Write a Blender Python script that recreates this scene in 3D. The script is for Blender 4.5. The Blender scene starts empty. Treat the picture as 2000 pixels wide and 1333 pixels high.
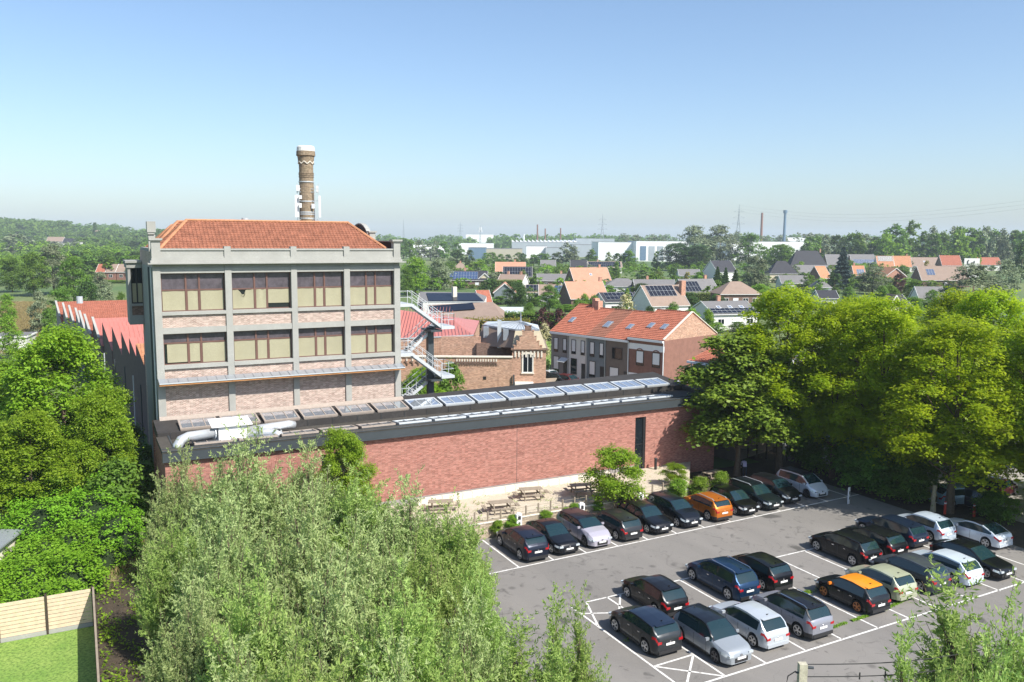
import bpy, math, random
import numpy as np
from mathutils import Vector, Matrix, noise as mnoise

# ------------------------------------------------------------------ camera, sky, sun
sc = bpy.context.scene
F, HZ, ROLL, HD, CH = 1631.0, 468.0, 0.00634, 0.4825, 20.0      # lens in photo pixels, horizon row, roll, heading, height
PITCH = math.atan((666.5 - HZ) / F)
cam_d = bpy.data.cameras.new('camera'); cam = bpy.data.objects.new('camera', cam_d)
sc.collection.objects.link(cam); sc.camera = cam
cam_d.sensor_width = 36.0; cam_d.lens = 36.0 * F / 2000.0
cam_d.clip_start = 0.5; cam_d.clip_end = 20000
cp, sp = math.cos(PITCH), math.sin(PITCH); cr, sr = math.cos(ROLL), math.sin(ROLL); ch, sh = math.cos(HD), math.sin(HD)
def ray(u, v):
    x = (u - 1000) / F; y = -(v - 666.5) / F
    x, y = cr * x - sr * y, sr * x + cr * y
    X, Y, Z = x, cp + y * sp, -sp + y * cp
    return np.array([ch * X + sh * Y, -sh * X + ch * Y, Z])
r0, rx, ry = ray(1000, 666.5), ray(1001, 666.5), ray(1000, 665.5)
ax = Vector(rx - r0).normalized(); az = -Vector(r0).normalized(); ay = az.cross(ax).normalized()
cam.matrix_world = Matrix(((ax.x, ay.x, az.x, 0), (ax.y, ay.y, az.y, 0), (ax.z, ay.z, az.z, CH), (0, 0, 0, 1)))
FWD = np.array([sh, ch]); RGT = np.array([ch, -sh])
def atz(u, v, z=0.0):
    d = ray(u, v); t = (z - CH) / d[2]; return np.array([d[0] * t, d[1] * t, z])
def aty(u, v, y):
    d = ray(u, v); t = y / d[1]; return np.array([d[0] * t, y, d[2] * t + CH])
def atd(u, v, D):
    d = ray(u, v); t = D / (d[0] * FWD[0] + d[1] * FWD[1]); return np.array([d[0] * t, d[1] * t, d[2] * t + CH])

w = bpy.data.worlds.new('World'); sc.world = w; w.use_nodes = True
nt = w.node_tree; bg = nt.nodes['Background']
sky = nt.nodes.new('ShaderNodeTexSky'); sky.sky_type = 'NISHITA'; sky.sun_disc = False
SUN = Vector((0.42, -1.0, 1.14)).normalized()
SUN_EL = math.asin(SUN.z); SUN_ROT = math.atan2(SUN.x, SUN.y)
sky.sun_elevation = SUN_EL; sky.sun_rotation = SUN_ROT
sky.altitude = 0; sky.air_density = 1.0; sky.dust_density = 1.2; sky.ozone_density = 3.8
nt.links.new(sky.outputs[0], bg.inputs[0]); bg.inputs[1].default_value = 0.118
sun_d = bpy.data.lights.new('sun', 'SUN'); sun_d.energy = 5.0; sun_d.angle = math.radians(0.53); sun_d.color = (1.0, 0.95, 0.87)
sun = bpy.data.objects.new('sun', sun_d); sc.collection.objects.link(sun)
sun.rotation_euler = SUN.to_track_quat('Z', 'Y').to_euler()
sun.location = (30, -60, 90)
sc.view_settings.view_transform = 'Standard'; sc.view_settings.look = 'None'
sc.view_settings.exposure = 0.66; sc.view_settings.gamma = 1.0; sc.view_settings.use_curve_mapping = False
sc.render.engine = 'CYCLES'
cy = sc.cycles
cy.max_bounces = 10; cy.diffuse_bounces = 6; cy.glossy_bounces = 3; cy.transmission_bounces = 4; cy.volume_bounces = 0; cy.transparent_max_bounces = 8
cy.use_denoising = True; cy.sample_clamp_indirect = 6.0
cy.caustics_reflective = False; cy.caustics_refractive = False

R = np.random.default_rng(7)
rnd = random.Random(11)
COL = sc.collection

# ------------------------------------------------------------------ materials
def new_mat(name):
    m = bpy.data.materials.new(name); m.use_nodes = True
    n = m.node_tree.nodes; return m, m.node_tree, n['Principled BSDF']
def setv(b, base=None, rough=None, metal=None, spec=None, coat=None):
    if base is not None: b.inputs['Base Color'].default_value = (*base, 1)
    if rough is not None: b.inputs['Roughness'].default_value = rough
    if metal is not None: b.inputs['Metallic'].default_value = metal
    if spec is not None: b.inputs['Specular IOR Level'].default_value = spec
    if coat is not None:
        b.inputs['Coat Weight'].default_value = coat; b.inputs['Coat Roughness'].default_value = 0.03
def mixc(nt, fac, a, b, blend='MIX'):
    n = nt.nodes.new('ShaderNodeMix'); n.data_type = 'RGBA'; n.blend_type = blend
    for s, v in ((0, fac), (6, a), (7, b)):
        if hasattr(v, 'is_output'): nt.links.new(v, n.inputs[s])
        elif s == 0: n.inputs[0].default_value = v
        else: n.inputs[s].default_value = (*v, 1)
    return n.outputs[2]
def ramp(nt, fac, lo, hi, c0=(0, 0, 0), c1=(1, 1, 1)):
    n = nt.nodes.new('ShaderNodeValToRGB'); nt.links.new(fac, n.inputs[0])
    n.color_ramp.elements[0].position = lo; n.color_ramp.elements[1].position = hi
    n.color_ramp.elements[0].color = (*c0, 1); n.color_ramp.elements[1].color = (*c1, 1)
    return n.outputs[0]
def noise_n(nt, vec, scale, detail=4, rough=.6, dist=0):
    n = nt.nodes.new('ShaderNodeTexNoise'); n.inputs['Scale'].default_value = scale
    n.inputs['Detail'].default_value = detail; n.inputs['Roughness'].default_value = rough; n.inputs['Distortion'].default_value = dist
    if vec is not None: nt.links.new(vec, n.inputs['Vector'])
    return n.outputs[0]
def obj_co(nt):
    return nt.nodes.new('ShaderNodeTexCoord').outputs['Object']
def geo_pos(nt):
    return nt.nodes.new('ShaderNodeNewGeometry').outputs['Position']
def scaled(nt, vec, s):
    n = nt.nodes.new('ShaderNodeMapping'); n.inputs['Scale'].default_value = s; nt.links.new(vec, n.inputs['Vector']); return n.outputs[0]
def bump(nt, b, h, dist=.02, strength=.6):
    n = nt.nodes.new('ShaderNodeBump'); n.inputs['Distance'].default_value = dist; n.inputs['Strength'].default_value = strength
    nt.links.new(h, n.inputs['Height']); nt.links.new(n.outputs[0], b.inputs['Normal'])
def plain(name, col, rough=.7, metal=0, var=.25, scale=2.0, coat=None, spec=None, bmp=0):
    m, nt, b = new_mat(name); setv(b, col, rough, metal, spec if spec is not None else (.22 if rough >= .7 else .5), coat)
    if var:
        p = obj_co(nt)
        f = ramp(nt, noise_n(nt, p, scale, 6, .65), .3, .72)
        c = mixc(nt, f, tuple(x * (1 - var) for x in col), tuple(min(1, x * (1 + var)) for x in col))
        f2 = ramp(nt, noise_n(nt, p, scale * 14, 3, .6), .35, .7)
        c = mixc(nt, f2, c, tuple(x * (1 - var * .6) for x in col)) if var > .1 else c
        nt.links.new(c, b.inputs['Base Color'])
        if bmp: bump(nt, b, noise_n(nt, p, scale * 10, 4), bmp)
    return m
def brick_mat(name, c1, c2, mortar, bw=.22, bh=.075, ms=.012, patch=.35, patchcol=None, rough=.9, pscale=.35):
    m, nt, b = new_mat(name); setv(b, c1, rough, spec=.15)
    sep = nt.nodes.new('ShaderNodeSeparateXYZ'); nt.links.new(obj_co(nt), sep.inputs[0])
    add = nt.nodes.new('ShaderNodeMath'); add.operation = 'ADD'; nt.links.new(sep.outputs[0], add.inputs[0]); nt.links.new(sep.outputs[1], add.inputs[1])
    cmb = nt.nodes.new('ShaderNodeCombineXYZ'); nt.links.new(add.outputs[0], cmb.inputs[0]); nt.links.new(sep.outputs[2], cmb.inputs[1])
    t = nt.nodes.new('ShaderNodeTexBrick'); nt.links.new(cmb.outputs[0], t.inputs['Vector'])
    t.inputs['Color1'].default_value = (*c1, 1); t.inputs['Color2'].default_value = (*c2, 1); t.inputs['Mortar'].default_value = (*mortar, 1)
    t.inputs['Scale'].default_value = 1; t.inputs['Mortar Size'].default_value = ms; t.inputs['Brick Width'].default_value = bw; t.inputs['Row Height'].default_value = bh
    t.inputs['Bias'].default_value = 0.0; t.inputs['Mortar Smooth'].default_value = .2
    st = scaled(nt, cmb.outputs[0], (pscale, pscale * 3.2, 1))
    f = ramp(nt, noise_n(nt, st, 1.3, 8, .72, .4), .35, .68)
    pc = patchcol or tuple(min(1, x * 1.5 + .05) for x in c1)
    mf = nt.nodes.new('ShaderNodeMath'); mf.operation = 'MULTIPLY'; nt.links.new(f, mf.inputs[0]); mf.inputs[1].default_value = patch
    c = mixc(nt, mf.outputs[0], t.outputs[0], pc)
    # single odd bricks
    st2 = scaled(nt, cmb.outputs[0], (1 / bw, 1 / bh, 1))
    wn = nt.nodes.new('ShaderNodeTexWhiteNoise'); wn.noise_dimensions = '2D'
    fl = nt.nodes.new('ShaderNodeVectorMath'); fl.operation = 'FLOOR'; nt.links.new(st2, fl.inputs[0]); nt.links.new(fl.outputs[0], wn.inputs['Vector'])
    f3 = ramp(nt, wn.outputs[0], .1, .95, (.80, .79, .78), (1.22, 1.2, 1.2))
    c = mixc(nt, 1.0, c, f3, 'MULTIPLY')
    nt.links.new(c, b.inputs['Base Color'])
    bump(nt, b, t.outputs['Fac'], .012, -.8)
    return m
def leaf_mat(name, c1, c2, trans, tf=.35, rough=.45):
    m, nt, b = new_mat(name); setv(b, c1, rough, spec=.14)
    at = nt.nodes.new('ShaderNodeAttribute'); at.attribute_name = 'tint'
    oi = nt.nodes.new('ShaderNodeObjectInfo')
    c = mixc(nt, at.outputs['Fac'], c1, c2)
    hs = nt.nodes.new('ShaderNodeHueSaturation'); nt.links.new(c, hs.inputs['Color'])
    mr = nt.nodes.new('ShaderNodeMapRange'); mr.inputs['To Min'].default_value = .82; mr.inputs['To Max'].default_value = 1.25
    nt.links.new(oi.outputs['Random'], mr.inputs['Value']); nt.links.new(mr.outputs[0], hs.inputs['Value'])
    mh = nt.nodes.new('ShaderNodeMapRange'); mh.inputs['To Min'].default_value = .485; mh.inputs['To Max'].default_value = .512
    nt.links.new(oi.outputs['Random'], mh.inputs['Value']); nt.links.new(mh.outputs[0], hs.inputs['Hue'])
    nt.links.new(hs.outputs[0], b.inputs['Base Color'])
    tr = nt.nodes.new('ShaderNodeBsdfTranslucent')
    c2_ = mixc(nt, at.outputs['Fac'], tuple(x * .8 for x in trans), trans)
    nt.links.new(c2_, tr.inputs['Color'])
    ms = nt.nodes.new('ShaderNodeMixShader'); ms.inputs[0].default_value = tf
    nt.links.new(b.outputs[0], ms.inputs[1]); nt.links.new(tr.outputs[0], ms.inputs[2])
    nt.links.new(ms.outputs[0], nt.nodes['Material Output'].inputs['Surface'])
    return m

M = {}
M['concrete'] = plain('pale_concrete', (.345, .345, .32), .85, var=.16, scale=.8, bmp=.004)
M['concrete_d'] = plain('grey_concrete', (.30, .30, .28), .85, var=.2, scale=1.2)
M['brick_pink'] = brick_mat('weathered_pink_brick', (.26, .13, .10), (.38, .27, .22), (.50, .45, .40), patch=.3, patchcol=(.42, .33, .28), ms=.018)
M['brick_red'] = brick_mat('red_wing_brick', (.235, .068, .050), (.35, .135, .10), (.34, .235, .20), bw=.24, bh=.07, ms=.010, patch=.42, patchcol=(.36, .205, .17), pscale=.8)
M['brick_old'] = brick_mat('old_orange_brick', (.30, .13, .085), (.44, .25, .17), (.46, .38, .30), bw=.26, bh=.09, ms=.016, patch=.5, patchcol=(.50, .30, .20), pscale=.5)
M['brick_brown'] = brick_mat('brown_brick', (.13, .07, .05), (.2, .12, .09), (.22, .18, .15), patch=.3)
M['brick_orange'] = brick_mat('orange_brick', (.40, .17, .10), (.5, .24, .15), (.45, .35, .3), patch=.3)
M['brick_far'] = plain('far_brick', (.25, .13, .1), .9, var=.25)
M['tile_old'] = plain('lichened_clay_tile', (.30, .125, .078), .9, var=.5, scale=2.2)
M['tile_red'] = plain('red_clay_tile', (.35, .125, .08), .85, var=.4, scale=1.8)
M['tile_brown'] = plain('brown_clay_tile', (.24, .105, .07), .75, var=.25, scale=1.3)
M['tile_orange'] = plain('orange_tile', (.46, .22, .12), .8, var=.3, scale=1.5)
M['tile_pink'] = plain('salmon_tile', (.46, .24, .16), .85, var=.15, scale=.6)
M['tile_tan'] = plain('brown_flat_tile', (.27, .2, .16), .85, var=.15, scale=.8)
M['tile_grey'] = plain('grey_tile', (.17, .165, .165), .7, var=.15, scale=.8)
M['tile_dark'] = plain('slate_dark', (.04, .04, .048), .7, var=.2, scale=.8)
M['metal_red'] = plain('red_coated_metal', (.44, .16, .13), .42, var=.1, scale=.5)
M['zinc'] = plain('zinc', (.42, .45, .48), .42, .55, var=.12, scale=1.5)
M['zinc_l'] = plain('pale_zinc', (.62, .66, .68), .4, .3, var=.1, scale=1.0)
M['galv'] = plain('galvanised_steel', (.52, .55, .57), .5, .2, var=.12, scale=3)
M['duct'] = plain('duct_steel', (.55, .57, .59), .35, .45, var=.06, scale=6)
M['bitumen'] = plain('bitumen_roofing', (.045, .042, .04), .8, var=.35, scale=.6)
M['bitumen_p'] = plain('bitumen_worn', (.075, .068, .058), .85, var=.5, scale=.5)
M['fascia'] = plain('dark_steel_fascia', (.045, .055, .062), .5, .1, var=.1)
M['frame_br'] = plain('brown_window_frame', (.13, .065, .05), .55, var=.1)
M['frame_w'] = plain('white_frame', (.75, .75, .73), .5, var=.05)
M['frame_k'] = plain('black_frame', (.02, .02, .022), .4, var=.05)
M['frame_tan'] = plain('weathered_skylight_frame', (.34, .29, .25), .7, var=.2, scale=5)
M['shutter'] = plain('white_shutter', (.72, .74, .76), .5, var=.04)
M['blind'] = plain('cream_blind', (.335, .315, .215), .75, var=.12, scale=.7)
M['blind_in'] = plain('dull_purple_glass', (.10, .085, .10), .25, var=.55, scale=2.2)
M['glass'] = plain('dark_glass', (.012, .016, .02), .06, var=0, spec=.7)
M['sky_glass'] = plain('skylight_glass', (.55, .60, .66), .04, .75, var=0, spec=1.0)
M['wood_or'] = plain('orange_wood', (.52, .24, .09), .7, var=.3, scale=3)
M['wood_grey'] = plain('weathered_timber', (.30, .25, .19), .85, var=.3, scale=4)
M['wood_pale'] = plain('pale_board', (.62, .50, .36), .8, var=.2, scale=3)
M['wood_dark'] = plain('dark_timber', (.06, .045, .035), .8, var=.2, scale=4)
M['stone_w'] = plain('white_stone', (.66, .61, .52), .9, var=.2, scale=3, bmp=.01)
M['stone_wall'] = brick_mat('rubble_stone', (.32, .26, .19), (.46, .39, .30), (.2, .16, .12), bw=.42, bh=.1, ms=.02, patch=.5, patchcol=(.52, .44, .34))
M['plaster_w'] = plain('white_plaster', (.70, .69, .66), .85, var=.08)
M['plaster_g'] = plain('grey_plaster', (.27, .25, .24), .85, var=.1)
M['plaster_bg'] = plain('blue_grey_plaster', (.18, .21, .23), .85, var=.1)
M['plaster_br'] = plain('taupe_plaster', (.17, .14, .12), .85, var=.1)
M['plaster_c'] = plain('cream_plaster', (.60, .53, .38), .85, var=.1)
M['white_hall'] = plain('white_cladding', (.78, .79, .80), .6, var=.04)
M['grey_hall'] = plain('grey_cladding', (.34, .38, .42), .6, var=.1, scale=.1)
M['tan_hall'] = plain('tan_cladding', (.42, .39, .31), .7, var=.08, scale=.1)
M['blue_hall'] = plain('blue_grey_cladding', (.12, .19, .28), .6, var=.1, scale=.1)
M['solar'] = plain('solar_cell', (.008, .010, .020), .35, var=.1, spec=.3)
M['solar_b'] = plain('blue_solar_cell', (.045, .075, .15), .25, var=.15, spec=.5)
M['bark'] = plain('bark', (.14, .105, .075), .9, var=.35, scale=5, bmp=.02)
M['bark_pale'] = plain('pale_bark', (.42, .36, .24), .9, var=.3, scale=5, bmp=.01)
M['white_pl'] = plain('white_plastic', (.8, .8, .8), .35, var=.02)
M['black_pl'] = plain('black_plastic', (.02, .02, .022), .5, var=.1)
M['red_pl'] = plain('red_plastic', (.55, .05, .03), .5, var=.05)
M['rubber'] = plain('tyre_rubber', (.018, .018, .018), .85, var=.1)
M['rim'] = plain('alloy', (.55, .56, .58), .3, .7, var=.05)
M['rim_dark'] = plain('dark_alloy', (.1, .1, .11), .35, .6, var=.05)
M['rim_bronze'] = plain('bronze_alloy', (.42, .17, .07), .35, .5, var=.05)
M['lamp_red'] = plain('red_lens', (.36, .010, .014), .12, var=0, spec=.7)
M['lamp_clear'] = plain('clear_lens', (.62, .68, .72), .08, .3, var=0, spec=.8)
M['plate'] = plain('number_plate', (.78, .78, .76), .4, var=0)
M['chrome'] = plain('chrome', (.7, .7, .72), .12, .95, var=0)
M['cable'] = plain('cable', (.03, .03, .03), .7, var=0)
M['pylon'] = plain('pylon_steel', (.28, .32, .35), .6, .2, var=0)
def car_glass():
    m, nt, b = new_mat('car_glass'); setv(b, (.010, .028, .034), .03, 0, .7)
    return m
M['cglass'] = car_glass()
_paints = {}
def paint(col, metal=.3):
    k = (col, metal)
    if k not in _paints:
        m, nt, b = new_mat('car_paint'); setv(b, col, .28, metal, .2, .4); _paints[k] = m
    return _paints[k]

# ------------------------------------------------------------------ object helpers
def tag(o, label=None, cat=None, group=None, kind=None):
    if label: o['label'] = label
    if cat: o['category'] = cat
    if group: o['group'] = group
    if kind: o['kind'] = kind
    return o
def thing(name, loc=(0, 0, 0), rz=0.0, label=None, cat=None, group=None, s=1.0):
    o = bpy.data.objects.new(name, None); COL.objects.link(o); o.location = loc; o.rotation_euler = (0, 0, rz)
    o.empty_display_size = .3
    if s != 1.0: o.scale = (s, s, s)
    return tag(o, label, cat, group)
def link(name, me, parent=None, loc=None, rz=0, s=None):
    o = bpy.data.objects.new(name, me); COL.objects.link(o)
    if parent is not None: o.parent = parent
    if loc is not None: o.location = loc
    if rz: o.rotation_euler = (0, 0, rz)
    if s is not None: o.scale = (s, s, s) if not hasattr(s, '__len__') else s
    return o
class MB:
    """collects simple solids in the local coordinates of its parent"""
    def __init__(s, off=(0, 0, 0)): s.v = []; s.f = []; s.m = []; s.off = Vector(off); s.cm = 0
    def mat(s, i): s.cm = i; return s
    def add(s, vs, fs):
        k = len(s.v); s.v += [tuple(Vector(v) - s.off) for v in vs]; s.f += [tuple(i + k for i in f) for f in fs]; s.m += [s.cm] * len(fs); return s
    def box(s, x0, x1, y0, y1, z0, z1):
        return s.add([(x0, y0, z0), (x1, y0, z0), (x1, y1, z0), (x0, y1, z0), (x0, y0, z1), (x1, y0, z1), (x1, y1, z1), (x0, y1, z1)],
                     [(0, 3, 2, 1), (4, 5, 6, 7), (0, 1, 5, 4), (1, 2, 6, 5), (2, 3, 7, 6), (3, 0, 4, 7)])
    def obox(s, c, u, v, wv):
        c, u, v, wv = map(Vector, (c, u, v, wv))
        p = [c + a * u + b * v + d * wv for d in (-1, 1) for a, b in ((-1, -1), (1, -1), (1, 1), (-1, 1))]
        return s.add(p, [(0, 3, 2, 1), (4, 5, 6, 7), (0, 1, 5, 4), (1, 2, 6, 5), (2, 3, 7, 6), (3, 0, 4, 7)])
    def bar(s, a, b, w=.05, h=None, up=(0, 0, 1)):
        a, b = Vector(a), Vector(b); d = (b - a); L = d.length
        if L < 1e-6: return s
        d /= L; up = Vector(up)
        if abs(d.dot(up)) > .98: up = Vector((1, 0, 0))
        sd = d.cross(up).normalized(); u2 = sd.cross(d)
        return s.obox((a + b) / 2, d * (L / 2), sd * (w / 2), u2 * ((h or w) / 2))
    def tube(s, pts, r, n=8, cap=True):
        pts = [Vector(p) for p in pts]; rs = r if hasattr(r, '__len__') else [r] * len(pts)
        vs = []; fs = []
        ref = None
        for i, p in enumerate(pts):
            d = (pts[min(i + 1, len(pts) - 1)] - pts[max(i - 1, 0)]).normalized()
            if ref is None:
                ref = Vector((0, 0, 1)) if abs(d.z) < .9 else Vector((1, 0, 0))
            a = d.cross(ref).normalized(); b = d.cross(a).normalized(); ref = -b if False else ref
            for k in range(n):
                t = 2 * math.pi * k / n; vs.append(p + a * (rs[i] * math.cos(t)) + b * (rs[i] * math.sin(t)))
        for i in range(len(pts) - 1):
            for k in range(n):
                k2 = (k + 1) % n; fs.append((i * n + k, i * n + k2, (i + 1) * n + k2, (i + 1) * n + k))
        if cap:
            fs.append(tuple(reversed(range(n)))); fs.append(tuple(range((len(pts) - 1) * n, len(pts) * n)))
        return s.add(vs, fs)
    def prism(s, poly, z0, z1):
        n = len(poly); vs = [(x, y, z0) for x, y in poly] + [(x, y, z1) for x, y in poly]
        return s.add(vs, [tuple(reversed(range(n))), tuple(range(n, 2 * n))] + [(i, (i + 1) % n, n + (i + 1) % n, n + i) for i in range(n)])
    def xprism(s, poly, y0, y1):   # poly in (x,z), extruded along y
        n = len(poly); vs = [(x, y0, z) for x, z in poly] + [(x, y1, z) for x, z in poly]
        return s.add(vs, [tuple(range(n)), tuple(reversed(range(n, 2 * n)))] + [((i + 1) % n, i, n + i, n + (i + 1) % n) for i in range(n)])
    def yprism(s, poly, x0, x1):   # poly in (y,z), extruded along x
        n = len(poly); vs = [(x0, y, z) for y, z in poly] + [(x1, y, z) for y, z in poly]
        return s.add(vs, [tuple(reversed(range(n))), tuple(range(n, 2 * n))] + [(i, (i + 1) % n, n + (i + 1) % n, n + i) for i in range(n)])
    def quad(s, *p): return s.add(p, [tuple(range(len(p)))])
    def slab(s, pts, t):           # polygon thickened along its normal
        pts = [Vector(p) for p in pts]; n = (pts[1] - pts[0]).cross(pts[-1] - pts[0]).normalized() * t; k = len(pts)
        return s.add(pts + [p - n for p in pts], [tuple(range(k)), tuple(reversed(range(k, 2 * k)))] + [((i + 1) % k, i, k + i, k + (i + 1) % k) for i in range(k)])
    def mesh(s, name, mats, smooth=False):
        me = bpy.data.meshes.new(name); me.from_pydata(s.v, [], s.f)
        mats = mats if isinstance(mats, (list, tuple)) else [mats]
        for m in mats: me.materials.append(m)
        if len(mats) > 1: me.polygons.foreach_set('material_index', s.m)
        if smooth: me.polygons.foreach_set('use_smooth', [True] * len(s.f))
        me.update(); return me
    def build(s, name, mats, parent=None, kind=None, smooth=False, loc=None, rz=0):
        o = link(name, s.mesh(name, mats, smooth), parent, loc, rz)
        if kind: o['kind'] = kind
        return o
def edges_sharp(o, ang=30):
    me = o.data
    me.polygons.foreach_set('use_smooth', [True] * len(me.polygons))
    try: me.set_sharp_from_angle(angle=math.radians(ang))
    except Exception: pass

def tiles_mesh(name, A, B, Cc, D, mat, col=.28, row=.33, amp=.03, step=.025):
    """real pantile relief on the slope A(left eave) B(right eave) C(right top) D(left top); columns run up the slope"""
    A, B, Cc, D = [np.array(p, float) for p in (A, B, Cc, D)]
    e = (B - A); W = np.linalg.norm(e); e /= W
    upv = (D - A) - e * np.dot(D - A, e); Hh = np.linalg.norm(upv); upn = upv / Hh
    nrm = np.cross(e, upn)
    xl = lambda t: np.dot(D - A, e) * t; xr = lambda t: W + (np.dot(Cc - A, e) - W) * t
    x_min = min(0, xl(1)); x_max = max(W, xr(1))
    nc = max(2, int((x_max - x_min) / col)) * 4; xs = np.linspace(x_min, x_max, nc + 1)
    nr = max(1, int(round(Hh / row)))
    ts = []
    for i in range(nr): ts += [(i / nr, 1), ((i + 1) / nr - 1e-4, 0)]
    V = []
    for t, up in ts:
        x = np.clip(xs, xl(t), xr(t))
        off = amp * np.cos(xs / col * 2 * math.pi) + step * up + .02
        V.append(A + e * x[:, None] + upn * (t * Hh) + nrm * off[:, None])
    V = np.concatenate(V); n = nc + 1; Fc = []
    for i in range(len(ts) - 1):
        tm = (ts[i][0] + ts[i + 1][0]) / 2
        for k in range(nc):
            xm = (xs[k] + xs[k + 1]) / 2
            if xm < xl(tm) - col * .3 or xm > xr(tm) + col * .3: continue
            Fc.append((i * n + k, i * n + k + 1, (i + 1) * n + k + 1, (i + 1) * n + k))
    me = bpy.data.meshes.new(name); me.from_pydata(V.tolist(), [], Fc); me.materials.append(mat); me.update()
    return me

# ------------------------------------------------------------------ foliage
def quads_mesh(name, P, U, V, tint, mats, extra=None):
    """rhombic leaves: centre P, half length U, half width V (numpy Nx3); extra = MB with bark"""
    n = len(P)
    co = np.empty((n, 4, 3), np.float32)
    co[:, 0] = P - U; co[:, 1] = P - U * .1 + V; co[:, 2] = P + U; co[:, 3] = P - U * .1 - V
    co = co.reshape(-1, 3); ev = np.array(extra.v, np.float32).reshape(-1, 3) if extra else np.zeros((0, 3), np.float32)
    me = bpy.data.meshes.new(name); nv = len(co) + len(ev)
    me.vertices.add(nv); me.vertices.foreach_set('co', np.concatenate([co, ev]).ravel())
    lt = [4] * n; li = list(range(4 * n)) if not extra else None
    idx = np.arange(4 * n, dtype=np.int32); sizes = np.full(n, 4, np.int32)
    mi = np.zeros(n, np.int32)
    if extra:
        fi = np.array([i for f in extra.f for i in f], np.int32) + 4 * n
        idx = np.concatenate([idx, fi]); sizes = np.concatenate([sizes, np.array([len(f) for f in extra.f], np.int32)])
        mi = np.concatenate([mi, np.ones(len(extra.f), np.int32)])
    me.loops.add(len(idx)); me.loops.foreach_set('vertex_index', idx)
    me.polygons.add(len(sizes)); starts = np.concatenate([[0], np.cumsum(sizes)[:-1]]).astype(np.int32)
    me.polygons.foreach_set('loop_start', starts)
    for m in mats: me.materials.append(m)
    me.polygons.foreach_set('material_index', mi)
    a = me.attributes.new('tint', 'FLOAT', 'POINT'); tv = np.zeros(nv, np.float32); tv[:4 * n] = np.repeat(tint, 4); a.data.foreach_set('value', tv)
    me.update(calc_edges=True); return me
def unit(a): return a / np.maximum(np.linalg.norm(a, axis=1, keepdims=True), 1e-9)
def rand_dirs(n, rg): return unit(rg.normal(size=(n, 3)))
def lobes_points(rg, lobes, nclump, nleaf, cr, shell=.55, flat=.6):
    """leaf centres in clumps near the skin of overlapping lobes (cx,cy,cz,rx,ry,rz)"""
    L = np.array(lobes, float); vol = (L[:, 3] * L[:, 4] + L[:, 3] * L[:, 5]); pick = rg.choice(len(L), nclump, p=vol / vol.sum())
    d = rand_dirs(nclump, rg); low = d[:, 2] < -.45; d[low, 2] *= -1
    r = shell + (1 - shell) * rg.random(nclump) ** .5; r *= 1 + .10 * rg.normal(size=nclump)
    C = L[pick, :3] + d * L[pick, 3:6] * r[:, None]
    k = np.repeat(np.arange(nclump), nleaf); N = len(k)
    crs = cr * (.6 + .8 * rg.random(nclump))
    off = rg.normal(size=(N, 3)) * crs[k][:, None] * .5; off[:, 2] *= flat
    # clumps droop outwards
    P = C[k] + off; P[:, 2] -= .25 * (off[:, 0] ** 2 + off[:, 1] ** 2) / cr
    tint = np.clip(rg.random(nclump)[k] * .7 + rg.random(N) * .4 - .05, 0, 1)
    return P, d[k], tint, C
def leaves(rg, P, D, size, aspect=.6, up=.9):
    N = len(P); nrm = unit(rand_dirs(N, rg) * .75 + D * .5 + np.array([0, 0, up])); t = unit(np.cross(nrm, rand_dirs(N, rg)))
    b = np.cross(nrm, t); s = size * (.65 + .7 * rg.random(N))[:, None]
    return t * s, b * s * aspect
def trunk_mb(rg, h, r, lobes, nlimb=10, base_clear=.3, n=7):
    mb = MB(); top = Vector((0, 0, 0)); pts = []; ph = rg.random() * 6
    for i in range(7):
        t = i / 6; pts.append((.25 * math.sin(t * 3 + ph) * t, .25 * math.cos(t * 2.5 + ph) * t, h * .82 * t))
    mb.tube(pts, [r * (1 - .82 * i / 6) * (1.25 if i == 0 else 1) for i in range(7)], n)
    L = sorted(lobes, key=lambda q: q[2])
    for j in range(min(nlimb, len(L))):
        q = L[j * len(L) // min(nlimb, len(L))]
        zt = max(h * base_clear * .6, min(h * .75, q[2] * .62)); t = zt / (h * .82)
        i = min(5, int(t * 6)); a = Vector(pts[i]).lerp(Vector(pts[i + 1]), t * 6 - i)
        e = Vector(q[:3]) + Vector((0, 0, q[5] * .3)); mid = a.lerp(e, .5) + Vector((0, 0, -.08 * (e - a).length))
        rr = r * (1 - .8 * t) * .55
        mb.tube([a, mid, e], [rr, rr * .6, rr * .22], 5)
        for k in range(3):
            e2 = e + Vector(rg.normal(size=3) * np.array(q[3:6]) * .55); mb.tube([mid.lerp(e, .6), e2], [rr * .35, rr * .1], 4)
    return mb
def make_lobes(rg, h, rad, z0, n, top_shape=1.0, lr=.42):
    L = []
    for i in range(n):
        t = (i + .5) / n; z = z0 + (h - z0) * (.12 + .80 * t)
        env = math.sin(math.pi * min(1, (.18 + .74 * t)) ** top_shape) ** .6
        a = i * 2.4 + rg.random() * .8; rr = rad * env * (.35 + .45 * rg.random())
        s = rad * lr * (.75 + .5 * rg.random()) * (1.05 - .35 * t)
        if i % 4 == 1: rr *= 1.22; z += rad * .08; s *= .8
        L.append((rr * math.cos(a), rr * math.sin(a), z - s * .2, s, s, s * .8))
    L.append((0, 0, h - rad * .3, rad * .36, rad * .36, rad * .32))
    return L
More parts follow.
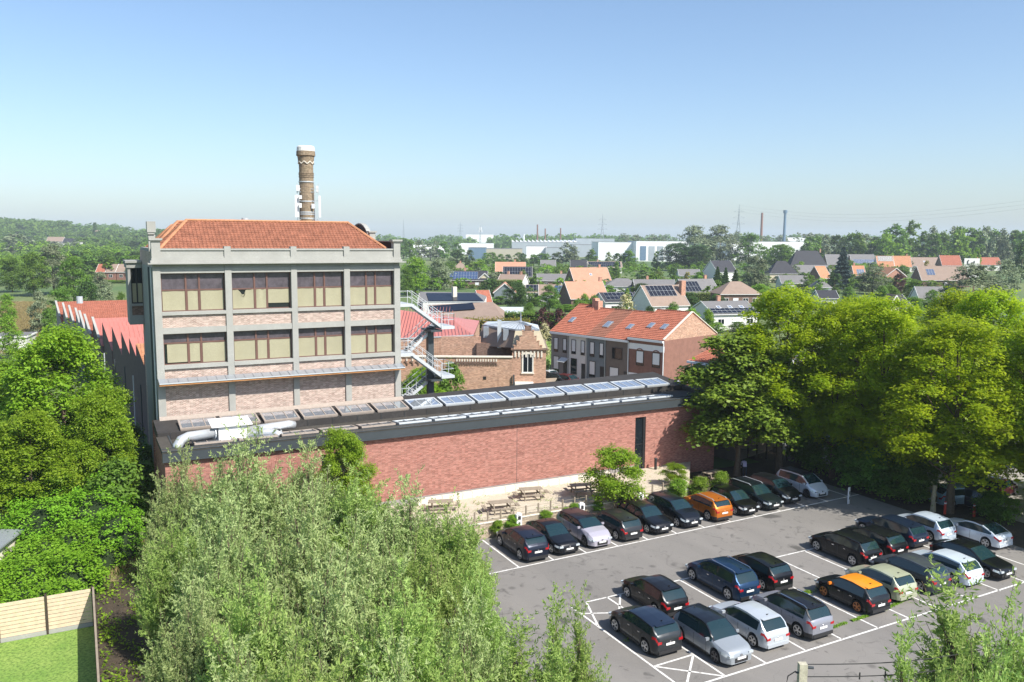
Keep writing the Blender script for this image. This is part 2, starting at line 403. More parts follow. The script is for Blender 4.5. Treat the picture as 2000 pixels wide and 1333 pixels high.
# ------------------------------------------------------------------ setting
def ground_mat():
    m, nt, b = new_mat('field_grass'); setv(b, (.08, .13, .035), .95)
    p = geo_pos(nt)
    f = ramp(nt, noise_n(nt, p, .006, 3, .5), .42, .58)
    c = mixc(nt, f, (.075, .14, .03), (.17, .20, .06))
    f2 = ramp(nt, noise_n(nt, p, .35, 6, .7), .35, .7)
    c = mixc(nt, f2, c, (.06, .095, .025))
    nt.links.new(c, b.inputs['Base Color']); return m
def asphalt_mat(name, base, light):
    m, nt, b = new_mat(name); setv(b, base, .9)
    p = geo_pos(nt)
    f = ramp(nt, noise_n(nt, scaled(nt, p, (1, .45, 1)), .22, 7, .62, .6), .36, .66)
    c = mixc(nt, f, base, light)
    f2 = ramp(nt, noise_n(nt, p, 26, 3, .7), .4, .75); c = mixc(nt, f2, c, tuple(x * 1.35 for x in base))
    f3 = ramp(nt, noise_n(nt, p, .9, 5, .6, 1.5), .58, .70); c = mixc(nt, f3, c, tuple(x * .70 for x in base))
    f4 = ramp(nt, noise_n(nt, p, .35, 2, .5), .66, .70); c = mixc(nt, f4, c, tuple(x * .55 for x in base))
    sp5 = nt.nodes.new('ShaderNodeTexVoronoi'); sp5.inputs['Scale'].default_value = .42; nt.links.new(p, sp5.inputs['Vector']); f5 = ramp(nt, sp5.outputs['Distance'], .05, .12, (.62, .62, .62), (1, 1, 1)); c = mixc(nt, 1.0, c, f5, 'MULTIPLY')
    v = nt.nodes.new('ShaderNodeTexVoronoi'); v.feature = 'DISTANCE_TO_EDGE'; v.inputs['Scale'].default_value = .16
    nz = nt.nodes.new('ShaderNodeTexNoise'); nz.inputs['Scale'].default_value = .7; nt.links.new(p, nz.inputs['Vector'])
    va = nt.nodes.new('ShaderNodeVectorMath'); va.operation = 'MULTIPLY_ADD'; nt.links.new(nz.outputs['Color'], va.inputs[0]); va.inputs[1].default_value = (2.5, 2.5, 0); nt.links.new(p, va.inputs[2])
    nt.links.new(va.outputs[0], v.inputs['Vector'])
    cr_ = ramp(nt, v.outputs[0], .001, .004, (.82, .82, .82), (1, 1, 1)); c = mixc(nt, 1.0, c, cr_, 'MULTIPLY')
    nt.links.new(c, b.inputs['Base Color']); bump(nt, b, noise_n(nt, p, 40, 2), .004); return m
def soil_mat(name, a, bb, scale=1.2):
    m, nt, b = new_mat(name); setv(b, a, .95); p = geo_pos(nt)
    c = mixc(nt, ramp(nt, noise_n(nt, p, scale, 8, .7), .35, .65), a, bb)
    c = mixc(nt, ramp(nt, noise_n(nt, p, scale * 12, 4, .7), .45, .6), c, tuple(x * .6 for x in a))
    nt.links.new(c, b.inputs['Base Color']); bump(nt, b, noise_n(nt, p, scale * 10, 5), .05); return m
M['ground'] = ground_mat()
M['asphalt'] = asphalt_mat('car_park_asphalt', (.15, .141, .13), (.205, .192, .176))
M['road'] = asphalt_mat('street_asphalt', (.26, .245, .22), (.32, .30, .27))
M['gravel'] = soil_mat('pale_gravel', (.52, .45, .34), (.64, .57, .45), 2.5)
M['mulch'] = soil_mat('dark_mulch', (.05, .037, .025), (.09, .065, .04), 1.5)
M['dry'] = soil_mat('dry_grass', (.30, .24, .11), (.20, .18, .07), 1.0)
M['lawn'] = soil_mat('lawn', (.15, .27, .04), (.24, .34, .07), .6)
def line_mat():
    m, nt, b = new_mat('worn_white_paint'); setv(b, (.68, .67, .64), .8); p = geo_pos(nt)
    c = mixc(nt, ramp(nt, noise_n(nt, p, 5, 6, .75), .50, .68), (.68, .67, .64), (.30, .28, .255)); nt.links.new(c, b.inputs['Base Color']); return m
M['line'] = line_mat()

def sheet(name, poly, z, mat):
    return MB().quad(*[(x, y, z) for x, y in poly]).build(name, mat, kind='structure')
def grid_ground():
    n = 90; V = []; Fc = []
    rad = [0] + [30 * 1.075 ** i for i in range(n)]
    rad = [r for r in rad if r < 7000]; m = 96
    for r in rad:
        for k in range(m):
            a = 2 * math.pi * k / m; x, y = r * math.cos(a), r * math.sin(a)
            D = x * FWD[0] + y * FWD[1]; S = x * RGT[0] + y * RGT[1]
            z = 0
            if r > 1300:
                z = 14 * min(1, (r - 1300) / 1500) * (1 + .4 * math.sin(a * 9))
            if D > 0: z += 34 * math.exp(-((S + 1080) / 420) ** 2 - ((D - 1650) / 500) ** 2)
            V.append((x, y, z))
    for i in range(len(rad) - 1):
        for k in range(m):
            k2 = (k + 1) % m
            Fc.append((i * m + k, (i + 1) * m + k, (i + 1) * m + k2, i * m + k2) if i else (0, m + k, m + k2))
    me = bpy.data.meshes.new('ground'); me.from_pydata(V, [], Fc); me.materials.append(M['ground']); me.update()
    o = link('ground', me); o['kind'] = 'structure'
def ground_z(x, y):
    r = math.hypot(x, y); a = math.atan2(y, x) % (2 * math.pi); D = x * FWD[0] + y * FWD[1]; S = x * RGT[0] + y * RGT[1]; z = 0
    if r > 1300: z = 14 * min(1, (r - 1300) / 1500) * (1 + .4 * math.sin(a * 9))
    if D > 0: z += 34 * math.exp(-((S + 1080) / 420) ** 2 - ((D - 1650) / 500) ** 2)
    return z
grid_ground()
sheet('parking_lot', [(11, 12), (54.5, 12), (54.5, 48.9), (11, 48.9)], .012, M['asphalt'])
sheet('path', [(41.5, 48.9), (54.5, 48.9), (54.5, 55.2), (45, 55.2)], .016, M['mulch'])
sheet('road', [(59.5, -10), (66.5, -10), (66.5, 78), (60.5, 160), (53.5, 160), (59.5, 78)], .012, M['road'])
sheet('pavement', [(66.5, -10), (90, -10), (90, 70), (66.5, 78)], .016, M['road'])
sheet('mulch_bed', [(54.5, 12), (59.5, 12), (59.5, 62), (54.5, 62)], .020, M['mulch'])
sheet('undergrowth_soil', [(.1, 20), (11, 20), (11, 54), (4.4, 64), (.1, 64)], .008, M['mulch'])
sheet('alley_soil', [(-2, 64), (4.6, 64), (5.2, 100), (-2, 100)], .012, M['mulch'])
sheet('lawn', [(-20, 20), (.05, 20), (.05, 46.4), (-20, 46.4)], .012, M['lawn'])
# dry meadow far left
p = [atz(u, v)[:2] for u, v in ((0, 592), (48, 588), (85, 640), (100, 690), (60, 700), (20, 650))]
sheet('meadow', [tuple(q) for q in p], .03, M['dry'])
p = [atz(u, v)[:2] for u, v in ((1058, 655), (1085, 655), (1090, 715), (1060, 715))]
sheet('garden_lawn', [tuple(q) for q in p], .03, M['lawn'])
p = [atz(u, v)[:2] for u, v in ((195, 482), (262, 480), (262, 488), (195, 490))]
sheet('cut_field', [tuple(q) for q in p], .06, M['dry'])
sheet('dry_bank', [tuple(atz(u, v)[:2]) for u, v in ((228, 1040), (275, 1040), (262, 1125), (215, 1140))], .016, M['dry'])

# raised gravel terrace with rubble retaining wall
MB().prism([(14, 49.15), (41.2, 49.15), (46.5, 55.3), (14, 55.3)], 0, 1.0).build('terrace', M['gravel'], kind='structure')
rw = thing('retaining_wall', (14, 48.8, 0), 0, 'low rubble stone retaining wall behind the front row of parked cars', 'wall')
MB((14, 48.8, 0)).box(14, 41.3, 48.8, 49.15, 0, 1.04).build('masonry', M['stone_wall'], rw)
cap = MB((14, 48.8, 0))
for i in range(46):
    x = 14 + i * .593; cap.box(x + .01, x + .58, 48.76 + rnd.uniform(-.02, .02), 49.2, 1.04, 1.09 + rnd.uniform(0, .03))
cap.build('coping', M['stone_w'], rw, kind='stuff')
led = thing('stone_ledge', (21, 54.6, 1.0), 0, 'row of white stone blocks lying along the foot of the red brick wing', 'ledge')
x = 21.0; k = 0
while x < 37:
    L_ = rnd.uniform(.75, 1.1)
    for row in range(2):
        MB((21, 54.6, 1.0)).box(x + row * .1, x + L_ - .03 + row * .1, 54.45 + .15 * row, 54.95, 1.0 + row * .2, 1.19 + row * .2).build('stone_block', M['stone_w'], led)
    x += L_

# parking bay markings
def mark(x0, y0, x1, y1, wd=.11, name='parking_line'):
    d = Vector((x1 - x0, y1 - y0, 0)); L_ = d.length; d /= L_; n = Vector((-d.y, d.x, 0)) * wd / 2; a = Vector((x0, y0, .018)); b = Vector((x1, y1, .018))
    MB().quad(a - n, b - n, b + n, a + n).build(name, M['line'], kind='structure')
mark(11.5, 42.95, 56 - 1.5, 44.35)
for i in range(13):
    x = 23.3 + i * 2.5; y = 42.95 + (x - 11.5) * .0325; mark(x, y + .06, x + .02, 48.6)
mark(24.3, 37.3, 54, 37.6)
mark(14, 27.55, 54, 27.95)
mark(23.3, 27.6, 23.25, 37.3)
for x in (25.75, 28.3, 30.95, 33.5, 36.2, 38.65, 41.2, 43.9, 46.5, 49.1, 51.7): 
    mark(x, 27.75, x, 32.5); mark(x - .05, 32.7, x - .05, 37.35)
mark(23.35, 29.9, 25.7, 29.95)
mark(23.4, 27.65, 25.7, 29.9); mark(23.4, 29.85, 25.7, 27.7)
mark(24.3, 37.3, 23.3, 34.6); mark(26.6, 37.3, 24.5, 34.5); mark(23.3, 36.2, 27, 34.6)
# ------------------------------------------------------------------ factory
fb = thing('factory_building', (4.8, 62.7, 0), 0, 'tall concrete framed brick factory with clay tiled roof and cream window blinds', 'factory')
O = (4.8, 62.7, 0); YF = 62.7
PX = [(4.81, 5.30), (9.58, 10.03), (14.29, 14.72), (18.31, 18.76), (22.34, 22.82)]
MB(O).box(4.85, 22.78, YF + .75, 75, 0, 19.0).build('wall', M['brick_pink'], fb)
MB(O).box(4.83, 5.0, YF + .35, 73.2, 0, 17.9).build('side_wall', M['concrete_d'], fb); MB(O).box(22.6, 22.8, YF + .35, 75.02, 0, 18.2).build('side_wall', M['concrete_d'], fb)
for a, b in PX:
    MB(O).box(a, b, YF, YF + .7, 5.5, 17.86).build('pilaster', M['concrete'], fb)
bays = [(PX[i][1], PX[i + 1][0]) for i in range(4)]
def panel(a, b, z0, z1, nm='brick_panel'):
    MB(O).box(a + .002, b - .002, YF + .14, YF + .6, z0, z1).build(nm, M['brick_pink'], fb)
def beam(a, b, z0, z1, y=.05, nm='lintel'):
    MB(O).box(a + .001, b - .001, YF + y, YF + .65, z0, z1).build(nm, M['concrete'], fb)
def factory_window(a, b, z0, z1, zt, row, bay):
    y = YF + .40; w = MB(O); fw = .07
    m1 = a + (b - a) * .385; m2 = a + (b - a) * .595
    w.box(a, b, y - .03, y + .08, z0, z0 + fw).box(a, b, y - .03, y + .08, z1 - fw, z1)
    for x in (a, b - fw): w.box(x, x + fw, y - .03, y + .08, z0 + fw, z1 - fw)
    for x in (m1, m2): w.box(x - .06, x + .06, y - .05, y + .08, z0 + fw, z1 - fw)
    segs = [(a + fw, m1 - .06), (m1 + .06, m2 - .06), (m2 + .06, b - fw)]
    for s0, s1 in segs: w.box(s0, s1, y - .04, y + .07, zt - .05, zt + .05)
    # inner casement frames
    for s0, s1 in (segs[1],):
        for q in (s0, s1 - .05): w.box(q, q + .05, y - .03, y + .06, z0 + fw, zt - .05)
    wo = w.build('window', M['frame_br'], fb)
    for k, (s0, s1) in enumerate(segs):
        g = MB(O).box(s0, s1, y + .02, y + .035, zt + .05, z1 - fw); g.build('pane', M['blind_in'], wo)
        MB(O).box(s0, s1, y + .04, y + .052, z0 + fw, zt - .05).build('pane', M['glass'], wo)
        # roller blind close behind the pane, slightly wavy; a few hang askew
        lo = z0 + fw; xa, xb = s0 + .02, s1 - .02
        if row == 1 and bay == 1 and k == 2: lo += .34
        if row == 0 and bay == 0 and k == 0: xa += .16; lo += .08
        if row == 0 and bay == 0 and k == 1: lo += .08
        bl = MB(O); nx, nz = 8, 8; top = zt - .05; base = len(bl.v)
        vs = []
        for j in range(nz + 1):
            for i in range(nx + 1):
                X = xa + (xb - xa) * i / nx; Z = lo + (top - lo) * j / nz
                if row == 1 and bay == 1 and k == 0 and j == nz:
                    Z -= .55 * math.exp(-((i - 3.8) / .8) ** 2)
                if row == 1 and bay == 1 and k == 0 and j == nz - 1: Z -= .42 * math.exp(-((i - 3.8) / .9) ** 2)
                amp = .02 if not (row == 1 and bay == 1 and k < 2) else .07
                vs.append((X, y - .012 + .010 * math.sin(i * 1.1 + k + bay) * (amp / .02) * (.3 + .7 * j / nz) - (.02 if amp > .03 else 0), Z))
        bl.add(vs, [(j * (nx + 1) + i, j * (nx + 1) + i + 1, (j + 1) * (nx + 1) + i + 1, (j + 1) * (nx + 1) + i) for j in range(nz) for i in range(nx)])
        bl.build('blind', M['blind'], wo, smooth=True)
for i, (a, b) in enumerate(bays):
    panel(a, b, 7.16, 10.72)
    beam(a, b, 10.75, 11.02, -.02, 'sill'); factory_window(a, b, 11.02, 13.25, 12.55, 0, i)
    beam(a, b, 13.25, 13.68); panel(a, b, 13.681, 14.56); beam(a, b, 14.562, 14.80, -.02, 'sill')
    factory_window(a, b, 14.80, 17.50, 16.30, 1, i); beam(a, b, 17.50, 17.86)
    MB(O).box(a, b, YF + .62, YF + .72, 10.9, 17.6).build('room_wall', M['black_pl'], fb)
    beam(a, b, 17.861, 18.14, .12, 'frieze')
    beam(a, b, 7.0, 7.18, .02, 'plinth')
for a, b in PX: MB(O).box(a + .01, b - .01, YF + .10, YF + .65, 17.861, 18.14).build('frieze', M['concrete'], fb)
co = MB(O).box(4.50, 23.2, YF - .42, YF + .8, 18.141, 18.22).box(4.68, 22.95, YF - .2, YF + .8, 18.221, 18.40).box(4.76, 22.9, YF - .06, YF + .8, 18.401, 18.56)
co.build('cornice', M['concrete'], fb)
pp = MB(O).box(4.9, 22.7, YF + .08, YF + .4, 18.56, 19.10).box(4.9, 22.7, YF + .0, YF + .45, 19.10, 19.22).box(4.9, 22.7, YF + .02, YF + .4, 18.56, 18.66)
pp.box(4.9, 5.2, YF + .4, 75, 18.2, 19.2).box(22.4, 22.7, YF + .4, 75, 18.2, 19.2)
pp.build('parapet', M['concrete'], fb)
for a, b in PX[1:4]: MB(O).box(a, b, YF - .03, YF + .46, 18.56, 19.38).build('parapet_pier', M['concrete'], fb)
for a, b in ((4.78, 5.36), (22.30, 22.84)):
    MB(O).box(a, b, YF - .06, YF + .52, 18.56, 19.72).box(a - .09, b + .09, YF - .15, YF + .61, 19.72, 19.79).box(a - .14, b + .14, YF - .2, YF + .66, 19.79, 19.93).build('parapet_pier', M['concrete'], fb)
MB(O).box(4.8, 5.25, YF + 2.2, YF + 2.7, 18.9, 20.2).box(4.76, 5.2, YF + 2.1, YF + 2.8, 20.2, 20.34).box(4.72, 5.3, YF + 2.05, YF + 2.85, 20.34, 21.1).build('finial', M['concrete'], fb)
# tiled hipped roofs, three in a row
fr = MB(O); TM = []
for k, (y0, y1, zr, xl_, xr_) in enumerate(((63.2, 68.7, 21.2, 7.55, 19.7), (67.6, 71.8, 21.15, 7.3, 19.0), (71.4, 75.0, 20.9, 7.2, 19.0))):
    ym = (y0 + y1) / 2 + (.3 if k == 0 else 0); z0 = 19.0; e0, e1 = 5.25, 22.1
    A, B, C2, D2 = (e0, y0, z0), (e1, y0, z0), (xr_, ym, zr), (xl_, ym, zr); E_, F_ = (e1, y1, z0), (e0, y1, z0)
    f = MB(O).quad(A, B, C2, D2).quad(B, E_, C2).quad(E_, F_, D2, C2).quad(F_, A, D2)
    ro = f.build('roof', M['tile_old'], fb)
    off = np.array(O)
    me = tiles_mesh('roof_tiles', np.array(A) - off, np.array(B) - off, np.array(C2) - off, np.array(D2) - off, M['tile_old'], .26, .30, .035, .03)
    t = link('roof_tiles', me, ro); t['kind'] = 'stuff'
    for (P1, P2) in ((A, D2), (F_, D2), (B, C2)):
        me = None
    me = tiles_mesh('roof_tiles', np.array(F_) - off, np.array(A) - off, np.array(D2) - off, np.array(D2) - off, M['tile_old'], .26, .30, .035, .03)
    t = link('roof_tiles', me, ro); t['kind'] = 'stuff'
    rg_ = MB(O)
    for P1, P2 in ((A, D2), (B, C2), (D2, C2), (F_, D2), (E_, C2)):
        a_, b_ = Vector(P1), Vector(P2); n = int((b_ - a_).length / .33)
        for i in range(n):
            p0 = a_.lerp(b_, i / n) + Vector((0, 0, .05)); p1 = a_.lerp(b_, (i + 1.1) / n) + Vector((0, 0, .07)); rg_.tube([p0, p1], [.12, .10], 6)
    r_ = rg_.build('ridge_tiles', M['tile_orange'], ro, kind='stuff')
# curved gable parapet on the right flank (dark coated inner face)
pts = [(69.2, 18.9)]; 
for i in range(13):
    a = math.pi * i / 12; pts.append((71.9 - 2.7 * math.cos(a), 19.55 + 1.7 * math.sin(a)))
pts.append((74.6, 18.9))
MB(O).yprism(pts, 22.42, 22.62).build('curved_parapet', M['bitumen'], fb)
cp2 = MB(O); prev = None
for q in pts[1:-1]:
    if prev: cp2.bar((22.55, prev[0], prev[1] + .04), (22.55, q[0], q[1] + .04), .36, .1)
    prev = q
cp2.build('coping', M['concrete'], fb)
MB(O).box(22.3, 22.8, 68.6, 69.15, 19.2, 20.5).box(22.2, 22.9, 68.5, 69.25, 20.5, 20.62).build('parapet_pier', M['concrete'], fb)
MB(O).box(22.44, 22.6, YF + .66, 68.6, 19.2, 19.75).build('parapet_lining', M['bitumen'], fb)
MB(O).box(22.36, 22.66, YF + .66, 68.6, 19.75, 19.82).build('coping', M['concrete'], fb)
# oriel block on the left flank, in shade
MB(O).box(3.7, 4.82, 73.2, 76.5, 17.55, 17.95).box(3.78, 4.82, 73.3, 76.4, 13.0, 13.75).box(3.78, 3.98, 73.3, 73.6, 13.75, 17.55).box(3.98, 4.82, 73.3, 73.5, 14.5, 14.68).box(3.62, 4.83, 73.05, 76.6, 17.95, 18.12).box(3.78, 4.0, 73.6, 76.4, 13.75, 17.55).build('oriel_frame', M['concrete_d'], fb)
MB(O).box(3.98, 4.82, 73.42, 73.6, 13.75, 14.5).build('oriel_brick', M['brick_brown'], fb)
ow = MB(O).box(3.98, 4.82, 73.5, 73.58, 14.68, 14.76).box(3.98, 4.06, 73.5, 73.58, 14.76, 17.55).box(4.38, 4.46, 73.48, 73.6, 14.76, 17.55).build('oriel_window', M['frame_k'], fb)
MB(O).box(4.06, 4.82, 73.55, 73.57, 14.76, 17.55).build('pane', M['glass'], ow)
MB(O).box(4.08, 4.37, 73.53, 73.54, 14.78, 16.3).box(4.48, 4.8, 73.53, 73.54, 14.78, 16.3).build('blind', M['blind'], ow)
for k, (x, y) in enumerate(((4.72, 63.2), (4.70, 63.6), (4.66, 64.3))):
    MB(O).tube([(x, y, .3), (x, y, 17.9)], .06, 8).build('downpipe', M['fascia'] if k else M['galv'], fb)
# canopy
cnp = link('canopy', MB(O).box(4.84, 22.80, YF - .95, YF + .02, 9.80, 9.86).box(4.84, 22.80, YF - .96, YF - .93, 9.74, 9.90).mesh('canopy', M['wood_or']), fb)
n = 28; wc = 17.96 / n
for i in range(n):
    x0 = 4.84 + i * wc
    MB(O).slab([(x0 + .012, YF - 1.0, 9.92), (x0 + wc - .012, YF - 1.0, 9.92), (x0 + wc - .012, YF - .01, 10.10), (x0 + .012, YF - .01, 10.10)], .03).build('roof_panel', M['zinc'], cnp)
sm = MB(O)
for i in range(n + 1):
    x0 = 4.84 + i * wc; sm.bar((x0, YF - 1.0, 9.935), (x0, YF - .01, 10.115), .03, .05)
sm.build('seam', M['zinc'], cnp, kind='stuff')
MB(O).box(4.84, 22.8, YF - 1.02, YF - .99, 9.86, 9.93).build('gutter', M['galv'], cnp)
# small roof vent
vt = thing('roof_vent', (12.2, 69.0, 20.6), 0, 'small metal cowl vent standing on the factory ridge', 'vent')
MB().tube([(0, 0, -.1), (0, 0, .75)], .13, 10).tube([(0, 0, .75), (0, 0, .95)], [.26, .26], 10).build('cowl', M['galv'], vt)

# ------------------------------------------------------------------ red brick wing with skylights
wb = thing('brick_wing', (4.45, 55.3, 0), 0, 'long low red brick wing with flat bitumen roof and two rows of skylights', 'building')
O = (4.45, 55.3, 0)
def wing_wall():
    m = MB(O); Y0, Y1 = 55.3, 55.6
    ops = [(14.35, 16.1, 2.2, 5.3), (40.55, 41.62, .9, 5.42)]
    xs = 4.45
    for a, b, z0, z1 in ops:
        m.box(xs, a, Y0, Y1, 0, 6.3); m.box(a, b, Y0, Y1, z1, 6.3); m.box(a, b, Y0, Y1, 0, z0); xs = b
    m.box(xs, 49.1, Y0, Y1, 0, 6.3)
    m.build('wall', M['brick_red'], wb)
wing_wall()
MB(O).box(4.45, 4.75, 55.6, 62.6, 0, 6.5).box(48.8, 49.1, 55.6, 64.3, 0, 6.5).box(4.45, 49.1, 64.0, 64.3, 0, 6.9).build('side_wall', M['brick_red'], wb)
MB(O).box(4.45, 40.5, 55.24, 55.298, 1.0, 1.38).build('plinth', M['plaster_g'], wb)
MB(O).box(29.44, 29.46, 55.285, 55.3, 1.0, 6.0).build('expansion_joint', M['fascia'], wb)
MB(O).box(4.3, 49.2, 55.02, 55.3, 6.02, 6.62).box(4.3, 49.2, 54.97, 55.02, 6.02, 6.06).build('fascia', M['fascia'], wb)
fl = MB(O).box(4.3, 49.25, 55.0, 55.75, 6.62, 6.70).box(4.6, 48.9, 55.75, 59.4, 6.40, 6.46).box(4.3, 5.1, 55.75, 59.4, 6.46, 6.72).box(48.6, 49.2, 55.75, 64.2, 6.46, 6.85)
fl.build('roof', M['bitumen_p'], wb)
MB(O).box(4.3, 49.25, 54.97, 55.12, 6.70, 6.735).box(4.3, 49.25, 55.68, 55.75, 6.45, 6.74).box(5.0, 5.1, 55.8, 59.4, 6.72, 6.76).build('roof_edge', M['fascia'], wb)
MB(O).add([(4.4, 59.4, 6.4), (49.1, 59.4, 6.4), (49.1, 64.3, 6.6), (4.4, 62.68, 6.6), (4.4, 59.4, 6.93), (49.1, 59.4, 6.93), (49.1, 64.3, 7.38), (4.4, 62.68, 7.22)],
          [(4, 5, 6, 7), (0, 1, 5, 4), (1, 2, 6, 5), (3, 0, 4, 7), (2, 3, 7, 6)]).build('upper_roof', M['bitumen'], wb)
MB(O).add([(4.8, 62.35, 7.19), (22.9, 62.35, 7.19), (22.9, 62.64, 7.42), (4.8, 62.64, 7.42)], [(0, 1, 2, 3)]).build('flashing', M['frame_tan'], wb)
ps = MB(O)
for i in range(24):
    x = 5.2 + i * 1.85; ps.box(x, x + .02, 59.36, 59.4, 6.48, 6.92)
ps.build('upstand_joint', M['fascia'], wb, kind='stuff')
def skylight(x, w_, y0, z0, y1, z1, low=False):
    fm = M['frame_tan'] if x < 20 else M['galv']
    s = MB(O); dy, dz = y1 - y0, z1 - z0
    def P(t, k, h=0): return (x + t * w_, y0 + dy * k, z0 + dz * k + h)
    for t0, t1, k0, k1 in ((0, 1, 0, .07), (0, 1, .93, 1), (0, .05, .07, .93), (.95, 1, .07, .93)):
        s.slab([P(t0, k0, .1), P(t1, k0, .1), P(t1, k1, .1), P(t0, k1, .1)], .13)
    for t in (1 / 3, 2 / 3): s.slab([P(t - .012, .07, .09), P(t + .012, .07, .09), P(t + .012, .93, .09), P(t - .012, .93, .09)], .08)
    s.slab([P(.02, .02, -.03), P(.98, .02, -.03), P(.98, .98, -.03), P(.02, .98, -.03)], .12)
    o = s.build('skylight', fm, wb)
    for k in range(3):
        a, b = (.05, 1 / 3 - .012, ) if k == 0 else ((1 / 3 + .012, 2 / 3 - .012) if k == 1 else (2 / 3 + .012, .95))
        MB(O).quad(P(a, .07, .06), P(b, .07, .06), P(b, .93, .06), P(a, .93, .06)).build('pane', M['sky_glass'], o)
for i in range(15): skylight(5.85 + 2.785 * i, 2.52, 59.5, 7.03, 61.35, 7.30)
for i in range(14): skylight(6.3 + 2.77 * i, 2.5, 55.85, 6.78, 57.4, 6.62)
# window and door leaf
wn = MB(O).box(14.35, 16.1, 55.4, 55.46, 2.2, 2.28).box(14.35, 14.43, 55.4, 55.46, 2.28, 5.3).box(16.02, 16.1, 55.4, 55.46, 2.28, 5.3).box(15.2, 15.28, 55.4, 55.46, 2.28, 5.3).build('window', M['frame_k'], wb)
MB(O).box(14.43, 16.02, 55.44, 55.45, 2.28, 5.3).build('pane', M['glass'], wn)
dr = MB(O).box(40.55, 41.62, 55.4, 55.47, .9, .98).box(40.55, 40.62, 55.4, 55.47, .98, 5.42).box(41.40, 41.62, 55.36, 55.47, .98, 5.42).box(40.62, 41.40, 55.4, 55.47, 3.05, 3.12).build('door', M['frame_k'], wb)
MB(O).box(40.62, 41.40, 55.44, 55.45, .98, 5.42).build('pane', M['glass'], dr)

# ventilation plant on the wing roof
ah = thing('air_handling_unit', (8.8, 57.3, 6.46), 0, 'white ventilation box with a flat lid on the wing roof behind the willow', 'ventilation unit')
MB().box(-.9, .9, -.7, .7, .05, 1.15).box(-.8, -.6, -.6, .6, 0, .05).box(.6, .8, -.6, .6, 0, .05).build('casing', M['white_pl'], ah)
MB().slab([(-1.35, -.9, 1.22), (1.25, -.9, 1.22), (1.25, .95, 1.42), (-1.35, .95, 1.42)], .05).build('lid', M['white_pl'], ah)
d1 = thing('ventilation_duct', (6.0, 56.4, 6.46), 0, 'fat round steel duct elbow rising from the left end of the wing roof', 'duct')
MB().tube([(-.75, -.35, .05), (-.7, -.3, .3), (-.45, -.1, .62), (0, .1, .75), (1.7, .5, .75)], [.31, .31, .31, .31, .31], 14).build('pipe', M['duct'], d1, smooth=True)
MB().tube([(-.75, -.35, 0), (-.75, -.35, .06)], .46, 14).tube([(1.6, .48, .75), (1.68, .5, .75)], .40, 14).build('flange', M['galv'], d1)
d2 = thing('ventilation_duct', (10.2, 57.4, 6.46), 0, 'straight round steel duct lying right of the white ventilation box', 'duct')
MB().tube([(-.5, 0, .55), (2.6, .5, .6), (2.95, .62, .5)], [.30, .30, .28], 14).tube([(-.5, -.4, .4), (1.0, -.3, .4), (1.45, -.55, .3), (1.65, -.95, .22)], [.26, .26, .26, .26], 14).build('pipe', M['duct'], d2, smooth=True)
MB().box(1.9, 2.0, .1, .9, 0, .32).box(.2, .3, -.4, .4, 0, .3).build('support', M['galv'], d2)

# ------------------------------------------------------------------ escape stair
es = thing('escape_stair', (24, 65, 0), 0, 'white steel zigzag escape stair with railings beside the factory', 'staircase')
O = (24, 65, 0)
MB(O).box(26.35, 26.85, 65.6, 66.1, 0, 12.55).build('post', M['fascia'], es)
MB(O).box(26.2, 27.2, 64.6, 66.9, 12.25, 12.4).build('bracket', M['fascia'], es); MB(O).box(26.2, 27.2, 64.6, 66.9, 8.05, 8.2).build('bracket', M['fascia'], es)
def railing(pts, parent):
    m = MB(O)
    for h in (.55, 1.05): 
        for a, b in zip(pts[:-1], pts[1:]): m.bar(Vector(a) + Vector((0, 0, h)), Vector(b) + Vector((0, 0, h)), .036)
    for a, b in zip(pts[:-1], pts[1:]):
        a, b = Vector(a), Vector(b); k = max(1, int((b - a).length / 1.1))
        for i in range(k + 1): q = a.lerp(b, i / k); m.bar(q, q + Vector((0, 0, 1.05)), .036)
    m.build('railing', M['galv'], parent)
def flight(a, b, y0, y1):
    a, b = Vector(a), Vector(b); st = MB(O)
    for y in (y0, y1): st.bar((a.x, y, a.z - .12), (b.x, y, b.z - .12), .06, .24)
    o = st.build('flight', M['galv'], es)
    k = 14; tr = MB(O)
    for i in range(k):
        t = (i + .5) / k; x = a.x + (b.x - a.x) * t; z = a.z + (b.z - a.z) * t; tr.box(x - .14, x + .14, y0, y1, z - .03, z)
    tr.build('tread', M['galv'], o, kind='stuff')
    railing([(a.x, y0, a.z), (b.x, y0, b.z)], o); railing([(a.x, y1, a.z), (b.x, y1, b.z)], o)
def landing(x0, x1, y0, y1, z, rail):
    o = MB(O).box(x0, x1, y0, y1, z - .24, z - .05).box(x0, x1, y0, y1, z - .05, z).build('landing', M['galv'], es); railing(rail, o)
Z1, Z2, Z3, Z4 = 14.7, 12.7, 10.6, 8.5
landing(22.8, 24.5, 64.5, 66.9, Z1, [(22.9, 64.55, Z1), (24.5, 64.55, Z1)])
flight((24.5, 65, Z1), (27.2, 65, Z2 + .05), 64.6, 65.6)
landing(27.1, 28.3, 64.5, 66.9, Z2, [(27.1, 64.55, Z2), (28.25, 64.55, Z2), (28.25, 66.85, Z2), (27.1, 66.85, Z2)])
flight((27.1, 65, Z2), (24.6, 65, Z3), 65.8, 66.8)
landing(22.8, 24.6, 64.5, 66.9, Z3, [(22.9, 64.55, Z3), (24.4, 64.55, Z3)])
flight((24.5, 65, Z3), (27.2, 65, Z4 + .05), 64.6, 65.6)
landing(27.1, 28.3, 64.5, 66.9, Z4, [(27.1, 64.55, Z4), (28.25, 64.55, Z4), (28.25, 66.85, Z4), (27.1, 66.85, Z4)])
flight((27.1, 65, Z4), (24.4, 65, 6.6), 65.8, 66.8)
landing(22.8, 24.5, 64.6, 66.9, 6.6, [(22.9, 64.65, 6.6), (24.4, 64.65, 6.6)])
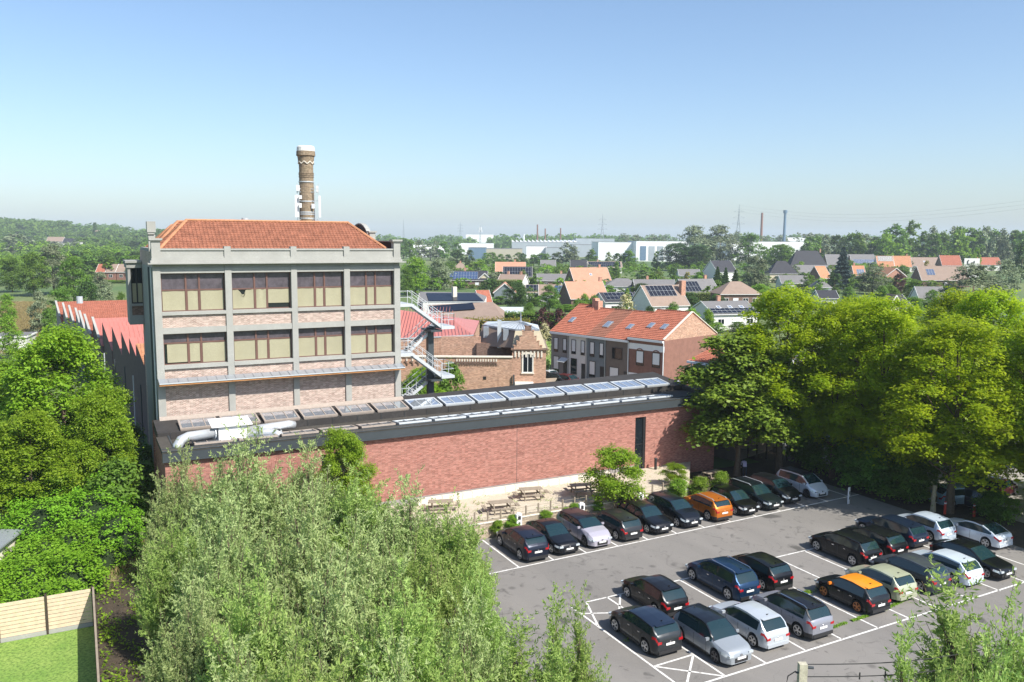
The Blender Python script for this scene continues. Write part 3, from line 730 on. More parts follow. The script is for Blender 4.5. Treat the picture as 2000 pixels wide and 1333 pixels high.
flight((24.5, 65, 6.6), (27.6, 65, 3.2), 64.6, 65.6); flight((27.6, 65, 3.2), (23.8, 65, 0.05), 65.8, 66.8)

# ------------------------------------------------------------------ brick chimney with antennas
P = atd(601, 466, 112); cx, cyy = P[0], P[1]
def zat_(v, D, u): return float(atd(u, v, D)[2])
cm = thing('factory_chimney', (cx, cyy, 0), -HD, 'round brick factory chimney with white band at the top and phone antennas', 'chimney')
M['brick_ch'] = brick_mat('chimney_brick', (.13, .085, .065), (.24, .17, .125), (.30, .25, .18), bw=.25, bh=.1, ms=.02, patch=.4, patchcol=(.30, .25, .15))
def ztop(v): return zat_(v, 112, 600)
rr = lambda wpx: wpx / 2 * 112 / F
MB().tube([(0, 0, 0), (0, 0, ztop(470)), (0, 0, ztop(435)), (0, 0, ztop(345)), (0, 0, ztop(338)), (0, 0, ztop(322)), (0, 0, ztop(318)), (0, 0, ztop(306)), (0, 0, ztop(305)), (0, 0, ztop(296))],
          [1.6, rr(31), rr(29), rr(27), rr(26.5), rr(27), rr(29), rr(32), rr(36), rr(35)], 20).build('shaft', M['brick_ch'], cm)
MB().tube([(0, 0, ztop(296)), (0, 0, ztop(288)), (0, 0, ztop(286))], [rr(34), rr(33), rr(29)], 20).build('white_cap', M['plaster_w'], cm)
for v in (340, 343, 347, 357, 395, 416, 420, 428):
    MB().tube([(0, 0, ztop(v)), (0, 0, ztop(v) + .14)], rr(29.6 if v > 350 else 28.8), 20).build('steel_band', M['brick_ch'] if v < 350 else M['galv'], cm)
zz = MB(); k = 16
for i in range(k):
    a0, a1 = 2 * math.pi * i / k, 2 * math.pi * (i + 1) / k; r_ = rr(29); za, zb_ = (ztop(321), ztop(316)) if i % 2 else (ztop(316), ztop(321))
    zz.bar((r_ * math.cos(a0), r_ * math.sin(a0), za), (r_ * math.cos(a1), r_ * math.sin(a1), zb_), .12)
zz.build('zigzag_course', M['stone_w'], cm)
for (u, v0, v1, w_, dy) in ((584, 382, 425, 7, -1.0), (626, 383, 425, 4, -.6), (586.5, 363, 374, 6, -.9), (619.5, 363, 376, 4, 0.3), (614, 399, 408, 5, -.8), (592, 383, 390, 5, -1.3), (592, 398, 407, 4, -1.3)):
    x = (u - 599.5) * 112 / F
    MB().box(x - w_ / 2 * .0687, x + w_ / 2 * .0687, dy - .1, dy + .1, ztop(v1), ztop(v0)).build('antenna', M['white_pl'], cm)
br = MB()
for v in (370, 376, 393, 430): br.bar((-1.15, -.8, ztop(v)), (1.7, -.5, ztop(v)), .07)
for x in (-1.05, 1.25, 1.7): br.bar((x, -.75, ztop(440)), (x, -.75, ztop(360)), .07)
br.build('antenna_bracket', M['galv'], cm)

# ------------------------------------------------------------------ sawtooth sheds
M['gable_dark'] = plain('grey_brown_render', (.13, .10, .095), .9, var=.25)
sh_ = thing('sawtooth_sheds', (0, 78, 0), 0, 'row of sawtooth factory sheds with red metal and orange tiled slopes', 'factory')
O = (0, 78, 0)
tipY = [79.5, 85.9, 94.2, 100.4, 107.5, 114.2, 120.5, 126.2, 131.5, 138.0, 143.5, 149.5, 155.5, 161.0]
tipX = [5.55, 5.5, 5.3, 5.0, 4.55, 3.8, 2.9, 1.9, 1.0, .4, -.1, -1.0, -1.9, -3.0]
for i in range(14):
    yr = tipY[i]; xl0 = tipX[i]; yb = yr - 6.3; zr = 9.0; zv = 6.0; xr0 = 24 if i > 1 else 22
    if i >= 8: xr0 = 30
    mt = M['tile_brown'] if i == 0 else (M['tile_orange'] if i in (1, 2) else (M['metal_red'] if i < 8 else M['tile_red']))
    sk = .78; A, B, C2, D2 = (xl0 + sk, yb, zv), (xr0, yb, zv), (xr0, yr, zr), (xl0, yr, zr)
    ro = MB(O).slab([A, B, C2, D2], .12).build('roof', mt, sh_)
    off = np.array(O)
    if i < 3 or i >= 8:
        me = tiles_mesh('roof_tiles', *[np.array(q) - off for q in (A, B, C2, D2)], mt, .3, .36, .03, .03); t = link('roof_tiles', me, ro); t['kind'] = 'stuff'
    else:
        s_ = MB(O)
        for q in range(int((xr0 - xl0 - sk) / .5)):
            x = xl0 + sk + .1 + q * .5; s_.bar((x, yb, zv + .03), (x, yr, zr + .03), .03, .06)
        s_.build('seam', mt, ro, kind='stuff')
    gx = [(xl0 + sk - .02, yb), (xl0 - .02, yr), (xl0 - .02, yr + .25)]
    prof_ = [(gx[0], 0), (gx[1], 0), (gx[2], 0), (gx[2], zv), (gx[1], zr - .10), (gx[0], zv - .10)]
    vv = [(p[0], p[1], z) for p, z in prof_] + [(p[0] + .25, p[1], z) for p, z in prof_]
    MB(O).add(vv, [(0, 1, 4, 5), (1, 2, 3, 4), (6, 11, 10, 7), (7, 10, 9, 8), (0, 5, 11, 6), (5, 4, 10, 11), (4, 3, 9, 10), (3, 2, 8, 9)]).build('gable', M['gable_dark'] if i < 8 else M['plaster_g'], sh_)
    if i >= 7:
        MB(O).bar((xl0 + sk * .75, yb + 1.5, zv + .85), (xl0, yr, zr + .18), .3, .16).build('coping', M['concrete'], sh_)
    MB(O).yprism([(yr, zv), (yr + .3, zv), (yr + .02, zr - .02), (yr, zr - .02)], xl0 + .3, xr0).build('north_light', M['glass'], sh_)
    MB(O).tube([(xl0 - .1, yb + .1, 0), (xl0 - .1, yb + .1, zv - .3)], .07, 6).build('downpipe', M['galv'] if i % 3 == 0 else M['fascia'], sh_)
MB(O).box(24, 24.3, 78, 160, 0, 7).build('east_wall', M['brick_old'], sh_)
MB(O).tube([(0.6, 158, 8), (0.6, 158, 10)], .5, 10).build('vent', M['galv'], sh_)
# ------------------------------------------------------------------ local frames facing the camera
def frame_at(u, v, D, zb=0.0):
    """ground point seen in column u at forward distance D and the heading of the line of sight there"""
    p = atd(u, v, D); return np.array([p[0], p[1], zb])
VIEW_RZ = -HD
def zat(v, D, u=1000):
    return float(atd(u, v, D)[2])
def wid(px, D): return px * D / F

def add_window(parent, x, y, z, w_, h, mat='frame_w', shut=False, ax='x'):
    """window in a wall facing -y (local coordinates), frame plus pane"""
    f = MB(); t = .07
    f.box(x - w_ / 2, x + w_ / 2, y - .06, y + .03, z, z + t).box(x - w_ / 2, x + w_ / 2, y - .06, y + .03, z + h - t, z + h)
    f.box(x - w_ / 2, x - w_ / 2 + t, y - .06, y + .03, z + t, z + h - t).box(x + w_ / 2 - t, x + w_ / 2, y - .06, y + .03, z + t, z + h - t)
    if w_ > .9 and not shut: f.box(x - t / 2, x + t / 2, y - .06, y + .03, z + t, z + h - t)
    o = f.build('window', M[mat], parent)
    MB().box(x - w_ / 2 + t, x + w_ / 2 - t, y - .035, y - .01, z + t, z + h - t).build('shutter' if shut else 'pane', M['shutter'] if shut else M['glass'], o)
    return o

HN = [0]
def house(u0, u1, vr, ve, label, roof='tile_grey', wall='plaster_w', kind='side', ze=3.0, yaw=0.0, depth=None, solar=None, chim=None, skyl=0, cat='house', windows=2, base=0, hipin=None, name='house', over=.35, gwall=None, D=None):
    """a house whose camera side eave spans columns u0..u1 at row ve, ridge at row vr; kind side / gable / hip"""
    um = (u0 + u1) / 2
    if D is None:
        q = atz(um, ve, ze); D = q[0] * FWD[0] + q[1] * FWD[1]
    else: ze = zat(ve, D, um)
    P = atd(um, ve, D); W = wid(u1 - u0, D)
    if kind == 'gable':
        dp = depth or W * 1.25; zr = zat(vr, D, um)
    else:
        dp = depth or max(7, min(W * .7, 11)); zr = zat(vr, D + dp / 2, um)
    zr = max(zr, ze + .4)
    t = thing(name, (P[0], P[1], base), VIEW_RZ + yaw, label, cat)
    if yaw: W = W / (abs(math.cos(yaw)) + abs(math.sin(yaw)) * dp / max(W, 1))
    ze -= base; zr -= base; hw = W / 2; wl = hw - over
    wm = M[wall]; rm = M[roof]; y0, y1 = over, dp - over
    if kind == 'gable':
        MB().box(-wl, wl, y0, y1, 0, ze - .02).build('wall', wm, t)
        MB().xprism([(-wl, ze - .02), (wl, ze - .02), (0, zr - .2)], y0, y0 + .25).build('gable', M[gwall or wall], t)
        MB().slab([(-hw, 0, ze), (0, 0, zr), (0, dp, zr), (-hw, dp, ze)][::-1], .18).slab([(hw, 0, ze), (hw, dp, ze), (0, dp, zr), (0, 0, zr)][::-1], .18).build('roof', rm, t)
        MB().bar((-hw, -.03, ze - .05), (0, -.03, zr - .05), .06, .25).bar((hw, -.03, ze - .05), (0, -.03, zr - .05), .06, .25).build('bargeboard', M['frame_w'], t)
    else:
        MB().box(-wl, wl, y0, y1, 0, ze - .02).build('wall', wm, t)
        if kind == 'side':
            for s in (-1, 1):
                MB().yprism([(y0, ze - .02), (y1, ze - .02), (dp / 2, zr - .2)], s * wl - .12, s * wl + .12).build('gable', M[gwall or wall], t)
            MB().slab([(-hw, 0, ze), (hw, 0, ze), (hw, dp / 2, zr), (-hw, dp / 2, zr)], .18).slab([(hw, dp, ze), (-hw, dp, ze), (-hw, dp / 2, zr), (hw, dp / 2, zr)], .18).build('roof', rm, t)
            b = MB()
            for s in (-1, 1): b.bar((s * (hw + .02), 0, ze - .05), (s * (hw + .02), dp / 2, zr - .05), .06, .25).bar((s * (hw + .02), dp, ze - .05), (s * (hw + .02), dp / 2, zr - .05), .06, .25)
            b.build('bargeboard', M['frame_w'], t)
        else:
            hi = hipin if hipin is not None else min(hw * .92, dp / 2)
            A, B, C2, D2, E_, F_ = (-hw, 0, ze), (hw, 0, ze), (hw - hi, dp / 2, zr), (-hw + hi, dp / 2, zr), (hw, dp, ze), (-hw, dp, ze)
            MB().quad(A, B, C2, D2).quad(B, E_, C2).quad(E_, F_, D2, C2).quad(F_, A, D2).quad(A, F_, E_, B).build('roof', rm, t)
        MB().box(-hw, hw, -.1, .0, ze - .14, ze - .02).build('gutter', M['frame_w'], t)
    for k in range(windows):
        x = -wl + (k + .5) * 2 * wl / windows
        add_window(t, x, y0, max(.9, ze - 2.3), min(1.6, wl / windows * 1.1), 1.25, 'frame_w', shut=(k % 3 == 1))
    sl = Vector((0, dp / 2, zr - ze)); 
    if solar and kind != 'gable':
        a, b, c, d, mt = solar; so = MB()
        for ra in range(2 if d - c > .4 else 1):
            pass
        p = lambda x, q: (-hw + x * W, q * dp / 2, ze + q * (zr - ze) + .14)
        MB().slab([p(a, c), p(b, c), p(b, d), p(a, d)], .05).build('solar_panels', M[mt], t)
        g = MB(); n = max(2, int((b - a) * W / 1.1))
        for i in range(n + 1):
            x = a + (b - a) * i / n; g.bar(Vector(p(x, c)) + Vector((0, 0, .02)), Vector(p(x, d)) + Vector((0, 0, .02)), .04)
        for q in (c, (c + d) / 2, d): g.bar(Vector(p(a, q)) + Vector((0, 0, .02)), Vector(p(b, q)) + Vector((0, 0, .02)), .04)
        g.build('panel_frame', M['galv'], t)
    if chim is not None:
        for c in (chim if isinstance(chim, (list, tuple)) else [chim]):
            x = -hw + c * W; yy = dp / 2 + (.3 if kind != 'gable' else 0)
            if kind == 'gable': x, yy = (c - .5) * .6, dp * .5
            MB().box(x - .4, x + .4, yy - .4, yy + .4, zr - 1.2, zr + 1.1).box(x - .46, x + .46, yy - .46, yy + .46, zr + 1.1, zr + 1.2).build('chimney', M['brick_orange'], t)
    for k in range(skyl):
        x = -hw + (k + 1) * W / (skyl + 1); q = .5
        c = Vector((x, q * dp / 2, ze + q * (zr - ze) + .08)); dn = sl.normalized()
        o = MB().obox(c, (.5, 0, 0), dn * .6, dn.cross(Vector((1, 0, 0))) * .06).build('roof_window', M['frame_w'], t)
        MB().obox(c - dn.cross(Vector((1, 0, 0))) * .05, (.38, 0, 0), dn * .48, dn.cross(Vector((1, 0, 0))) * .03).build('pane', M['sky_glass'], o)
    return t

H = house
H(883, 914, 514, 527, 'small white house with brown hipped roof beside the blue solar roof', 'tile_tan', 'plaster_w', 'hip', chim=.5)
H(874, 952, 529, 548, 'long low house with bright blue solar panels on a dark roof', 'tile_dark', 'brick_brown', 'side', solar=(.05, .75, .1, .85, 'solar_b'), chim=.42)
H(931, 962, 534, 548, 'small cream house gable with dark roof behind the hedge', 'tile_grey', 'plaster_c', 'gable', windows=1)
H(963, 1026, 536, 553, 'white gabled bungalow with weathered brown roof and chimneys', 'tile_tan', 'plaster_w', 'side', yaw=-.35, chim=(.3, .8))
H(967, 1027, 512, 531, 'large house with plain pinkish tiled roof and one small dormer', 'tile_pink', 'brick_far', 'side', ze=4.5, chim=.65)
H(982, 1040, 521, 541, 'dark roofed house covered in black solar panels', 'tile_dark', 'brick_brown', 'side', ze=3.5, solar=(.05, .95, .05, .9, 'solar'))
H(963, 1008, 554, 573, 'grey gabled house facing the camera beside a flat garage', 'tile_pink', 'plaster_bg', 'gable', ze=3.2, gwall='plaster_bg', windows=2)
H(1026, 1063, 556, 572, 'low hall with dark panel roof between two green trees', 'tile_tan', 'plaster_w', 'side', solar=(.05, .8, .1, .9, 'solar'))
H(1052, 1116, 556, 577, 'low house with pale blue framed solar panels on its grey roof', 'tile_tan', 'plaster_w', 'side', solar=(.5, .97, .05, .85, 'solar_b'))
H(1049, 1118, 535, 549, 'low dark slate roofed bungalow behind a clipped hedge', 'tile_grey', 'brick_brown', 'side', chim=.7)
H(1114, 1203, 523, 551, 'upper one of two houses with steep plain salmon roofs', 'tile_pink', 'brick_brown', 'side', ze=3.5, yaw=.25, depth=12, chim=.8, skyl=1)
H(1105, 1200, 550, 584, 'lower of two houses with steep plain salmon roofs and dark gable', 'tile_pink', 'brick_brown', 'side', ze=3.3, yaw=.25, depth=12, chim=.95)
H(1172, 1262, 571, 590, 'white gabled bungalow with blue black solar panels on its roof', 'tile_dark', 'plaster_w', 'side', ze=3.2, yaw=.3, solar=(.1, .9, .2, .9, 'solar'))
H(1056, 1086, 508, 520, 'grey flat topped house at the back of the estate', 'tile_grey', 'plaster_g', 'side')
H(1114, 1147, 508, 525, 'dark roofed house with a small cream gable', 'tile_dark', 'plaster_c', 'side', ze=3.5)
H(1149, 1216, 511, 523, 'long house with two dark solar arrays and a white middle bay', 'tile_tan', 'plaster_w', 'side', ze=3.5, solar=(.02, .95, .1, .9, 'solar'), chim=.3)
H(1180, 1256, 544, 560, 'grey hipped bungalow with slate blue roof', 'tile_grey', 'plaster_w', 'hip')
H(1240, 1322, 546, 563, 'long grey roofed bungalow with dark walls behind a round bush', 'tile_grey', 'brick_brown', 'side', chim=.35)
H(1328, 1420, 545, 573, 'orange brick house with striped solar roof and round gable window', 'tile_grey', 'brick_orange', 'side', ze=3.6, yaw=.35, depth=10, solar=(.05, .5, .1, .8, 'solar'), chim=.8)
t = H(1256, 1366, 557, 598, 'white gabled cottage with brown tiled roof, black solar array and tall brick chimney', 'tile_tan', 'plaster_w', 'side', ze=3.2, yaw=.42, depth=11, solar=(.1, .8, .45, .95, 'solar'), windows=2)
MB().box(4.9, 6.2, 2.6, 3.8, 0, 9.5).build('chimney', M['brick_orange'], t)
t = H(1402, 1494, 550, 575, 'two storey brick house with hipped brown roof and white shutters', 'tile_tan', 'brick_brown', 'hip', ze=6.0, windows=4, yaw=.12)
H(1378, 1500, 588, 614, 'wide grey roofed house with skylights, solar panels and white gable', 'tile_grey', 'plaster_w', 'side', ze=3.6, yaw=.28, depth=12, solar=(.02, .95, .05, .42, 'solar'), skyl=3, chim=.4, windows=3)
H(1390, 1452, 509, 532, 'white house with steep dark roof beside the big rounded tree', 'tile_dark', 'plaster_w', 'side', ze=5, yaw=.5, depth=11)
H(1503, 1560, 510, 535, 'cream walled house with brown black hipped roof', 'tile_dark', 'plaster_c', 'hip', ze=4.2)
H(1543, 1618, 490, 521, 'large house with steep black hipped roof and tiny arched dormer', 'tile_dark', 'brick_brown', 'hip', ze=4.0, chim=.85)
H(1560, 1626, 518, 535, 'low grey roofed house in front of the black hipped roof', 'tile_grey', 'plaster_w', 'side', ze=3)
H(1326, 1369, 526, 539, 'small bungalow with pale grey roof and copper shrub', 'tile_grey', 'plaster_w', 'side')
H(1526, 1584, 538, 554, 'dark tiled roof rising just above the bright ash crowns', 'tile_grey', 'plaster_w', 'side')
H(1596, 1632, 520, 544, 'brick gabled house with orange brown roof left of the blue spruce', 'tile_orange', 'brick_brown', 'side', ze=3.6, yaw=.4, depth=9)
H(1616, 1662, 497, 517, 'left one of two long grey roofed brick houses', 'tile_grey', 'brick_far', 'side', ze=4)
H(1664, 1712, 497, 518, 'right one of two long grey roofed houses with blue black panels', 'tile_grey', 'brick_far', 'side', ze=4, solar=(.1, .95, .05, .5, 'solar_b'))
H(1668, 1692, 519, 539, 'orange tiled house with blue panels beside the blue spruce', 'tile_orange', 'brick_orange', 'side', ze=3.4, solar=(.3, .9, .1, .6, 'solar_b'), chim=.2)
H(1714, 1747, 500, 522, 'orange roofed house with black solar panels along the ridge', 'tile_orange', 'plaster_w', 'side', ze=3.5, solar=(.1, .95, .5, .95, 'solar'))
H(1748, 1782, 500, 522, 'bright orange roofed house with white walls', 'tile_orange', 'plaster_w', 'side', ze=3.5, chim=.8)
H(1776, 1840, 503, 520, 'brown pink roofed house with white wall and blue skylight', 'tile_tan', 'plaster_w', 'side', ze=3.8, skyl=1)
H(1800, 1896, 520, 548, 'wide house with large brown roof and one big dark blue roof panel', 'tile_tan', 'brick_brown', 'side', ze=3.0, solar=(.16, .32, .35, .75, 'solar_b'), windows=3)
H(1729, 1772, 524, 541, 'tan tiled gable behind the purple leaved tree', 'tile_orange', 'brick_orange', 'gable', ze=3.2)
H(1840, 1880, 499, 519, 'dark brick house with a narrow red roof edge', 'tile_red', 'brick_brown', 'side', ze=5)
H(1914, 1958, 503, 518, 'orange roofed house with white balcony', 'tile_red', 'plaster_w', 'side', ze=4)
H(1903, 1979, 489, 502, 'very long grey roofed building in front of the tree line', 'tile_grey', 'brick_far', 'side', ze=5)
H(1954, 1986, 491, 508, 'brick house with pale blue solar panels at the far right', 'tile_grey', 'brick_far', 'side', ze=3.6, solar=(.1, .9, .1, .9, 'solar_b'))
H(1775, 1840, 493, 503, 'pair of grey slate roofs below the tall poplars', 'tile_grey', 'brick_far', 'side', ze=5)
H(1733, 1766, 577, 607, 'cream gabled house with grey roof among the ash crowns', 'tile_tan', 'plaster_c', 'gable', ze=3.6)
H(1762, 1795, 576, 603, 'cream house with dark grey slope behind the ash crowns', 'tile_dark', 'plaster_c', 'side', ze=3.6, yaw=.4, depth=8)
H(1600, 1640, 567, 583, 'dark low roof glimpsed between two bright ash crowns', 'tile_dark', 'plaster_w', 'side', ze=3)
H(1590, 1626, 545, 562, 'small grey hipped pavilion below the blue spruce', 'tile_grey', 'plaster_w', 'hip', ze=2.8)
H(816, 866, 573, 597, 'dark shed roof left part behind the escape stair', 'tile_grey', 'brick_brown', 'side', ze=3.2, cat='shed', name='shed')
H(121, 153, 466, 475, 'small cream gabled house below the wooded hill', 'tile_dark', 'plaster_w', 'side', ze=5, D=1000)
H(90, 122, 463, 472, 'grey and orange roofed house on the left hillside', 'tile_tan', 'plaster_g', 'side', ze=5, D=1050)
H(178, 197, 450, 457, 'white house high on the far left ridge', 'tile_tan', 'plaster_w', 'side', D=1500)
H(97, 112, 452, 460, 'tiny red roofed house on the far left ridge', 'tile_red', 'plaster_w', 'side', D=1500)
H(1795, 1850, 560, 585, 'tiny pale roof glimpsed behind the yellow ash crown', 'tile_grey', 'plaster_w', 'side', ze=3)
# long terrace at the left
for k, (a, b, rf, lb) in enumerate(((186, 205, 'tile_red', 'left red roofed end of the small terrace by the meadow'), (205, 225, 'tile_tan', 'middle house of the small terrace by the meadow'), (225, 246, 'tile_tan', 'right house of the small terrace next to the factory oriel'))):
    H(a, b, 516, 532, lb, rf, 'brick_far', 'side', ze=4.5, windows=1)
# flat garage bottom left
g = thing('flat_garage', tuple(atz(15, 690)), VIEW_RZ + .3, 'dark flat roofed garage with white edge at the left by the meadow', 'garage')
MB().box(-6, 3, 0, 7, 0, 2.6).build('wall', M['plaster_w'], g); MB().box(-6.2, 3.2, -.2, 7.2, 2.6, 2.85).build('roof', M['frame_w'], g); MB().box(-6, 3, 0, 7, 2.85, 2.88).build('roof_covering', M['tile_grey'], g)
# small garden buildings at the left edge
g = thing('garden_shed', tuple(atz(2, 1125)), VIEW_RZ, 'pale roofed garden shed half hidden by the bramble mass', 'shed')
MB().box(-4, -.2, 0, 3, 0, 1.7).build('wall', M['stone_w'], g); MB().slab([(-4.2, -.3, 1.7), (.1, -.3, 1.7), (.1, 2.4, 2.0), (-4.2, 2.4, 2.0)], .1).build('roof', M['zinc'], g)

# ------------------------------------------------------------------ grey hall, brick hall, red hall
def fbox(label, u0, u1, vt, vb, D, depth, mat, cat='building', name='industrial_hall', roofmat='tile_grey'):
    um = (u0 + u1) / 2; P = atd(um, vt, D); W = wid(u1 - u0, D); t = thing(name, (P[0], P[1], 0), VIEW_RZ, label, cat)
    MB().box(-W / 2, W / 2, 0, depth, 0, P[2] - .25).build('wall', M[mat], t); MB().box(-W / 2 - .1, W / 2 + .1, -.1, depth + .1, P[2] - .25, P[2]).build('roof', M[roofmat], t)
    return t, W, P[2]
def roofed(label, eave, ridge, D0, D1, zb, mat, wall, hipR=0, name='hall', seam=False, rail=None):
    """shed/hip roof from an eave pixel line at D0 up to a ridge pixel line at D1 with back slope"""
    a, b = atd(eave[0][0], eave[0][1], D0), atd(eave[1][0], eave[1][1], D0); c, d = atd(ridge[0][0], ridge[0][1], D1), atd(ridge[1][0], ridge[1][1], D1)
    t = thing(name, (a[0], a[1], 0), 0, label, 'building'); off = (a[0], a[1], 0)
    back = (np.array([FWD[0], FWD[1], 0]) * (D1 - D0)); a2, b2 = a + 2 * back, b + 2 * back
    m = MB(off).quad(a, b, d, c).quad(c, d, b2, a2).quad(b, b2, d).quad(a2, a, c).build('roof', M[mat], t)
    ins = np.array([0, 0, -.15])
    wv = [a + ins, b + ins, b2 + ins, a2 + ins]; wz = [np.array([q[0], q[1], 0]) for q in wv]
    MB(off).add(wz + wv, [(0, 1, 5, 4), (1, 2, 6, 5), (2, 3, 7, 6), (3, 0, 4, 7)]).build('wall', M[wall], t)
    MB(off).bar(a + np.array([0, 0, -.02]), b + np.array([0, 0, -.02]), .14, .16).build('gutter', M['zinc_l'], t)
    if seam:
        s_ = MB(off); n = int(np.linalg.norm(b - a) / .45)
        for i in range(n + 1):
            p = a + (b - a) * i / n
            # stop at the hip
            q = a + (b - a) * i / n + (c - a) - (b - a) / np.linalg.norm(b - a) * np.dot(c - a, (b - a) / np.linalg.norm(b - a))
            lim = 1.0; e = (b - a) / np.linalg.norm(b - a); xr = np.dot(d - a, e); Wd = np.linalg.norm(b - a); x = np.dot(p - a, e)
            if x > xr: lim = max(0, (Wd - x) / (Wd - xr))
            if lim > .03: s_.bar(p + np.array([0, 0, .04]), p + (q - p) * lim + np.array([0, 0, .04]), .04, .07)
        s_.build('seam', M[mat], m, kind='stuff')
    return t, m, off, (a, b, c, d)
roofed('red standing seam hipped roof on an old brick hall behind the escape stair', ((776, 662), (925, 655)), ((776, 605), (880, 622)), 111, 121, 0, 'metal_red', 'brick_old', seam=True)
t, m, off, (a, b, c, d) = roofed('large grey roofed hall with a dark solar strip beyond the red roof', ((846, 633), (984, 624)), ((836, 596), (962, 590)), 168, 178, 0, 'tile_tan', 'brick_brown')
u_ = lambda x, q: a + (b - a) * x + (c - a) * q + np.array([0, 0, .15])
MB(off).slab([u_(.0, .55), u_(.66, .58), u_(.66, .93), u_(.0, .9)], .05).build('solar_panels', M['solar'], m)
t, m, off, (a, b, c, d) = roofed('dark panelled hall roof with one short chimney behind the grey hall', ((826, 590), (945, 590)), ((820, 570), (930, 572)), 196, 206, 0, 'tile_grey', 'plaster_w')
u_ = lambda x, q: a + (b - a) * x + (c - a) * q + np.array([0, 0, .15])
MB(off).slab([u_(.1, .05), u_(1.0, .05), u_(.93, .8), u_(.1, .8)], .05).build('solar_panels', M['solar'], m)
P = (a + b) / 2 + np.array([2, 4, 1.5]); MB(off).box(P[0] - .5, P[0] + .5, P[1] - .5, P[1] + .5, P[2] - 1, P[2] + 1.8).build('chimney', M['stone_w'], m)
H(930, 968, 567, 592, 'orange brick hall with red roof next to the dark panelled hall', 'tile_red', 'brick_orange', 'side', ze=3.6, yaw=.3, cat='hall', windows=0)
H(975, 1022, 600, 611, 'small black walled garden cabin with pale roof by the hedge', 'zinc_l', 'frame_k', 'side', ze=2.4, cat='cabin', name='garden_cabin', windows=2)

# ------------------------------------------------------------------ old brick wall with corbels and mansard house
D = 103.0
mh = thing('mansard_house', tuple(frame_at(1034, 680, D)), VIEW_RZ, 'old brick house with stepped gable, mansard roof and pale zinc top', 'house')
k = D / F; X = lambda u: (u - 1034) * k; Z = lambda v, dd=0: zat(v, D + dd, 1034)
xl_, xr_ = X(1000), X(1067); ze = Z(684)
MB().box(xl_, xr_, 0, 9, 0, ze - .01).build('wall', M['brick_old'], mh)
MB().box(xl_ - .15, xr_ + .2, -.22, 9.2, ze, ze + .25).build('cornice', M['brick_brown'], mh)
MB().box(xl_ - 4.6, xl_, 4, 14, 0, ze + .3).build('side_wing', M['brick_brown'], mh)
zt = Z(645, 1.5)
MB().add([(xl_, 0.1, ze + .25), (xr_, .1, ze + .25), (xr_, 9, ze + .25), (xl_, 9, ze + .25), (xl_ + .4, 1.5, zt), (xr_ - .8, 1.5, zt), (xr_ - .8, 8, zt), (xl_ + .4, 8, zt)],
         [(0, 1, 5, 4), (1, 2, 6, 5), (2, 3, 7, 6), (3, 0, 4, 7), (4, 5, 6, 7)]).build('mansard_slope', plain('pale_slate', (.42, .37, .26), .7, var=.15, scale=2), mh)
MB().add([(xl_ - 4.6, 5.5, ze - .2), (xl_, 1.2, ze + .1), (xl_, 12, ze + .1), (xl_ - 4.6, 14, ze - .2), (xl_ - 4, 7, zt), (xl_ + .4, 1.8, zt), (xl_ + .4, 11, zt), (xl_ - 3.6, 12.5, zt)],
         [(0, 1, 5, 4), (1, 2, 6, 5), (2, 3, 7, 6), (3, 0, 4, 7), (4, 5, 6, 7)]).build('side_mansard', M['tile_tan'], mh)
ap = ((xl_ + xr_) / 2 - 1, 6.5, Z(628, 6)); rp = [(xl_ - 3.9, 7, zt), (xl_ + .4, 1.5, zt), (xr_ - .8, 1.5, zt), (xr_ - .8, 8, zt), (xl_ - 3.4, 12, zt)]
zr_ = MB()
for i in range(5): zr_.quad(rp[i], rp[(i + 1) % 5], ap)
zo = zr_.build('zinc_roof', M['zinc_l'], mh)
s_ = MB()
for i in range(9):
    t = i / 8
    for (p0, p1) in ((rp[1], rp[2]), (rp[0], rp[1])):
        q = Vector(p0).lerp(Vector(p1), t); s_.bar(q + Vector((0, 0, .05)), Vector(ap) + Vector((0, 0, .05)), .05)
s_.tube([ap, (ap[0], ap[1], ap[2] + 1.3)], [.12, .03], 6); s_.build('seam', M['zinc'], zo)
MB().bar(rp[0], rp[1], .15, .2).bar(rp[1], rp[2], .15, .2).build('roof_edge', M['zinc'], mh)
MB().box(xl_ - 1.9, xl_ - 1.4, 3.2, 3.7, ze - .2, zt + 1.0).build('flue', M['zinc_l'], mh)
for x in (xl_ - 3.4, xl_ - .8):
    MB().box(x - .35, x + .35, 2.3 if x > xl_ - 2 else 5.0, 3.2 if x > xl_ - 2 else 6, ze + .9, ze + 2.3).build('dormer_window', M['zinc'], mh)
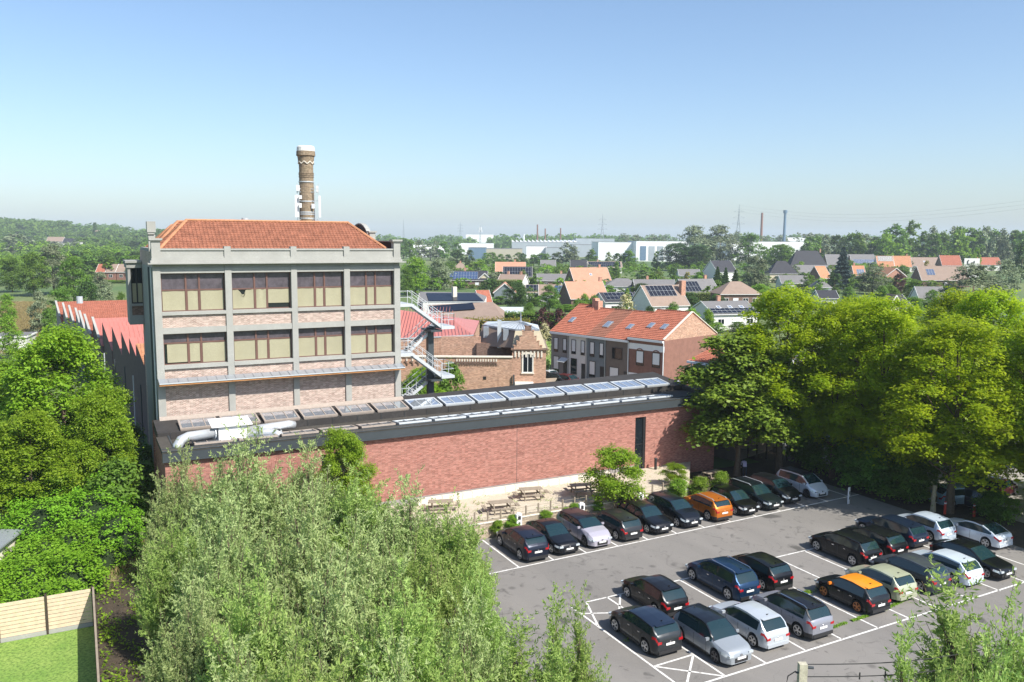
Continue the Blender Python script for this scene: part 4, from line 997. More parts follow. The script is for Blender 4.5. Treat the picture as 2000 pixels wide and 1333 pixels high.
# stepped gable
gc = X(1031); sg = MB(); zs = ze + .1; hw = 1.75
prev = []
steps = [(1.75, .45), (1.4, 1.0), (1.05, 1.65), (.72, 2.3), (.4, 2.9)]
z0 = zs
for hw_, hz in steps:
    MB().box(gc - hw_, gc + hw_, -.25, .2, z0, zs + hz).box(gc - hw_ - .06, gc - hw_ + .2, -.3, .25, zs + hz, zs + hz + .08).box(gc + hw_ - .2, gc + hw_ + .06, -.3, .25, zs + hz, zs + hz + .08).build('stepped_gable', M['brick_brown'] if hw_ < .5 else M['brick_old'], mh); z0 = zs + hz
def arched_window(par, x, y, z, w_, h, frame='frame_w', surround='stone_w'):
    a = MB()
    a.box(x - w_ / 2 - .12, x - w_ / 2, y - .08, y + .05, z, z + h).box(x + w_ / 2, x + w_ / 2 + .12, y - .08, y + .05, z, z + h)
    for i in range(8):
        t0, t1 = math.pi * i / 8, math.pi * (i + 1) / 8; r_ = w_ / 2 + .12
        a.bar((x + r_ * math.cos(t0), y - .03, z + h + .35 * r_ * math.sin(t0)), (x + r_ * math.cos(t1), y - .03, z + h + .35 * r_ * math.sin(t1)), .14, .26)
    a.box(x - w_ / 2 - .2, x + w_ / 2 + .2, y - .15, y + .05, z - .16, z)
    so = a.build('window_surround', M[surround], par)
    return so
arched_window(mh, gc, 0, Z(728), 1.25, 2.2); add_window(mh, gc, -.0, Z(728), 1.25, 2.35, 'frame_w')
co = MB()
for i in range(4): co.box(xl_ + .3 + i * .45, xl_ + .5 + i * .45, -.12, 0, ze - .9, ze - .1).box(xr_ - 2.0 + i * .45, xr_ - 1.8 + i * .45, -.12, 0, ze - .9, ze - .1)
co.build('corbel', M['stone_w'], mh)
MB().box(X(1006), X(1042), -1.2, 0, 0, Z(746)).build('white_lean_to', M['plaster_w'], mh)
MB().slab([(X(1040), -2.0, Z(757)), (X(1075), -2.0, Z(752)), (X(1090), 1.5, Z(742)), (X(1050), 1.5, Z(744))], .12).build('corrugated_roof', M['wood_grey'], mh)
bw = thing('corbelled_brick_wall', tuple(frame_at(925, 700, 101)), VIEW_RZ, 'long old orange brick wall with arched corbels running to the mansard house', 'wall')
k2 = 101 / F; XX = lambda u: (u - 925) * k2; zw = zat(699, 101)
MB().box(XX(740), XX(999) + .2, 0, .5, 0, zw).build('masonry', M['brick_old'], bw)
MB().box(XX(740), XX(999) + .2, -.14, .6, zw, zw + .14).build('coping', M['stone_w'], bw)
for i in range(21):
    x = XX(892) + i * (XX(996) - XX(892)) / 20 if i < 16 else XX(782) + (i - 16) * .7
    m_ = MB()
    for q in range(4):
        t0, t1 = math.pi * .55 * q / 4, math.pi * .55 * (q + 1) / 4
        m_.bar((x - .30 + .36 * math.sin(t0), -.06, zw - .55 + .36 * math.cos(t0) - .36), (x - .30 + .36 * math.sin(t1), -.06, zw - .55 + .36 * math.cos(t1) - .36), .1, .14)
    m_.build('corbel_arch', M['brick_brown'], bw); MB().box(x - .08, x + .08, -.1, 0, zw - .5, zw - .2).build('corbel_block', M['stone_w'], bw)
MB().box(XX(944), XX(950), -.03, .02, zat(742, 101), zat(736, 101)).build('opening', M['frame_k'], bw)
MB().box(XX(1003), XX(1006), -.35, -.05, 0, zat(732, 101)).build('wall_post', M['fascia'], bw)
MB().box(XX(852), XX(935), 6.5, 7.0, 0, zat(658, 108)).build('rear_wall', M['brick_old'], bw)

# ------------------------------------------------------------------ terrace of row houses
A = atz(1077, 646, 6.8)[:2]; B = atz(1298, 673, 6.7)[:2]
e = (B - A); LR = np.linalg.norm(e); e /= LR; nrm = np.array([-e[1], e[0]]); rzr = math.atan2(e[1], e[0])
if nrm[0] < 0: nrm = -nrm
frac = [0, .172, .345, .515, .715, 1.0]
spec = [('grey plaster row house at the left end of the terrace with a small door canopy', 'plaster_g', 'tile_red'),
        ('white plaster row house second from the left in the terrace', 'plaster_w', 'tile_red'),
        ('blue grey row house with the brown strip of roof in the terrace', 'plaster_bg', 'tile_brown'),
        ('taupe row house with dark framed window fourth in the terrace', 'plaster_br', 'tile_red'),
        ('brick and white fronted row house with two arched shutters and tall brick gable', 'brick_far', 'tile_red')]
DR = 12.0
def y_(v): return -v   # local y axis points away from the street when the frame is (e, -n)
for i in range(5):
    a0, a1 = frac[i] * LR, frac[i + 1] * LR; W = a1 - a0; P = A + e * a0
    lift = .35 if i == 0 else (.0 if i < 4 else .45)
    t = thing('row_house', (P[0], P[1], 0), rzr, spec[i][0], 'house', 'houses of the terrace')
    sgn = 1 if (-math.sin(rzr) * nrm[0] + math.cos(rzr) * nrm[1]) > 0 else -1     # +1: local +y is away from the street
    yb = DR * sgn; ze, zr = 6.7 + (lift if i == 4 else 0), 10.0 + lift
    def bx(m, x0, x1, ya, yb_, z0, z1): return m.box(x0, x1, min(ya * sgn, yb_ * sgn), max(ya * sgn, yb_ * sgn), z0, z1)
    bx(MB(), .01, W - .01, .0, DR, 0, ze).build('wall', M[spec[i][1]], t)
    for xg in ((.02, .25), (W - .25, W - .02)):
        MB().yprism([(0, ze), (DR * sgn, ze), (DR / 2 * sgn, zr - .12)], *xg).build('gable', M['brick_old'] if i == 4 else M['brick_orange'], t)
    E0 = np.array([0, -.25 * sgn, ze - .05]); 
    f = MB().slab([(0, -.25 * sgn, ze), (W, -.25 * sgn, ze), (W, DR / 2 * sgn, zr), (0, DR / 2 * sgn, zr)], .1 * sgn).slab([(0, (DR + .2) * sgn, ze), (W, (DR + .2) * sgn, ze), (W, DR / 2 * sgn, zr), (0, DR / 2 * sgn, zr)], -.1 * sgn)
    ro = f.build('roof', M[spec[i][2]], t)
    if sgn > 0: tm = tiles_mesh('roof_tiles', (0, -.3, ze + .02), (W, -.3, ze + .02), (W, DR / 2, zr + .02), (0, DR / 2, zr + .02), M[spec[i][2]], .3, .42, .04, .05)
    else: tm = tiles_mesh('roof_tiles', (W, .3, ze + .02), (0, .3, ze + .02), (0, -DR / 2, zr + .02), (W, -DR / 2, zr + .02), M[spec[i][2]], .3, .42, .04, .05)
    tt = link('roof_tiles', tm, ro); tt['kind'] = 'stuff'
    rt = MB()
    for q in range(int(W / .35)): rt.tube([(q * .35, DR / 2 * sgn, zr + .06), (q * .35 + .37, DR / 2 * sgn, zr + .09)], [.12, .1], 6)
    rt.build('ridge_tiles', M[spec[i][2]], ro, kind='stuff')
    bx(MB(), 0, W, -.45, -.12, ze - .3, ze - .02).build('gutter', M['white_hall'], t)
    if i == 4:
        MB().bar((W - .05, -.2 * sgn, ze + .15), (W - .05, DR / 2 * sgn, zr + .15), .3, .1).bar((W - .05, DR * sgn, ze + .15), (W - .05, DR / 2 * sgn, zr + .15), .3, .1).build('gable_coping', M['stone_w'], t)
    if i in (0, 1): bx(MB(), (W - .5 if i == 0 else .0), (W + .1 if i == 0 else .7), DR / 2 - .5, DR / 2 + .5, zr - .3, zr + 1.1).build('chimney', M['brick_orange'], t)
    def win(x, z, w_, h, shut=True, fr='frame_k', arch=False):
        m_ = MB(); fw = .08
        bx(m_, x - w_ / 2 - fw, x + w_ / 2 + fw, -.06, .05, z - .1, z); bx(m_, x - w_ / 2 - fw, x + w_ / 2 + fw, -.06, .05, z + h, z + h + fw)
        bx(m_, x - w_ / 2 - fw, x - w_ / 2, -.06, .05, z, z + h); bx(m_, x + w_ / 2, x + w_ / 2 + fw, -.06, .05, z, z + h)
        o = m_.build('window', M[fr], t)
        bx(MB(), x - w_ / 2, x + w_ / 2, -.03, .03, z + (.3 if shut else 0), z + h).build('shutter' if shut else 'pane', M['shutter'] if shut else M['glass'], o)
        if shut: bx(MB(), x - w_ / 2, x + w_ / 2, -.02, .03, z, z + .3).build('pane', M['glass'], o)
        if arch:
            q = MB(); n = 6
            for j in range(n):
                t0, t1 = math.pi * j / n, math.pi * (j + 1) / n
                q.bar((x + w_ / 2 * math.cos(t0), -.05 * sgn, z + h + .35 * math.sin(t0)), (x + w_ / 2 * math.cos(t1), -.05 * sgn, z + h + .35 * math.sin(t1)), .1, .12)
            q.build('arch', M['brick_far'], o)
    if i < 3:
        win(W * .28, 3.9, W * .2, 1.9); win(W * .78, 3.9, W * .17, 1.9); win(W * .3, 1.0, W * .28, 2.1, i != 1)
        bx(MB(), W * .72, W * .92, -.04, .05, .1, 2.6).build('door', M['frame_k'], t)
        if i == 0: MB().slab([(W * .6, -1.0 * sgn, 2.6), (W, -1.0 * sgn, 2.6), (W, 0, 3.1), (W * .6, 0, 3.1)], .08).build('door_canopy', M['zinc_l'], t)
    elif i == 3:
        win(W * .5, 4.0, W * .4, 1.4, False); win(W * .38, .9, W * .36, 1.8); bx(MB(), W * .8, W * .97, -.04, .05, .1, 2.4).build('door', M['frame_k'], t)
    else:
        win(W * .32, 3.6, W * .19, 1.8, True, 'frame_k', True); win(W * .78, 3.6, W * .19, 1.8, True, 'frame_k', True)
        bx(MB(), .0, W, -.03, 0, 5.6, 6.4).build('white_band', M['white_hall'], t); bx(MB(), .0, W, -.03, 0, .0, 2.4).build('white_plinth', M['white_hall'], t)
        bx(MB(), W * .18, W * .5, -.05, 0, .9, 2.2).build('shutter', M['shutter'], t)
    # rooflights
    for x in ([W * .55] if i in (0, 3) else ([W * .5] if i == 2 else ([W * .3, W * .68] if i == 4 else []))):
        q = .42; sz = 1.0 if i == 2 else .8
        dn = Vector((0, (DR / 2 + .25) * sgn, zr - ze)).normalized(); c = Vector((x, (-.25 + q * (DR / 2 + .25)) * sgn, ze + q * (zr - ze) + .16)); nn = Vector((1, 0, 0)).cross(dn); nn = nn if nn.z > 0 else -nn
        o = MB().obox(c, (sz * .5, 0, 0), dn * sz * .75, nn * .07).build('rooflight', M['zinc'], t)
        MB().obox(c + nn * .07, (sz * .38, 0, 0), dn * sz * .6, nn * .01).build('pane', M['sky_glass'], o)
    MB().tube([(W - .08, -.1 * sgn, 0), (W - .08, -.1 * sgn, ze - .3)], .06, 6).build('downpipe', M['white_hall'] if i in (3, 4) else M['zinc'], t)

# small low house at the right end of the wing
D = 78.0; P = atd(1354, 705, D)
rh = thing('corner_house', (P[0], P[1], 0), rzr, 'dark walled house with red tiled roof corner behind the right end of the wing', 'house')
k = D / F
MB().box(0, 5, 0, 9, 0, P[2]).build('wall', M['plaster_br'], rh); P = P - np.array([0, 0, 0.0])
ro = MB().slab([(-.3, -.3, P[2]), (5.3, -.3, P[2]), (5.3, 4.5, P[2] + 1.1), (-.3, 4.5, P[2] + 1.1)], .12).slab([(5.3, 9.3, P[2]), (-.3, 9.3, P[2]), (-.3, 4.5, P[2] + 1.1), (5.3, 4.5, P[2] + 1.1)], .12).build('roof', M['tile_red'], rh)
tt = link('roof_tiles', tiles_mesh('roof_tiles', (-.3, -.32, P[2] + .02), (5.3, -.32, P[2] + .02), (5.3, 4.5, P[2] + 1.12), (-.3, 4.5, P[2] + 1.12), M['tile_red'], .3, .4), ro); tt['kind'] = 'stuff'
MB().yprism([(0, P[2]), (9, P[2]), (4.5, P[2] + .95)], .02, .3).build('gable', M['plaster_br'], rh)
MB().box(-.4, 5.4, -.5, -.3, P[2] - .2, P[2]).tube([(-.1, -.15, 0), (-.1, -.15, P[2])], .07, 6).build('gutter', M['white_hall'], rh)
lw = thing('garden_wall', tuple(frame_at(1320, 765, 86)), VIEW_RZ, 'low red brick garden wall with pale coping behind the last skylight', 'wall')
MB().box(-1.5, 2.2, 0, .3, 0, zat(745, 86)).build('masonry', M['brick_far'], lw); MB().box(-1.6, 2.3, -.05, .35, zat(745, 86), zat(745, 86) + .12).build('coping', M['white_hall'], lw)
t, W_, z_ = fbox('cream apartment block with small windows glimpsed through the trees on the right', 1762, 1960, 805, 900, 96, 12, 'plaster_c', 'building', 'apartment_block')
for i in range(7): add_window(t, -W_ / 2 + .9 + i * W_ / 7, 0, z_ - 3.2, .9, 1.1, 'frame_w')
H(1560, 1730, 690, 800, 'house with steep grey tiled roof hidden behind the middle ash trees', 'tile_grey', 'plaster_w', 'side', ze=3.2, D=102)

# ------------------------------------------------------------------ industry on the horizon
def hipw(label, u0, u1, vt, vb, D):
    return H(u0, u1, vt, vb, label, 'white_hall', 'white_hall', 'hip', D=D, cat='hall', name='industrial_hall', windows=0)
hipw('white hipped industrial hall on the horizon right of the factory', 795, 868, 479, 490, 900)
B_ = lambda *a, **k: fbox(*a, **k)
B_('low white hall left of the dark blue block', 893, 963, 475, 487, 1050, 30, 'white_hall')
B_('dark blue cladded block with lower annex', 915, 948, 484, 505, 820, 40, 'blue_hall')
B_('long beige hall in the middle of the industrial estate', 948, 1020, 486, 495, 850, 40, 'tan_hall')
t, W_, z_ = B_('grey works hall with a row of sawtooth rooflights', 1000, 1129, 473, 482, 1150, 60, 'grey_hall')
for i in range(16): MB().xprism([(-W_ / 2 + i * W_ / 16, z_), (-W_ / 2 + (i + .8) * W_ / 16, z_), (-W_ / 2 + i * W_ / 16, z_ + 3)], 2, 50).build('rooflight', M['white_hall'], t)
B_('small white works building below the sawtooth rooflights', 1028, 1068, 481, 494, 900, 30, 'white_hall')
B_('grey white works building beside the blue glazed front', 1066, 1100, 484, 495, 880, 30, 'grey_hall')
B_('long blue grey hall under the tall pylon', 1125, 1200, 466, 486, 1200, 60, 'grey_hall')
B_('low pale works hall left of the white warehouse', 1118, 1172, 478, 492, 980, 40, 'grey_hall')
t, W_, z_ = B_('large plain white warehouse', 1169, 1243, 473, 497, 820, 70, 'white_hall')
t, W_, z_ = B_('white warehouse with grey loading bays', 1243, 1345, 471, 502, 800, 60, 'white_hall')
for i in range(4):
    x = -W_ / 2 + 4 + i * 8.2; MB().box(x, x + 5.6, -.3, 0, 1, z_ - 5).build('loading_bay', M['grey_hall' if i else 'blue_hall'], t)
B_('long white warehouse right of the poplars', 1428, 1575, 472, 499, 850, 60, 'white_hall')
B_('distant pale office block with flat roof', 910, 963, 458, 468, 1700, 30, 'white_hall')
B_('blue white block beside the dark stack', 1535, 1576, 464, 476, 1400, 40, 'white_hall')
def stack(u, vt, D, wpx, label, mat='brick_far', top=False):
    P = atd(u, vt, D); t = thing('smoke_stack', (P[0], P[1], ground_z(P[0], P[1])), 0, label, 'chimney'); h = P[2] - ground_z(P[0], P[1]); r_ = wpx / 2 * D / F
    MB().tube([(0, 0, 0), (0, 0, h)], [r_ * 1.35, r_], 12).build('shaft', M[mat], t)
    MB().tube([(0, 0, h - (4 if top else .8)), (0, 0, h)], [r_ * (1.7 if top else 1.1)] * 2, 12).build('rim', M[mat], t)
stack(1049.8, 439, 1300, 2.6, 'tallest of three thin red brick stacks on the horizon')
stack(1065, 447, 1300, 2.4, 'middle thin red brick stack on the horizon')
stack(1095, 446, 1300, 2.4, 'right thin red brick stack on the horizon')
stack(1488.7, 416, 1250, 4, 'tapering brown brick stack beside the dark steel stack')
stack(1534, 411, 1150, 4.6, 'dark blue steel stack with wider head', 'blue_hall', True)
stack(1023, 458, 1300, 3, 'short white silo on the horizon', 'white_hall'); 
def pylon(u, vt, D, label, arms=3, sw=1.0, thin=False):
    P = atd(u, vt, D); g0 = ground_z(P[0], P[1]); t = thing('pylon', (P[0], P[1], g0), VIEW_RZ, label, 'pylon'); h = P[2] - g0; m = MB(); s0 = h * .075 * sw
    th = .35 * (.5 if thin else 1) * D / 1400 + .1
    for sx in (-1, 1):
        for sy in (-1, 1): m.bar((sx * s0, sy * s0, 0), (sx * .6, sy * .6, h * .72), th).bar((sx * .6, sy * .6, h * .72), (0, 0, h), th * .8)
    n = 9
    for i in range(n):
        z0, z1 = h * .85 * i / n, h * .85 * (i + 1) / n; w0 = s0 + (.6 - s0) * min(1, z0 / (h * .72)); w1 = s0 + (.6 - s0) * min(1, z1 / (h * .72))
        m.bar((-w0, -w0, z0), (w1, -w1, z1), th * .6).bar((w0, -w0, z0), (-w1, -w1, z1), th * .6)
    for j in range(arms):
        z = h * (.62 + .12 * j); a = h * (.13 - .015 * j); m.bar((-a, 0, z), (a, 0, z), th * .8).bar((-a, 0, z), (0, 0, z + h * .05), th * .5).bar((a, 0, z), (0, 0, z + h * .05), th * .5)
    m.build('lattice', M['pylon'], t); return P
pylon(1177, 419, 1250, 'lattice pylon above the long blue grey hall')
pylon(1444, 400, 1150, 'tallest lattice pylon between the poplars and the brown stack')
pylon(899, 434, 1900, 'faint lattice pylon on the left horizon')
pylon(788, 429, 1900, 'thin faint mast just right of the factory', 0, .5, True)
P = pylon(938, 441, 1150, 'telecom mast with panel antennas above the estate', 0, .5)
am = thing('mast_antennas', (P[0], P[1], P[2] - 9), 0, 'cluster of white panel antennas on the telecom mast', 'antennas')
for i in range(5): MB().box(-2.2 + i * 1.05, -1.6 + i * 1.05, -.5, .5, (i % 2) * 3, 3 + (i % 2) * 4).build('antenna', M['white_pl'], am)
# power line sagging to the right
pw = MB()
for k in range(3):
    a = atd(1444, 402 + 6 * k, 1150); b = atd(2080, 398 - 8 * (2 - k) , 700); pts = []
    for i in range(17):
        t = i / 16; q = a + (b - a) * t; pts.append((q[0] - a[0], q[1] - a[1], q[2] - 14 * math.sin(math.pi * t)))
    pw.tube(pts, .055, 4, False)
a = atd(1444, 402, 1150)
o = pw.build('power_line', M['pylon'], loc=(a[0], a[1], 0)); tag(o, 'faint power cables sagging from the tallest pylon to the right', 'power line')
# ------------------------------------------------------------------ vegetation
M['lf_ash'] = leaf_mat('ash_leaf', (.14, .24, .010), (.31, .38, .018), (.60, .76, .03), .46)
M['lf_maple'] = leaf_mat('maple_leaf', (.085, .14, .018), (.19, .25, .03), (.34, .46, .04), .28)
M['lf_left'] = leaf_mat('broad_leaf', (0.110, 0.209, 0.013), (0.242, 0.341, 0.033), (0.437, 0.644, 0.046), .40)
M['lf_bramble'] = leaf_mat('bramble_leaf', (0.110, 0.231, 0.013), (0.209, 0.363, 0.033), (0.345, 0.621, 0.046), .36)
M['lf_willow'] = leaf_mat('willow_leaf', (0.257, 0.351, 0.121), (0.486, 0.567, 0.270), (0.468, 0.650, 0.195), .36, .5)
M['lf_willow2'] = leaf_mat('young_willow_leaf', (0.208, 0.325, 0.065), (0.390, 0.481, 0.169), (0.468, 0.676, 0.156), .38, .5)
M['lf_mid'] = leaf_mat('garden_leaf', (0.068, 0.135, 0.020), (0.149, 0.243, 0.041), (0.256, 0.448, 0.048), .3)
M['lf_dark'] = leaf_mat('dark_leaf', (0.038, 0.075, 0.022), (0.075, 0.128, 0.030), (0.108, 0.180, 0.036), .2)
M['lf_light'] = leaf_mat('pale_leaf', (0.132, 0.192, 0.048), (0.228, 0.288, 0.084), (0.336, 0.476, 0.112), .3)
M['lf_bright'] = leaf_mat('bright_leaf', (0.125, 0.225, 0.025), (0.213, 0.338, 0.037), (0.350, 0.588, 0.056), .33)
M['lf_silver'] = leaf_mat('silver_leaf', (0.149, 0.189, 0.101), (0.257, 0.297, 0.176), (0.240, 0.320, 0.160), .2)
M['lf_purple'] = leaf_mat('copper_leaf', (0.048, 0.022, 0.024), (0.096, 0.042, 0.036), (0.120, 0.036, 0.036), .2)
M['lf_cream'] = leaf_mat('variegated_leaf', (.40, .40, .18), (.62, .58, .34), (.5, .5, .25), .25)
M['lf_blue'] = leaf_mat('blue_spruce_needle', (0.049, 0.084, 0.077), (0.112, 0.161, 0.154), (0.056, 0.084, 0.070), .1)
M['lf_autumn'] = leaf_mat('yellowing_leaf', (.17, .17, .03), (.30, .26, .05), (.36, .36, .06), .35)
M['lf_dry'] = leaf_mat('dry_grass_blade', (.20, .16, .07), (.34, .28, .12), (.2, .16, .06), .2)

def tree_mesh(name, seed, h, rad, z0, nl, nclump, nleaf, cr, size, aspect, mat, nlimb=8, tr=.22, lr=.42, up=.9, shell=.5, clear=.3, mats=True, bark='bark'):
    rg = np.random.default_rng(seed); L = make_lobes(rg, h, rad, z0, nl, lr=lr)
    P, D_, tint, C = lobes_points(rg, L, nclump, nleaf, cr, shell)
    U, V = leaves(rg, P, D_, size, aspect, up)
    return quads_mesh(name, P, U, V, tint, [M[mat], M[bark]], None), trunk_mb(rg, h, tr, L, nlimb, clear), L
def far_mesh(name, seed, h, rad, z0, nl, nclump, nleaf, cr, size, mat, lr=.45, conif=False):
    rg = np.random.default_rng(seed)
    if conif:
        n = nclump * nleaf; t = rg.random(n) ** .7; z = z0 + (h - z0) * (1 - t); tier = 1 + .25 * np.sin(z * 5)
        r = rad * t * tier * (.75 + .3 * rg.random(n)); a = rg.random(n) * 6.283
        P = np.stack([r * np.cos(a), r * np.sin(a), z], 1); D_ = unit(np.stack([np.cos(a), np.sin(a), -.3 + 0 * a], 1)); tint = rg.random(n)
        U = D_ * size * (.7 + .6 * rg.random(n))[:, None]; V = unit(np.cross(U, rand_dirs(n, rg))) * size * .3
    else:
        L = make_lobes(rg, h, rad, z0, nl, lr=lr); P, D_, tint, C = lobes_points(rg, L, nclump, nleaf, cr, .55); U, V = leaves(rg, P, D_, size, .7, .8)
    tb = MB().tube([(0, 0, 0), (0, 0, h * .6)], [h * .022, h * .008], 5)
    return quads_mesh(name, P, U, V, tint, [M[mat], M['bark']], tb)
# --- far meshes: nominal 12 m high, 9 m wide
FM = {}
for key, mat in (('mid', 'lf_mid'), ('dark', 'lf_dark'), ('light', 'lf_light'), ('bright', 'lf_bright'), ('silver', 'lf_silver')):
    FM[key] = [far_mesh('tree_' + key, 40 + i * 7 + len(key), 12, 4.3, .6, 13, 170, 11, .9, .42, mat) for i in range(2)]
FM['purple'] = [far_mesh('tree_purple', 71, 12, 4.5, .4, 12, 170, 11, 1.0, .42, 'lf_purple')]
FM['cream'] = [far_mesh('tree_cream', 72, 12, 4.6, .4, 12, 240, 11, .9, .32, 'lf_cream')]
FM['autumn'] = [far_mesh('tree_autumn', 75, 12, 4.4, .4, 12, 170, 11, .9, .4, 'lf_autumn')]
FM['tall'] = [far_mesh('tree_tall', 73 + i, 12, 2.4, .8, 14, 170, 11, .7, .34, 'lf_mid', lr=.5) for i in range(2)]
FM['conif'] = [far_mesh('tree_conif', 74, 12, 3.6, .3, 0, 260, 12, 0, .75, 'lf_blue', conif=True)]
FM['yew'] = [far_mesh('tree_yew', 76, 12, 3.2, .2, 0, 220, 12, 0, .6, 'lf_dark', conif=True)]
FM['fine'] = [far_mesh('tree_fine', 80 + i, 12, 4.3, .4, 16, 620, 13, .75, .20, 'lf_mid') for i in range(2)]
FM['fine_d'] = [far_mesh('tree_fine_dark', 84, 12, 4.4, .3, 16, 620, 13, .75, .20, 'lf_dark')]
FM['fine_b'] = [far_mesh('tree_fine_bright', 86, 12, 4.4, .3, 16, 620, 13, .75, .20, 'lf_bright')]
FM['fine_s'] = [far_mesh('tree_fine_silver', 87, 12, 4.4, .3, 16, 620, 13, .75, .20, 'lf_silver')]
def ftree(u, vt, D, wpx, kind='mid', label=None, group=None, name='tree', cat='tree', hmin=1.2, xy=None):
    P = atd(u, vt, D); g = ground_z(P[0], P[1]); h = max(hmin, P[2] - g)
    me = rnd.choice(FM[kind]); w_ = wid(wpx, D); o = link(name, me, None, (P[0], P[1], g), rnd.uniform(0, 6.28))
    base_w = 5.0 if kind == 'tall' else (7.2 if kind == 'conif' else (6.4 if kind == 'yew' else 9.6)); s = w_ / base_w
    o.scale = (s * rnd.uniform(.93, 1.07), s * rnd.uniform(.93, 1.07), h / 12.3)
    tag(o, label, cat, group); return o
T = ftree
# prominent mid distance trees
T(1358, 439, 640, 84, 'fine_s', 'left crown of the tall grey green poplar pair above the warehouse')
T(1408, 438, 645, 78, 'fine_s', 'right crown of the tall grey green poplar pair above the warehouse')
T(1322, 474, 560, 78, 'fine_d', 'dark rounded tree left below the poplar pair')
T(1366, 477, 555, 84, 'fine_d', 'dark rounded tree right below the poplar pair')
T(1464, 453, 640, 70, 'fine', 'tall dense green tree right of the poplar pair')
T(1527, 476, 560, 72, 'fine', 'mid green tree in front of the long white warehouse')
T(1440, 452, 900, 40, 'silver', 'hazy tree top behind the pylon foot')
T(1648, 482, 355, 44, 'conif', 'blue spruce with pointed top among the houses')
T(1707, 520, 320, 74, 'fine_s', 'wide olive green garden tree right of the blue spruce')
T(1757, 534, 315, 30, 'purple', 'purple leaved garden tree beside the tan gable')
T(1905, 514, 228, 125, 'fine_s', 'large grey green tree in front of the brown roofed house on the right')
T(1968, 505, 300, 60, 'fine_s', 'dark grey green tree near the right edge below the grey roof')
T(2000, 470, 420, 46, 'dark', 'very dark tree cut by the right edge of the picture')
T(1810, 507, 420, 14, 'autumn', 'slim yellow green column tree beside the brown roof')
T(811, 500, 300, 62, 'fine_b', 'tall bright green tree just right of the factory')
T(856, 502, 330, 56, 'fine_s', 'weeping grey green tree next to the bright one by the factory')
T(793, 520, 290, 34, 'fine', 'dark green tree touching the factory corner')
T(893, 486, 600, 34, 'dark', 'left dark tree before the blue industrial block'); T(917, 487, 600, 26, 'dark', 'right dark tree before the blue industrial block')
T(938, 506, 470, 36, 'bright', 'bright green tree above the pinkish roofed house'); T(910, 518, 430, 20, 'bright', 'small bright tree left of the pinkish roofed house')
T(1106, 473, 640, 34, 'silver', 'tall willow like tree in front of the works hall'); T(1122, 480, 640, 28, 'silver', 'right half of the willow like tree pair at the works hall')
T(1156, 486, 620, 27, 'mid', 'round tree at the left corner of the white warehouse'); T(1189, 492, 600, 20, 'light', 'small pale tree before the white warehouse')
T(1228, 488, 560, 42, 'mid', 'green tree below the loading bays, left one'); T(1206, 494, 560, 30, 'dark', 'dark small tree before the loading bays')
T(1283, 490, 570, 18, 'mid', 'small round tree right of the loading bays'); T(1205, 510, 430, 20, 'mid', 'slim dark garden tree left of the round hedge bush')
T(1262, 521, 420, 42, 'mid', 'round dark green garden tree in the middle of the estate'); T(1285, 528, 400, 30, 'light', 'pale green garden tree behind the long bungalow')
T(1314, 522, 420, 16, 'dark', 'clipped dark cube tree before the rounded trees'); T(1343, 512 + 18, 330, 20, 'autumn', 'rusty shrub beside the pale roofed bungalow')
T(1365, 530, 300, 34, 'mid', 'round green tree before the striped solar roof'); T(1402, 520, 330, 26, 'yew', 'slim conifer left of the white steep house'); T(1418, 522, 330, 24, 'yew', 'second slim conifer left of the white steep house')
T(1437, 526, 300, 30, 'yew', 'dark pointed conifer before the white steep house'); T(1478, 498, 330, 62, 'fine_s', 'wide silver grey cedar beside the white steep house')
T(1226, 562, 200, 20, 'bright', 'round clipped yellow green bush beside the dark walled bungalow')
T(1222, 572, 165, 48, 'cream', 'cream variegated tree behind the terrace roofs')
T(1160, 575, 165, 46, 'fine', 'green tree behind the chimneys of the terrace'); T(1142, 572, 190, 30, 'fine_b', 'lighter green tree left behind the terrace chimneys')
T(1270, 596, 155, 34, 'fine_d', 'dark bush in front of the brown tiled cottage'); T(1250, 605, 150, 14, 'yew', 'small dark conifer beside the cream tree')
T(1315, 588, 160, 40, 'fine', 'green tree hiding the foot of the tall brick chimney'); T(1352, 600, 140, 50, 'fine_b', 'bright green tree behind the brick gable, left part'); T(1383, 602, 140, 42, 'fine_b', 'bright green tree behind the brick gable, right part')
T(1008, 550, 235, 56, 'fine_d', 'dark green tree in front of the grey gabled house'); T(1073, 556, 230, 54, 'fine', 'dark green tree left of the salmon roofed house'); 
T(1095, 594, 170, 30, 'fine', 'green garden tree above the purple shrub'); T(1060, 600, 165, 46, 'purple', 'left purple leaved shrub by the zinc roofed house'); T(1092, 603, 165, 40, 'purple', 'right purple leaved shrub by the zinc roofed house')
T(1064, 628, 135, 34, 'cream', 'pale flowering bush right of the mansard house'); T(1035, 590, 185, 36, 'fine', 'green tree behind the black garden cabin'); T(1130, 582, 175, 34, 'fine', 'green tree left of the terrace end')
T(1088, 640, 128, 30, 'fine', 'green bush at the left end wall of the terrace'); T(1070, 700, 118, 14, 'dark', 'dark hedge plant beside the white car')
